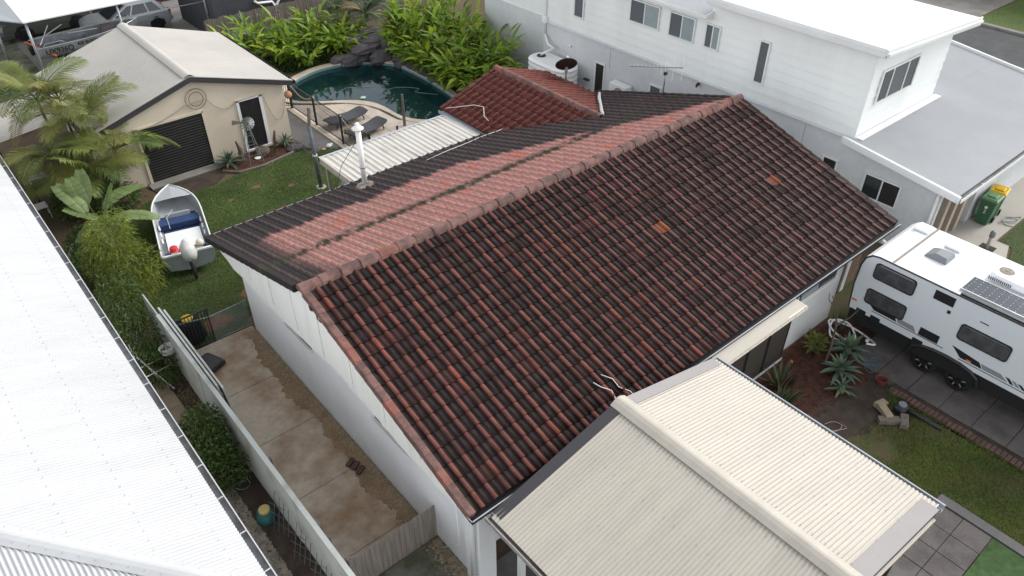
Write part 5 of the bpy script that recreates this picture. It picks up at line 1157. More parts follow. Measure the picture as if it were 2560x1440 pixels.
for x, y, h in ((19.5, 31.0, 1.7), (19.35, 30.1, 1.3), (19.3, 30.4, 2.1), (20.2, 29.6, 2.4), (19.2, 29.2, 1.9), (20.6, 30.8, 2.5), (21.2, 29.4, 2.5), (20.0, 28.3, 2.2), (19.2, 27.9, 1.6), (20.9, 28.0, 2.4), (19.6, 26.9, 1.9), (20.6, 26.7, 2.2), (19.3, 25.9, 1.6), (20.3, 25.6, 1.9), (21.0, 25.0, 2.0), (19.4, 24.9, 1.4), (18.95, 26.5, 1.2), (21.3, 26.3, 2.0), (20.2, 31.6, 2.4), (21.5, 31.2, 2.7), (21.8, 30.2, 2.6), (20.9, 32.2, 2.6), (21.7, 28.8, 2.5), (19.6, 31.1, 2.3), (21.8, 27.4, 2.2)):
    ginger((x-.45, y-.1, 0), h, LBL2, 'ginger plants right of the rock waterfall', 9, rs, .62, 1.05)
# frond meshes
def frond_mesh(name, L, m, droop=1., nleaf=34, ll=.55, seed=0, vee=.45, wl=.016):
    q = random.Random(seed); b = MB(); path = []
    for i in range(11):
        u = i/10; path.append(Vector((L*(u-.18*droop*u**2.5), 0, L*(.30*u-.62*droop*u**2.1))))
    b.tube(path, [.022*(1-.8*i/10)+.003 for i in range(11)], 4, False)
    for k in range(nleaf):
        u = .16+.84*k/(nleaf-1); f_ = u*10; i = min(9, int(f_)); p = path[i].lerp(path[i+1], f_-i); tan = (path[i+1]-path[i]).normalized()
        l_ = ll*math.sin(PI*(.12+.80*u))**.8*q.uniform(.85, 1.1)
        for s_ in (-1, 1):
            d_ = (tan*.75+Vector((0, s_, 0))+Vector((0, 0, vee-.55*u))).normalized(); w = wl
            a_ = tan.cross(d_).normalized(); wd = d_.cross(a_).normalized()*w; mid = p+d_*l_*.55+Vector((0, 0, -.02)); tip = p+d_*l_+Vector((0, 0, -l_*.30*q.uniform(.5, 1.5)))
            b.add([p-wd*.5, p+wd*.5, mid+wd, mid-wd, tip], [(0, 1, 2, 3), (3, 2, 4)])
    return b.mesh(name, m)
FR = [frond_mesh('frond', 2.1, lm_palm, d, 38, .70, s) for s, d in ((1, .75), (2, 1.0), (3, 1.25), (4, .5))]; FRD = [frond_mesh('frond', 1.7, lm_palmdead, 1.5, 30, .42, 9)]
def palm(loc, stems, label, sc=1., nf=9, seed=5, name='palm_tree', frs=None, cat='palm tree'):
    q = random.Random(seed); t = thing(name, label, cat, loc)
    for dx, dy, h in stems:
        part(MB().tube([(dx*.4, dy*.4, 0), (dx*.8, dy*.8, h*.5), (dx, dy, h)], [.06, .05, .045], 8), 'trunk', m_trunk, t, True)
        part(MB().tube([(dx, dy, h-.02), (dx, dy, h+.35)], [.05, .025], 7), 'crown_shaft', m_stem, t, True)
        for k in range(nf):
            a = 2*PI*k/nf+q.uniform(-.3, .3); el = q.uniform(.0, 1.0); fm = FRD[0] if q.random() < .07 else (frs or FR)[q.randrange(4)]
            M_ = Matrix.Translation((dx, dy, h+.25+.1*el)) @ Matrix.Rotation(a, 4, 'Z') @ Matrix.Rotation(-el*.9, 4, 'Y') @ Matrix.Rotation(q.uniform(-.4, .4), 4, 'X') @ Matrix.Scale(sc*q.uniform(.75, 1.1), 4)
            link('frond', fm, t, mw=M_)
    return t
palm((3.7, 26.3, 0), [(-.5, .9, 3.3), (.35, .1, 2.6), (.9, -.6, 1.7), (-.9, -.4, 1.9), (.2, 1.6, 2.9), (-.2, -1.1, 1.3)], 'clumping golden cane palm with arching fronds beside the cream shed', 1.0, 11, 5)
FRK = [frond_mesh('frond', 1.1, lm_dark, d, 24, .34, s) for s, d in ((11, .8), (12, 1.1), (13, 1.3), (14, .6))]
for i, (x, y, h) in enumerate(((17.9, 34.6, 1.3), (18.9, 33.6, 1.1), (19.4, 34.8, 1.5))): palm((x, y, 0), [(0, 0, h)], 'small dark green palm in front of the timber fence', 1.0, 11, 20+i, 'small_palm', FRK)
for o in COL.objects:
    if o.name.startswith('small_palm'): o['group'] = 'small palms by the rear fence'
# banana-like traveller's plant: big torn leaves
def paddle(L, W, droop, seed):
    q = random.Random(seed); b = MB(); n = 16; mid = []
    for i in range(n+1):
        u = i/n; mid.append(Vector((L*(u-.15*droop*u*u), 0, -L*droop*.5*u*u)))
    b.tube(mid, [.018*(1-.7*i/n) for i in range(n+1)], 4, False)
    for s_ in (-1, 1):
        i = 0
        while i < n:
            k = min(n, i+q.randint(2, 5)); P = []
            for j in range(i, k+1):
                u = j/n; w = W/2*math.sin(PI*(.06+.88*u))**.6; dz = -.18*w*q.uniform(0, 1); e_ = .010 if j == k else 0
                P.append([mid[j]-Vector((e_, 0, 0)), mid[j]+Vector((-e_, s_*w*.5, .10*w)), mid[j]+Vector((-e_+.04*u, s_*w, dz))])
            b.grid(P if s_ > 0 else P[::-1]); i = k
    return b.mesh('leaf', lm_banana, True)
BL = [paddle(1.15, .50, .6, 1), paddle(1.2, .48, 1.1, 2), paddle(1.05, .46, .25, 3), paddle(1.2, .46, 1.5, 4)]
t = thing('banana_plant', 'banana plant with large torn pale green leaves below the golden cane palm', 'plant', (3.05, 22.9, 0))
bst = MB()
for a, el, k, sc, hh in ((2.0, .9, 0, 1.1, 1.7), (1.2, 1.1, 2, 1.0, 1.8), (3.4, .25, 1, 1.0, 1.4), (.35, .75, 3, 1.25, 1.5), (-.5, .5, 1, 1.2, 1.3), (2.6, .6, 2, .9, 1.5), (1.6, 1.3, 0, 1.0, 1.6), (-1.4, .4, 1, .9, 1.2), (.0, 1.2, 2, .8, 1.6), (4.1, .5, 0, .8, 1.3)):
    M_ = Matrix.Translation((.28*math.cos(a*1.7), .28*math.sin(a*1.7), hh)) @ Matrix.Rotation(a, 4, 'Z') @ Matrix.Rotation(-el, 4, 'Y') @ Matrix.Scale(sc, 4); link('leaf', BL[k], t, mw=M_)
    bst.tube([(.05*math.cos(a), .05*math.sin(a), 0), (.1*math.cos(a), .1*math.sin(a), hh*.6), (.28*math.cos(a*1.7), .28*math.sin(a*1.7), hh)], [.05, .035, .018], 6, False)
part(bst, 'stem', m_stem, t, True)
# shrubs: crown of many small leaves plus twigs
def shrub(name, label, cat, loc, blobs, n, ll, lw, m, seed=0, stems=5, droop=.4, group=None, twig=True):
    q = np.random.default_rng(seed); t = thing(name, label, cat, loc, group=group); V = []; F = []; Rn = []
    w8 = np.array([b_[3]*b_[4]*b_[5] for b_ in blobs])**.67; w8 = w8/w8.sum()
    for i in range(n):
        cx, cy, cz, rx, ry, rz_ = blobs[q.choice(len(blobs), p=w8)]; d_ = q.normal(size=3); d_ /= np.linalg.norm(d_); r_ = q.uniform(.45, 1.05)**.6
        if q.random() < .12: r_ *= 1.15
        p = np.array((cx+d_[0]*rx*r_, cy+d_[1]*ry*r_, cz+d_[2]*rz_*r_))
        if p[2] < .03: continue
        dir_ = d_*.7+q.normal(size=3)*.6+np.array((0, 0, -droop*.5)); dir_ /= np.linalg.norm(dir_); sd = np.cross(dir_, q.normal(size=3)); sd /= np.linalg.norm(sd)
        L = ll*q.uniform(.6, 1.3); W_l = lw*q.uniform(.7, 1.2); k = len(V)
        V += [p, p+dir_*L*.5+sd*W_l/2, p+dir_*L+np.array((0, 0, -droop*L*.3)), p+dir_*L*.5-sd*W_l/2]; F.append((k, k+1, k+2, k+3)); Rn += [q.random()]*4
    link('crown', np_mesh('crown', np.array(V), F, m, Rn), t)
    if twig:
        b = MB(); bb = blobs[0]
        for k in range(stems):
            bl = blobs[k % len(blobs)]; a = 2*PI*k/stems
            b.tube([(bb[0]+.08*math.cos(a), bb[1]+.08*math.sin(a), 0), (bl[0]*.5+bb[0]*.5, bl[1]*.5+bb[1]*.5, bl[2]*.5), (bl[0]+bl[3]*.3*math.cos(a), bl[1]+bl[4]*.3*math.sin(a), bl[2]+bl[5]*.3)], [.03, .02, .006], 5, False)
        part(b, 'trunk', m_bark, t)
    return t
shrub('bamboo_shrub', 'feathery yellow green bamboo beside the covered boat', 'shrub', (2.7, 19.9, 0), [(.05, .3, 2.1, .62, .70, .75), (.25, -.2, 1.3, .75, .8, .9), (-.2, .6, 1.5, .6, .6, .8), (.0, .0, .7, .7, .8, .6), (.3, .4, 2.5, .35, .4, .4)], 7000, .17, .022, lm_bamboo, 1, 9, .8)
shrub('bamboo_shrub', 'dark lower bamboo between the sheet fence and white corrugated roof', 'shrub', (2.15, 17.4, 0), [(0, 0, .9, .55, 1.0, .8), (.1, 1.2, 1.1, .6, .9, .9), (0, -1.0, .6, .5, .7, .5)], 5000, .17, .024, lm_shrub, 2, 8, .8)
shrub('garden_shrub', 'bushy dark green shrub growing beside the white sheet fence', 'shrub', (2.05, 12.8, 0), [(0, 0, .75, .55, .7, .65), (.15, .5, .9, .45, .5, .5), (.05, -.6, .55, .5, .5, .45)], 4200, .11, .045, lm_shrub, 3, 6, .4)
shrub('garden_shrub', 'dense dark shrub beneath the banana plant at the gutter of the white roof', 'shrub', (2.2, 21.6, 0), [(0, 0, .6, .6, 1.0, .6), (.3, 1.3, .6, .6, .8, .6)], 3500, .14, .05, lm_dark, 4, 6, .5)
shrub('garden_shrub', 'dark understorey shrub at the foot of the golden cane palm', 'shrub', (4.0, 25.4, 0), [(0, 0, .5, .8, .7, .5), (-.9, .6, .6, .8, .8, .6)], 3500, .2, .035, lm_shrub, 5, 6, .6)
shrub('olive_bush', 'grey olive bush behind the tan paling fence', 'shrub', (23.2, 33.0, 0), [(0, 0, 1.3, 1.2, 1.0, 1.1), (1.0, .4, 1.5, .9, .8, .9)], 4000, .10, .03, lm_olive, 6, 6, .3)
shrub('garden_shrub', 'round bright green shrub beside the neighbour carport post', 'shrub', (5.6, 36.6, 0), [(0, 0, .8, .5, .5, .6), (.2, .1, 1.1, .35, .35, .35)], 1500, .22, .07, lm_croton, 7, 5, .5)
shrub('garden_shrub', 'rough green undergrowth along the left edge of the neighbour path', 'shrub', (3.0, 34.6, 0), [(0, 0, .5, .9, 1.2, .5), (.4, 1.6, .5, .7, .9, .5)], 2500, .2, .05, lm_shrub, 8, 6, .5)
for i, (x, y, hh) in enumerate(((29, 41, 6), (24.5, 44.5, 6))):
    shrub('garden_tree', 'leafy tree standing beyond the rear timber fence', 'tree', (x, y, 0), [(0, 0, hh*.7, 1.6, 1.6, hh*.28), (.9, .5, hh*.55, 1.2, 1.2, hh*.2), (-.8, -.4, hh*.6, 1.2, 1.1, hh*.2)], 4000, .30, .10, lm_shrub, 30+i, 7, .4, 'trees beyond the rear fence')
# leafy low plants by the pool edge
shrub('garden_shrub', 'low dark planting at the foot of the ginger beside the pool coping', 'shrub', (14.8, 32.6, 0), [(-1.6, .5, .35, .9, .4, .35), (0, .2, .3, 1.0, .35, .3), (1.6, .4, .35, .9, .4, .4)], 3000, .26, .05, lm_dark, 9, 6, .6)
shrub('garden_shrub', 'low dark planting at the foot of the ginger beside the white house', 'shrub', (19.6, 27.5, 0), [(0, 2.5, .4, .6, 1.2, .4), (.1, 0, .4, .7, 1.2, .4), (.1, -2.3, .4, .7, 1.2, .4)], 3500, .26, .05, lm_dark, 10, 6, .6)
# agaves
AG = [leaf_mesh('leaf', .62, .13, .35, .35, lm_agave, 6, seed=4), leaf_mesh('leaf', .55, .12, .7, .4, lm_agave, 6, seed=5), leaf_mesh('leaf', .5, .11, .1, .45, lm_agave, 6, seed=6)]
def agave(loc, sc, label, n=24, seed=0, name='agave'):
    q = random.Random(seed); t = thing(name, label, 'plant', loc)
    for k in range(n):
        u = k/n; a = k*2.39996; el = .12+1.2*u**1.3
        d_ = (math.cos(a)*math.cos(el), math.sin(a)*math.cos(el), math.sin(el)); p = (.07*math.cos(a)*(1-u), .07*math.sin(a)*(1-u), .10+.15*u)
        link('leaf', AG[2 if u > .7 else q.randrange(2)], t, mw=orient(p, d_, scale=sc*q.uniform(.85, 1.1)*(1-.25*u)))
    part(MB().lathe([(.09, 0), (.11, .1), (.05, .25)], (0, 0, 0), 8), 'stem', m_snakest, t); return t
m_snakest = mat('agave_core', (.12, .16, .10), .7, fine=.1)
agave((8.25, 26.0, 0), 1.05, 'large blue green agave beside the roller door of the shed', 26, 1); agave((10.55, 26.05, .05), .75, 'smaller agave at the right corner of the cream shed', 22, 2)
agave((16.45, 5.72, 0), 1.05, 'agave with broad leaves beside the coiled white hose', 22, 3); agave((15.62, 5.42, 0), 1.0, 'agave with long leaves in the front mulch bed', 24, 4); agave((15.05, 5.05, 0), .6, 'small low agave at the edge of the front mulch bed', 20, 5)
# croton rosette and upright cactus leaves
CR = [leaf_mesh('leaf', .26, .075, .7, .2, lm_croton, 5, seed=8), leaf_mesh('leaf', .22, .07, .3, .2, lm_croton, 5, seed=9)]
t = thing('croton', 'rounded yellow green leafy plant against the white front wall', 'plant', (15.85, 6.35, 0)); q = random.Random(4)
for k in range(70):
    a = q.uniform(0, 2*PI); el = q.uniform(.05, 1.4); rr = q.uniform(.02, .14); link('leaf', CR[k % 2], t, mw=orient((rr*math.cos(a), rr*math.sin(a), .12+.3*math.sin(el)), (math.cos(a)*math.cos(el), math.sin(a)*math.cos(el), math.sin(el)*.8), scale=q.uniform(.8, 1.2)))
part(MB().tube([(0, 0, 0), (.02, 0, .2), (0, .02, .42)], [.03, .02, .01], 6), 'stem', m_bark, t)
SK = [leaf_mesh('leaf', .62, .07, .12, .5, lm_snake, 5, seed=10), leaf_mesh('leaf', .5, .06, .45, .5, lm_snake, 5, seed=11)]
def spiky(loc, n, label, sc, seed):
    q = random.Random(seed); t = thing('spiky_plant', label, 'plant', loc)
    for k in range(n):
        a = q.uniform(0, 2*PI); el = q.uniform(.7, 1.5); rr = q.uniform(0, .22); link('leaf', SK[k % 2], t, mw=orient((rr*math.cos(a), rr*math.sin(a), 0), (math.cos(a)*math.cos(el), math.sin(a)*math.cos(el), math.sin(el)), scale=sc*q.uniform(.7, 1.2)))
    return t
spiky((14.05, 6.15, 0), 34, 'clump of upright grey green spiky leaves below the security screens', 1.1, 1); spiky((13.5, 5.75, 0), 30, 'spreading grey green spiky clump beside the carport gutter', 1.0, 2); spiky((13.1, 5.0, 0), 20, 'short broad leaved clump under the carport gutter edge', .8, 3)
spiky((17.25, 6.45, 0), 22, 'thin dark spiky plant by the corner of the white front wall', .7, 6); spiky((16.4, 6.75, 0), 12, 'small succulent at the foot of the white front wall', .4, 7); spiky((16.15, 4.35, 0), 18, 'small weed tuft beside the red pot', .35, 8)
spiky((9.75, 25.75, 0), 30, 'grassy tuft in the shed garden bed beside the windmill', .5, 9); spiky((11.2, 25.2, 0), 40, 'bushy grass clump at the lawn corner by the paved yard', .45, 10); spiky((20.6, 24.1, 0), 30, 'pale spiky plant beside the rainwater tank', 1.1, 11)
# bare frangipani branches
solo(MB().tube([(0, 0, 0), (.35, .12, .30), (.62, .28, .72), (.80, .45, 1.05), (.85, .7, 1.35)], [.035, .032, .026, .02, .012], 7).tube([(.62, .28, .72), (.95, .12, .95), (1.2, .05, 1.15)], [.024, .018, .010], 6).tube([(.80, .45, 1.05), (.7, .7, 1.3), (.72, .75, 1.5)], [.018, .012, .008], 6), 'bare_shrub', m_bark, 'leaning bare branched shrub in the front mulch bed', 'shrub', (15.75, 5.9, 0))
# ------------------------------------------------------------------ beds and lawns
struct(MB().prism([(12.0,6.75),(17.3,6.85),(18.6,6.2),(17.6,5.4),(16.6,5.2),(15.8,4.75),(14.6,4.9),(12.0,4.6)], 0, .022), 'garden_bed', m_mulch)
struct(MB().prism([(13.6,5.2),(14.4,5.15),(15.2,5.0),(16.0,4.7),(16.2,4.2),(15.9,4.05),(15.6,4.12),(15.2,3.85),(14.8,3.95),(14.3,3.85),(13.9,4.1),(13.3,4.2),(12.6,4.6)], 0, .024), 'soil_patch', m_darksoil)
struct(MB().prism([(8.0,26.42),(11.0,26.42),(11.1,25.7),(10.4,25.5),(9.2,25.25),(8.3,25.3),(7.9,25.8)], 0, .05), 'garden_bed', m_mulch)
struct(MB().tube([(7.85, 25.7, .04), (8.3, 25.2, .05), (9.2, 25.12, .05), (10.4, 25.35, .05), (11.1, 25.6, .05)], .06, 6), 'bed_edging', m_timber)
BARE = [(6.6, 21.6, .30), (8.3, 23.9, .22), (7.2, 23.6, .18), (9.3, 23.2, .2), (5.5, 18.4, .5), (4.2, 17.7, .6), (8.4, 22.0, .18), (7.4, 20.6, .2)]
def lawn(name, poly, z, m, mb, n, seed, bare=(), hmin=.025, hmax=.06, thin=None):
    struct(MB().prism(poly, 0, z), name, m)
    q = np.random.default_rng(seed); xs = [p[0] for p in poly]; ys = [p[1] for p in poly]; P = []
    X = q.uniform(min(xs), max(xs), n*2); Y = q.uniform(min(ys), max(ys), n*2)
    for x, y in zip(X, Y):
        if not inpoly(x, y, poly): continue
        if any(q.random() < 1.25-((x-a)**2+((y-b_)*1.3)**2)/(r_*(1+.35*math.sin(7*x+5*y)))**2 for a, b_, r_ in bare): continue
        if thin and q.random() < thin(x, y): continue
        P.append((x, y))
        if len(P) >= n: break
    P = np.array(P); k = len(P); a = q.uniform(0, 2*PI, k); h = q.uniform(hmin, hmax, k); w = q.uniform(.006, .013, k); ln = q.uniform(.0, .05, k)
    c = np.stack([np.cos(a), np.sin(a)], 1); pr = np.stack([-c[:, 1], c[:, 0]], 1)
    V = np.zeros((k, 3, 3)); V[:, 0, :2] = P-pr*w[:, None]; V[:, 1, :2] = P+pr*w[:, None]; V[:, 2, :2] = P+c*ln[:, None]; V[:, :2, 2] = z-.002; V[:, 2, 2] = z+h
    o = link('grass', np_mesh('grass', V.reshape(-1, 3), np.arange(k*3).reshape(-1, 3), mb, np.repeat(q.random(k), 3))); o['kind'] = 'stuff'; o['label'] = 'short mown grass blades of the '+name.replace('_', ' '); o['category'] = 'grass'
m_clay = mat('bare_clay', (.19, .095, .05), .95, (.13, .07, .04), 5, bump=.5, fine=.25, fscale=40)
rq = random.Random(8)
for bx_, by_, br_ in BARE:
    struct(MB().prism([(bx_+br_*.75*math.cos(t_)*rq.uniform(.55, 1.15), by_+br_*.58*math.sin(t_)*rq.uniform(.55, 1.15)) for t_ in np.linspace(0, 2*PI, 14, False)], .005, .0225), 'dirt_patch', m_clay)
lawn('back_lawn', [(3.0,17.0),(4.86,16.95),(4.95,17.4),(9.7,17.6),(9.9,20.6),(11.0,22.6),(12.0,22.7),(12.0,24.6),(11.1,25.3),(10.4,25.25),(9.2,25.0),(8.2,25.2),(7.3,24.9),(5.6,25.05),(5.0,25.4),(3.2,24.0)], .02, m_turfbase, lm_grass, 70000, 1, BARE, thin=lambda x, y: .12+.5*max(0, math.sin(1.9*x+.7*y)*math.sin(1.3*y-.6*x)))
lawn('front_lawn', [(11.3,1.98),(13.95,1.98),(13.95,-3),(15.95,-3),(15.95,3.9),(16.1,4.4),(15.7,4.2),(15.2,3.9),(14.6,4.05),(13.2,4.3),(12.2,4.7),(11.3,4.7)], .02, mat('front_lawn_soil', (.06, .072, .024), .95, (.10, .068, .038), 1.3, ramp=(.42, .62), fine=.25, fscale=30), lm_grass2, 60000, 2, [(14.2, 3.4, .35), (13.2, 3.9, .4), (15.6, 2.9, .2)], .02, .05, thin=lambda x, y: min(.9, .1+.5*max(0, math.sin(2.3*x+1.1*y)*math.sin(1.7*y-x))+(.5*max(0, y-2.9) if x < 15.3 else 0)))
lawn('neighbour_lawn', [(20.5,-9),(40,-9),(40,18),(32.6,18),(32.6,5.4),(25,5.4),(24.9,5.0),(24.1,4.75),(20.5,4.8)], .02, m_turfbase, lm_grass, 90000, 3, (), .02, .05)
lawn('street_verge', [(45.3,-10),(51.4,-10),(51.4,15.5),(45.3,15.5)], .03, mat('verge_grass', (.075, .12, .03), .9, (.10, .13, .035), .8, fine=.2), lm_grass, 15000, 4, (), .03, .06)
# ------------------------------------------------------------------ rock waterfall
def rock(par, c, r, seed, name='rock', m=m_rock, n=8):
    q = np.random.default_rng(seed); P = []
    k = 7
    for i in range(k):
        ph = -PI/2+PI*i/(k-1); ring = []
        for j in range(n+2):
            t = 2*PI*j/(n+2); f_ = 1+q.uniform(-.18, .18); ring.append((c[0]+r[0]*math.cos(ph)**.7*math.cos(t)*f_ if math.cos(ph) > .01 else c[0], c[1]+r[1]*math.cos(ph)**.7*math.sin(t)*f_ if math.cos(ph) > .01 else c[1], c[2]+r[2]*math.sin(ph)*(1+q.uniform(-.08, .08))))
        P.append(ring)
    b = MB(); b.grid(P, True); return part(b, name, m, par, world=True) if par is not None else b
wfl = thing('rock_waterfall', 'dark artificial rock waterfall at the far edge of the pool', 'rock', (17.9, 31.4, 0))
for i, (x, y, z, rx, ry, rz_) in enumerate(((17.2, 31.9, .1, .75, .45, .40), (18.2, 31.2, .1, .7, .5, .42), (18.75, 30.3, .1, .5, .6, .36), (16.5, 32.2, .08, .5, .35, .32), (17.8, 31.8, .55, .95, .55, .22), (18.3, 32.1, .65, .75, .55, .28), (18.9, 31.6, .5, .6, .7, .45), (18.6, 32.9, .75, .7, .5, .25), (17.7, 32.6, .45, .8, .5, .45), (18.8, 29.3, .06, .38, .6, .25), (18.75, 28.4, .04, .33, .5, .2), (18.7, 27.5, .03, .3, .5, .18))):
    rock(wfl, (x, y, z), (rx, ry, rz_), i)
solo(rock(None, (0, 0, .1), (.35, .25, .16), 41), 'garden_rock', m_rock, 'rough grey rock beside the garden bed at the shed corner', 'rock', (10.75, 25.55, 0)); solo(rock(None, (0, 0, .12), (.3, .3, .2), 42), 'garden_rock', m_bark, 'dark round stump stone below the shed side door', 'rock', (9.55, 26.0, 0))
# ------------------------------------------------------------------ loungers
m_wick = mat('charcoal_wicker', (.045, .048, .055), .5, (.03, .032, .038), 30, fine=.2, fscale=80); m_tan = mat('tan_towel', (.35, .22, .13), .9, fine=.1)
def lounger(loc, rz, label):
    t = thing('sun_lounger', label, 'lounger', loc, rz); P = []
    for i in range(13):
        u = i/12; x = -.9+1.8*u; z = .30+.05*math.cos(u*PI)+(.12*((u-.62)/.38)**1.5 if u > .62 else 0); w = .33 if .08 < u < .92 else .27
        P.append([(x, -w, z-.02), (x, -w*.5, z), (x, w*.5, z), (x, w, z-.02)])
    b = MB(); b.grid(P[::-1]); part(b, 'mattress', m_wick, t, True); b = MB(); b.grid([[(x, y, z-.05) for x, y, z in r_] for r_ in P]); part(b, 'underside', m_wick, t)
    part(MB().tube([(p[0][0], p[0][1], p[0][2]-.02) for p in P], .028, 6), 'side_rail', m_wick, t, True); part(MB().tube([(p[3][0], p[3][1], p[3][2]-.02) for p in P], .028, 6), 'side_rail', m_wick, t, True)
    for x, y in ((-.62, -.27), (-.62, .27), (.6, -.27), (.6, .27)): part(MB().tube([(x, y, .30), (x+(.08 if x > 0 else -.05), y*1.05, 0)], [.035, .022], 6), 'leg', m_wick, t)
    return t
lounger((13.35, 26.25, .062), R(6), 'charcoal sun lounger on the pool terrace nearer the water'); lounger((13.45, 24.85, .062), R(14), 'charcoal sun lounger on the terrace nearer the patio cover')
solo(MB().bbox(-.18, .18, -.13, .13, 0, .10, .04), 'towel', m_tan, 'folded tan towel on the sun lounger beside the pool fence', 'towel', (13.05, 25.55, .05))
# ------------------------------------------------------------------ poles, ropes, buoys
def post(loc, h, r, label, m, lean=(0, 0), r2=None):
    return solo(MB().tube([(0, 0, 0), (lean[0]*.5, lean[1]*.5, h*.5), (lean[0], lean[1], h)], [r, r*.95, r2 or r*.85], 9), 'timber_pole', m, label, 'pole', loc)
m_pole = mat('blue_grey_pole', (.15, .17, .185), .8, (.10, .115, .125), 3, fine=.12)
pl = thing('timber_pole', 'tall blue grey pole with a bent top on the lawn edge', 'pole', (10.05, 22.4, .0)); part(MB().tube([(0, 0, 0), (-.02, .02, 1.2), (-.04, .05, 2.35)], [.075, .07, .065], 9), 'shaft', m_pole, pl, True); part(MB().bar((-.04, .05, 2.30), (.10, .12, 2.95), .11, .05), 'splint', m_timber, pl); part(MB().lathe([(.085, 0), (.085, .06)], (-.02, .02, 1.25), 9), 'clamp', m_plastic_w, pl); part(MB().lathe([(.2, 0), (.18, .04)], (0, 0, 0), 10), 'footing', m_conc3, pl)
post((15.0, 24.5, .05), 1.35, .06, 'weathered timber post at the edge of the pool water', m_timber, (0, 0), .045); post((14.1, 23.6, .05), .62, .045, 'short dark post on the terrace beside the patio cover', m_dark)
def swag(p, q_, sag, n=9): return [tuple(np.array(p)*(1-u)+np.array(q_)*u-np.array((0, 0, sag*4*u*(1-u)))) for u in np.linspace(0, 1, n)]
solo_path('rope', swag((12.3, 28.9, 1.3), (12.3, 26.75, 1.3), .38)+swag((12.3, 26.75, 1.3), (12.3, 24.7, 1.3), .36)[1:]+swag((12.3, 24.7, 1.3), (12.3, 22.9, 1.3), .36)[1:], .022, m_rope, 'thick pale rope swagged along the black pool fence', 'rope', n=6)
solo_path('rope', swag((5.4, 26.38, 2.1), (7.35, 26.38, 2.5), .12)+swag((8.1, 26.38, 2.55), (9.15, 26.38, 2.15), .35)+swag((10.15, 26.38, 2.17), (11.0, 26.38, 1.7), .95), .014, m_rope, 'brown rope swagged across the cream shed wall', 'rope', n=5)
solo(MB().lathe([(.01, -.15), (.09, -.12), (.15, -.03), (.15, .03), (.09, .12), (.01, .15)], (0, 0, 0), 16), 'buoy', mat('faded_orange_buoy', (.42, .22, .12), .7, (.36, .2, .12), 4, fine=.1), 'faded orange ball buoy hanging at the shed corner', 'buoy', (11.2, 26.5, 1.78), smooth=True)
cn = thing('crab_net', 'round wire crab net hung on the cream shed gable', 'net', (7.78, 26.40, 2.62))
for r_ in (.37, .25): part(MB().tube([(r_*math.cos(a), -.02*(r_ < .3), r_*math.sin(a)) for a in np.linspace(0, 2*PI, 25)], .010, 5, False), 'hoop', m_bark, cn)
b = MB()
for k in range(14): a = 2*PI*k/14; b.bar((.03*math.cos(a), -.01, .03*math.sin(a)), (.37*math.cos(a), 0, .37*math.sin(a)), .004)
part(b, 'netting', m_rope, cn)
# windmill ornament
wm_ = thing('garden_windmill', 'small metal garden windmill in front of the shed side door', 'windmill', (9.05, 25.6, 0))
for sx in (-1, 1):
    for sy in (-1, 1): part(MB().bar((sx*.28, sy*.24, 0), (sx*.05, sy*.04, 1.55), .022), 'leg', m_galv, wm_)
b = MB()
for z in (.4, .8, 1.15):
    k = 1-z/1.55*.84; a_, c_ = .28*k, .24*k
    for p, q_ in (((-a_, -c_), (a_, -c_)), ((a_, -c_), (a_, c_)), ((a_, c_), (-a_, c_)), ((-a_, c_), (-a_, -c_))): b.bar((*p, z), (*q_, z), .012)
part(b, 'brace', m_galv, wm_)
hub = part(MB().tube([(0, .0, 1.62), (-.02, -.12, 1.62)], .03, 8), 'hub', m_galv, wm_)
for k in range(14):
    a = 2*PI*k/14; c_, s_ = math.cos(a), math.sin(a); part(MB().add([(.05*c_-.02*s_, -.12, 1.62+.05*s_+.02*c_), (.26*c_-.055*s_, -.11, 1.62+.26*s_+.055*c_), (.26*c_+.03*s_, -.14, 1.62+.26*s_-.03*c_), (.05*c_+.01*s_, -.13, 1.62+.05*s_-.01*c_)], [(0, 1, 2, 3)]), 'blade', m_alu, hub)
part(MB().extr([(-.05, .1, 1.63), (-.38, .3, 1.72), (-.42, .32, 1.52), (-.05, .1, 1.60)], (.004, .006, 0)), 'tail_vane', m_palegrey, wm_)
solo(MB().tube([(0, 0, 0), (.05, .02, .4), (-.06, 0, .8)], [.12, .09, .03], 7), 'driftwood', m_bark, 'upright driftwood log beside the garden windmill', 'log', (8.75, 26.1, 0)); solo(MB().tube([(0, 0, 0), (-.05, 0, .35), (.02, 0, .7)], [.09, .07, .03], 7), 'driftwood', m_bark, 'upright driftwood log at the right end of the shed wall', 'log', (10.25, 26.2, 0))
solo(MB().lathe([(.10, 0), (.12, .04), (.06, .05)], (0, 0, 0), 12), 'white_dish', m_plastic_w, 'small white dish on the mulch below the windmill', 'dish', (9.25, 25.75, .05))
# toys on the paving
solo(MB().lathe([(.02, 0), (.09, .03), (.11, .09), (.05, .15)], (0, 0, 0), 9).lathe([(.02, 0), (.06, .02), (.05, .09)], (.14, .05, .02), 8), 'soft_toy', m_plastic_w, 'white soft toy lying on the grey paving by the fence', 'toy', (11.75, 24.85, .03)); solo(MB().lathe([(.02, 0), (.08, .02), (.08, .05), (.03, .07)], (0, 0, 0), 9), 'soft_toy', mat('pink_cloth', (.5, .3, .27), .9, fine=.05), 'pink soft toy beside the white one on the paving', 'toy', (11.5, 24.8, .03))
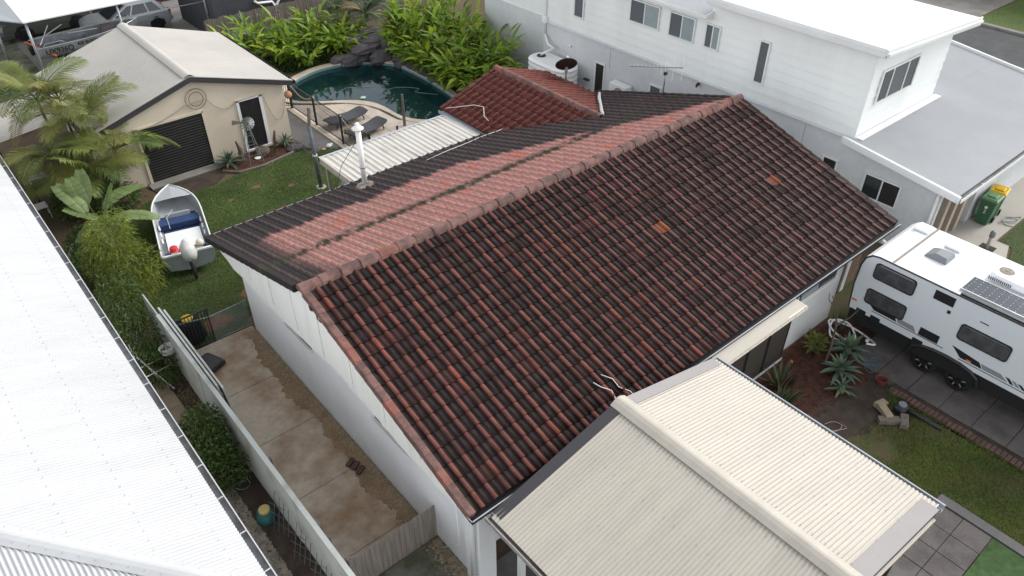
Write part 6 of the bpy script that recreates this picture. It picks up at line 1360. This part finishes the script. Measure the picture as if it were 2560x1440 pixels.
# ------------------------------------------------------------------ antenna, dish, tank, air conditioner
an = thing('tv_antenna', 'long television antenna on a mast at the right gable', 'antenna', (19.0, 14.88, 3.48))
part(MB().tube([(0, 0, 0), (0, 0, .98)], .022, 7), 'mast', m_galv, an, True)
A0 = Vector((-.87, .80, .95)); A1 = Vector((.35, -.40, .95)); bd = (A1-A0).normalized(); part(MB().bar(A0, A1, .028), 'boom', m_guttin, an)
for k in range(8): p = A0.lerp(A1, .02+k*.072); part(MB().tube([p-Vector((0, 0, .07)), p+Vector((0, 0, .09))], .007, 5), 'element', m_plastic_w, an)
for u, l_ in ((.60, .24), (.68, .24), (.82, .46), (.99, .42)): p = A0.lerp(A1, u); part(MB().tube([p-Vector((0, 0, l_)), p+Vector((0, 0, l_*.8))], .009, 5), 'element', m_plastic_w, an)
part(MB().bbox(-.06, .06, -.04, .04, .68, .80, .01), 'balun', m_dark, an)
ds = thing('satellite_dish', 'dark brown satellite dish on the red tiled wing', 'satellite dish', (18.72, 19.15, 2.62))
m_dish = mat('dark_brown_paint', (.03, .018, .016), .5, fine=.08)
part(MB().tube([(0, 0, -.05), (0, 0, .38)], .03, 7), 'mast', m_galv, ds); P = []
nd = Vector((.42, .62, .60)).normalized(); ax = nd.cross(Vector((0, 0, 1))).normalized(); ay = ax.cross(nd)
for rr in (.02, .12, .22, .32, .40): P.append([Vector((0, 0, .62))+(ax*math.cos(t)+ay*math.sin(t)*1.05)*rr+nd*(rr*rr*.7-.05) for t in np.linspace(0, 2*PI, 24, False)])
b = MB(); b.grid(P, True); b.add(P[0], [tuple(range(24))]); part(b, 'reflector', m_dish, ds, True)
part(MB().bar((0, 0, .35), (0, 0, .60), .10, .06), 'bracket', m_palegrey, ds); lp = Vector((0, 0, .5))+nd*.45+ax*.08; part(MB().bar((0, 0, .30), lp, .02), 'feed_arm', m_galv, ds); part(MB().tube([lp, lp+Vector((.06, .04, .02))], .035, 7), 'feed_horn', m_plastic_w, ds)
tk = thing('rainwater_tank', 'slim white ribbed rainwater tank against the neighbour wall', 'tank', (21.15, 22.45, 0))
def stad(L, r, z, n=9): return [(r*math.cos(t), L+r*math.sin(t), z) for t in np.linspace(0, PI, n)]+[(r*math.cos(t), -L+r*math.sin(t), z) for t in np.linspace(PI, 2*PI, n)]
P = []
for i in range(33): z = i*.055; P.append(stad(.62, .60+(.018 if i % 4 < 2 else 0), z))
P += [stad(.62, .58, 1.79), stad(.62, .50, 1.83)]
b = MB(); b.grid(P, True); b.add(P[-1], [tuple(range(18))]); part(b, 'body', m_plastic_w, tk)
for y_ in (.72, -.72): part(MB().lathe([(.19, 0), (.19, .03), (.15, .03), (.15, .015)], (0, y_, 1.828), 18), 'strainer', m_dark, tk)
part(MB().tube([(.0, .75, 1.86), (.1, .62, 1.98), (.55, .55, 2.05), (.62, 1.0, 2.1), (.78, 1.35, 2.4)], .05, 8), 'inlet_pipe', m_plastic_w, tk, True)
ac = thing('air_conditioner', 'white outdoor air conditioner fixed to the neighbour wall', 'air conditioner', (21.72, 19.15, 1.0))
part(MB().bbox(-.18, .18, -.45, .45, .04, .74, .02), 'casing', m_plastic_w, ac); part(MB().tube([(-.195, -.1, .38), (-.181, -.1, .38)], .27, 20), 'fan_grille', m_palegrey, ac); part(MB().bar((.28, -.3, .0), (-.15, -.3, .0), .04).bar((.28, .3, .0), (-.15, .3, .0), .04), 'bracket', m_galv, ac)
solo(MB().bbox(-.06, .06, -.05, .05, 0, .1, .02).tube([(-.05, .0, .06), (-.16, -.06, .02)], .04, 7), 'floodlight', m_dark, 'black floodlight on the lower wall of the white house', 'light', (21.93, 15.67, 2.75)); solo(MB().lathe([(.02, 0), (.06, .03), (.06, .09), (.02, .12)], (0, 0, 0), 10), 'wall_light', m_plastic_w, 'white wall sensor above the rainwater tank', 'light', (21.94, 22.3, 2.25)); solo(MB().bbox(-.08, .08, -.14, .14, 0, .05, .01), 'tap_box', m_dark, 'dark meter box on the wall beside the black door', 'box', (21.9, 21.2, 1.2))
solo(MB().lathe([(.01, 0), (.05, .02), (.06, .08), (.03, .12)], (0, 0, 0), 9).tube([(0, 0, .06), (.1, -.05, .04)], .015, 5), 'security_camera', m_plastic_w, 'small white camera under the front gutter end', 'camera', (18.3, 6.45, 2.34))
solo(MB().lathe([(.02, -.06), (.09, -.03), (.10, .05), (.04, .10)], (0, 0, 0), 10).tube([(.02, 0, -.05), (.0, -.08, -.25), (.03, -.16, -.32)], .012, 5), 'floodlight', m_dark, 'dark floodlight fixed below the gable apex', 'light', (4.66, 11.75, 4.02))
# ------------------------------------------------------------------ bollard pipe, hoses, front yard things
bp_ = thing('vent_pipe', 'pale vent pipe with grey cap on the neighbour path', 'pipe', (24.2, 5.5, .045)); part(MB().lathe([(.05, 0), (.05, .5)], (0, 0, 0), 10), 'pipe', m_conc3, bp_, True); part(MB().lathe([(.08, .45), (.08, .62), (.05, .66)], (0, 0, 0), 10), 'cap', m_acgrey, bp_, True); part(MB().box(-.26, .26, -.22, .22, .0, .006), 'drain_square', m_darksoil, bp_)
solo_path('garden_hose', tangle((26.4, 5.7, .06), .55, .28, .04, 14, 5), .012, mat('grey_hose', (.22, .25, .27), .5, fine=.05), 'grey hose looped on the concrete beside the yellow lidded bin', 'hose')
solo_path('garden_hose', spline3([(16.75, 6.1, .05), (16.5, 6.3, .25), (16.9, 6.5, .42), (17.25, 6.2, .3), (17.1, 5.85, .06), (16.7, 6.0, .2), (16.6, 6.35, .38), (16.95, 6.6, .35), (17.3, 6.1, .2), (17.35, 5.6, .1), (17.0, 5.3, .3), (16.8, 5.45, .35)]), .026, m_plastic_w, 'coiled white hose behind the agave in the front bed', 'hose', n=7)
solo_path('rope', tangle((16.55, 5.05, .05), .35, .22, .03, 26, 8), .008, mat('blue_net_cord', (.10, .17, .20), .8, fine=.1), 'tangle of thin blue cord beside the driveway pavers', 'rope')
solo_path('rope', tangle((13.7, 4.5, .035), .4, .25, .01, 10, 9), .008, m_rope, 'pale thin cord lying on the bare soil patch', 'rope')
solo(MB().lathe([(.10, 0), (.14, .18), (.16, .18), (.13, .16), (.10, .03)], (0, 0, 0), 14), 'plant_pot', mat('red_pot', (.16, .04, .042), .6, fine=.1), 'faded red pot lying beside the driveway edge', 'pot', (16.08, 4.55, .02))
lb = thing('leaf_blower', 'black leaf blower lying on the front lawn beside the logs', 'blower', (15.55, 3.75, .02)); part(MB().bbox(-.16, .16, -.14, .14, 0, .22, .05), 'engine', m_dark, lb); part(MB().lathe([(.10, 0), (.10, .03)], (.02, 0, .22), 12), 'recoil_cover', m_acgrey, lb); part(MB().tube([(.08, -.1, .10), (.15, -.5, .06), (.16, -.95, .05)], [.06, .045, .04], 9), 'tube', m_dark, lb, True)
for i, (x, y, rz_, l_, m_) in enumerate(((15.15, 3.95, 1.0, .45, m_tantimber), (15.0, 3.75, 2.4, .5, m_timber), (15.25, 3.5, .5, .42, m_timber), (15.35, 4.15, 2.9, .3, m_tantimber))):
    solo(MB().bar((-l_/2, 0, .07), (l_/2, 0, .07), .18, .13), 'timber_offcut', m_, ['pale split timber offcut on top of the pile by the blower', 'grey timber offcut beneath the others by the blower', 'dark timber offcut at the grass edge of the pile', 'short tan timber offcut beside the blower engine'][i], 'timber', (x, y, .02+.05*(i == 0)), rz=rz_)
solo(MB().lathe([(.01, 0), (.05, .02), (.05, .07), (.01, .1)], (0, 0, 0), 8), 'white_stone', m_plastic_w, 'small white stone on the drive edge beneath the caravan rear', 'stone', (17.25, 5.6, .05))
solo(MB().tube([(0, 0, 0), (.05, .02, .25)], .012, 5).lathe([(.02, 0), (.05, .03), (.02, .08)], (.05, .02, .22), 7), 'orange_flower', mat('orange_petal', (.6, .14, .02), .6, fine=.1), 'small orange flower head beside the front plinth', 'flower', (14.75, 6.35, 0))
# ------------------------------------------------------------------ side yard bits
m_hollow = mat('clay_brick', (.12, .062, .052), .9, (.09, .05, .042), 6, fine=.15)
def hbrick(loc, rz, label):
    t = thing('hollow_brick', label, 'brick', loc, rz); part(MB().bbox(-.115, .115, -.055, .055, 0, .075, .006), 'brick_body', m_hollow, t)
    for x in (-.07, 0, .07): part(MB().lathe([(.022, 0), (.022, .002)], (x, 0, .0745), 8), 'core_hole', m_black, t)
    return t
hbrick((4.46, 10.95, .06), .5, 'hollow clay brick farthest in the row on the gravel strip'); hbrick((4.5, 10.80, .06), .55, 'hollow clay brick in the middle of the row on the gravel strip'); hbrick((4.52, 10.62, .06), .45, 'hollow clay brick set apart at the near end of the row'); hbrick((2.98, 10.92, .05), 1.3, 'hollow clay brick beside the inner face of the sheet fence')
solo(rock(None, (0, 0, .09), (.13, .16, .11), 51), 'concrete_lump', m_conc3, 'grey concrete lump beside the inner face of the fence', 'rubble', (3.02, 9.95, .05))
solo(MB().bbox(-.28, .28, -.34, .34, 0, .16, .05), 'plastic_sack', mat('black_plastic', (.02, .022, .022), .35, bump=.5, bscale=10, fine=.1), 'black plastic bag slumped on the slab by the gate', 'bag', (3.32, 16.1, .05), rz=.4)
cb = thing('compost_bin', 'black round bin with yellow cap behind the barred gate', 'bin', (3.42, 17.45, .02)); part(MB().lathe([(.34, 0), (.36, .1), (.30, .6), (.2, .68)], (0, 0, 0), 16), 'body', m_rubber, cb, True); part(MB().lathe([(.16, 0), (.16, .05), (.1, .07)], (0, 0, .67), 14), 'cap', m_binyel, cb)
for k in range(6): part(MB().lathe([(.365-.012*k, 0), (.365-.012*k, .02)], (0, 0, .08+.09*k), 16), 'rib', m_dark, cb)
bk = thing('feeder_bucket', 'teal tub with pale yellow lid outside the sheet fence', 'tub', (2.36, 10.85, .01)); part(MB().lathe([(.20, 0), (.20, .05), (.16, .28)], (0, 0, 0), 16), 'body', mat('teal_plastic', (.02, .10, .10), .5, fine=.1), bk, True); part(MB().lathe([(.12, 0), (.12, .05), (.09, .07)], (0, 0, .28), 14), 'lid', mat('pale_yellow_plastic', (.55, .42, .16), .6, fine=.08), bk)
for i, (y0, h_) in enumerate(((10.5, 1.15), (9.6, 1.05), (8.8, 1.0))):
    t = thing('wire_trellis', ['green wire trellis beside the teal tub against the sheet fence', 'green wire trellis leaning in the middle of the fence run', 'green wire trellis leaning near the paling fence end'][i], 'trellis', (2.35, y0, .01))
    for k in range(4): part(MB().bar((0+.05*k, -.12*k, 0), (.22+.02*k, -.12*k-.05, h_-.1*k), .010), 'upright', m_stemdark if False else m_pole, t)
    for z in (.3, .6, .9): part(MB().bar((.06*z, 0, z), (.15+.08*z, -.38, z-.04), .008), 'wire', m_pole, t)
solo_path('wire_coil', [(2.30+.16*math.cos(a)*(1+.1*math.sin(a*.3)), 11.75+.09*a/4+.18*math.sin(a), .25+.1*math.sin(a*.7)) for a in np.arange(0, 22, .5)], .006, m_galv, 'loose coil of garden wire hanging outside the sheet fence', 'wire')
# laundry frame
lf = thing('laundry_trolley', 'folding white pipe trolley with small wheels beside the gutter', 'trolley', (2.2, 16.2, 0))
for p, q_ in (((-.45, -.5, .9), (.35, .35, .25)), ((-.45, -.1, .9), (.35, .75, .25)), ((-.35, .35, .9), (.1, -.35, .06)), ((-.35, .65, .9), (-.05, .05, .06)), ((-.5, -.6, .9), (-.35, .9, .92)), ((.35, .35, .25), (.35, .75, .25))): part(MB().tube([p, q_], .016, 6), 'tube', m_plastic_w, lf)
for x, y in ((.1, -.35), (-.05, .05)): part(MB().tube([(x+.085*math.cos(a), y+.03*math.sin(a), .09+.085*math.sin(a)) for a in np.linspace(0, 2*PI, 17)], .012, 5, False), 'wheel', m_dark, lf)
solo(MB().lathe([(.12, 0), (.16, .2), (.14, .2), (.11, .03)], (0, 0, 0), 12, 1.3, 1), 'peg_basket', m_plastic_w, 'small white basket hung on the fence end by the trolley', 'basket', (2.55, 16.4, .75))
# stepping pavers between the left house and the fence
sp_ = struct(MB().box(1.55, 2.25, 12.9, 16.4, 0, .02), 'stepping_path', m_darksoil); pm_ = MB().bbox(0, .34, 0, .56, 0, .04, .006).mesh('stepping_stone', m_tanpaver)
for ix in range(2):
    for iy in range(6): link('stepping_stone', pm_, sp_, (1.56+ix*.345, 12.95+iy*.57, .012))
pm2 = MB().bbox(0, .20, 0, .62, 0, .05, .006).mesh('stepping_stone', m_tanpaver)
for i in range(7): link('stepping_stone', pm2, sp_, (1.60, 6.6+i*.85, .012))
# gravel, leaf litter and pebbles: too small to count
def pebbles(name, label, region, n, r0, r1, m, seed, z=.02):
    q = np.random.default_rng(seed); V = []; F = []
    for i in range(n):
        x, y = region(q); r_ = q.uniform(r0, r1); k = len(V); a = q.uniform(0, PI)
        for j in range(5): t_ = a+2*PI*j/5; V.append((x+r_*math.cos(t_)*q.uniform(.7, 1.2), y+r_*math.sin(t_)*q.uniform(.7, 1.2), z))
        V.append((x, y, z+r_*q.uniform(.4, .9)))
        for j in range(5): F.append((k+j, k+(j+1) % 5, k+5))
    o = link(name, np_mesh(name, np.array(V), F, m)); o['kind'] = 'stuff'; o['label'] = label; o['category'] = 'gravel'
pebbles('gravel', 'loose tan gravel and broken mortar along the white gable wall', lambda q: (4.86-abs(q.normal(0, .16)), q.uniform(8.3, 16.7)), 5000, .008, .028, m_gravel, 1, .055)
pebbles('gravel', 'mixed pale pebbles between the white roof gutter and sheet fence', lambda q: (q.uniform(1.7, 2.15), q.uniform(5.5, 12.8)), 5000, .015, .045, m_stone, 2, .008)
pebbles('gravel', 'brown rubble at the foot of the corner pier', lambda q: (4.86-abs(q.normal(0, .14)), q.uniform(6.3, 8.1)), 900, .012, .035, m_gravel, 3, .055)
pebbles('leaf_litter', 'scattered brown leaf litter on the planting strips', lambda q: (q.uniform(1.5, 2.7), q.uniform(12.5, 19.4)), 3000, .012, .035, mat('leaf_litter', (.20, .13, .07), .9, (.12, .08, .05), 8, fine=.2), 4, .012)
pebbles('leaf_litter', 'scattered bark chips over the front garden bed', lambda q: (q.uniform(12.3, 17.2), q.uniform(4.9, 6.7)), 5000, .012, .035, m_mulch, 5, .024)
# barbecue in the corner by the palm
bq = thing('barbecue', 'hooded grey barbecue under the golden cane palm', 'barbecue', (2.35, 27.3, 0)); part(MB().bbox(-.3, .3, -.24, .24, .75, .95, .05), 'firebox', m_dark, bq); b = MB(); b.grid([[(-.3, -.24, .95), (-.3, .24, .95)], [(-.2, -.2, 1.12), (-.2, .2, 1.12)], [(.2, -.2, 1.12), (.2, .2, 1.12)], [(.3, -.24, .95), (.3, .24, .95)]]); part(b, 'hood', m_gutter, bq)
for x in (-.25, .25):
    for y in (-.2, .2): part(MB().bar((x, y, 0), (x, y, .76), .035), 'leg', m_dark, bq)
ch = thing('garden_chair', 'white folding chair beside the barbecue', 'chair', (2.0, 26.6, 0)); part(MB().bbox(-.22, .22, -.22, .22, .42, .45, .01), 'seat', m_plastic_w, ch); part(MB().bbox(-.24, -.20, -.22, .22, .45, .9, .01), 'backrest', m_plastic_w, ch)
for x in (-.2, .2):
    for y in (-.2, .2): part(MB().bar((x, y, 0), (x, y, .43), .025), 'leg', m_plastic_w, ch)
# grey tank with conical ribbed top and blue tarp on the neighbour side
gt_ = thing('water_tank', 'low round grey tank with ribbed conical lid beside the clad building', 'tank', (13.4, 36.75, 0)); part(MB().lathe([(.95, 0), (.95, .95), (.98, .98)], (0, 0, 0), 24), 'body', m_galv, gt_)
part(MB().lathe([(1.0, .98), (.5, 1.18), (.12, 1.32), (.1, 1.36), (.02, 1.37)], (0, 0, 0), 24), 'lid', m_galv, gt_)
for k in range(12): a = 2*PI*k/12; part(MB().bar((.98*math.cos(a), .98*math.sin(a), 1.0), (.14*math.cos(a), .14*math.sin(a), 1.335), .07, .03), 'lid_rib', m_clad, gt_)
b = MB(); q = np.random.default_rng(4); b.grid([[(12.4+i*.22, 37.5+j*.2, .7+q.uniform(-.06, .12)) for i in range(7)] for j in range(4)]); solo(b, 'tarpaulin', mat('blue_tarp', (.02, .06, .30), .5, fine=.1), 'crumpled blue tarpaulin beyond the round grey tank', 'tarp', (13, 37.8, .35), world=True, smooth=True)
# pool toys and hose on the water
solo_path('pool_hose', [(x, y, -.085) for x, y in ((14.0, 29.0), (14.6, 29.4), (15.3, 29.6), (16.2, 29.0))], .007, m_gutter, 'thin pale hose floating at the shallow end of the pool', 'hose'); solo_path('pool_hose', spline3([(16.4, 28.3, -.085), (17.0, 28.2, -.085), (17.5, 27.8, -.085), (17.7, 27.4, -.085), (17.4, 27.3, -.085), (17.6, 26.9, -.085), (18.0, 26.4, -.085)]), .007, m_gutter, 'looping pale hose floating below the right ginger plants', 'hose')
solo(MB().lathe([(.02, 0), (.12, .02), (.12, .05), (.02, .07)], (0, 0, 0), 14), 'pool_float', mat('pale_green_float', (.45, .62, .5), .5, fine=.05), 'small pale round float on the pool water', 'float', (15.3, 28.2, -.11))
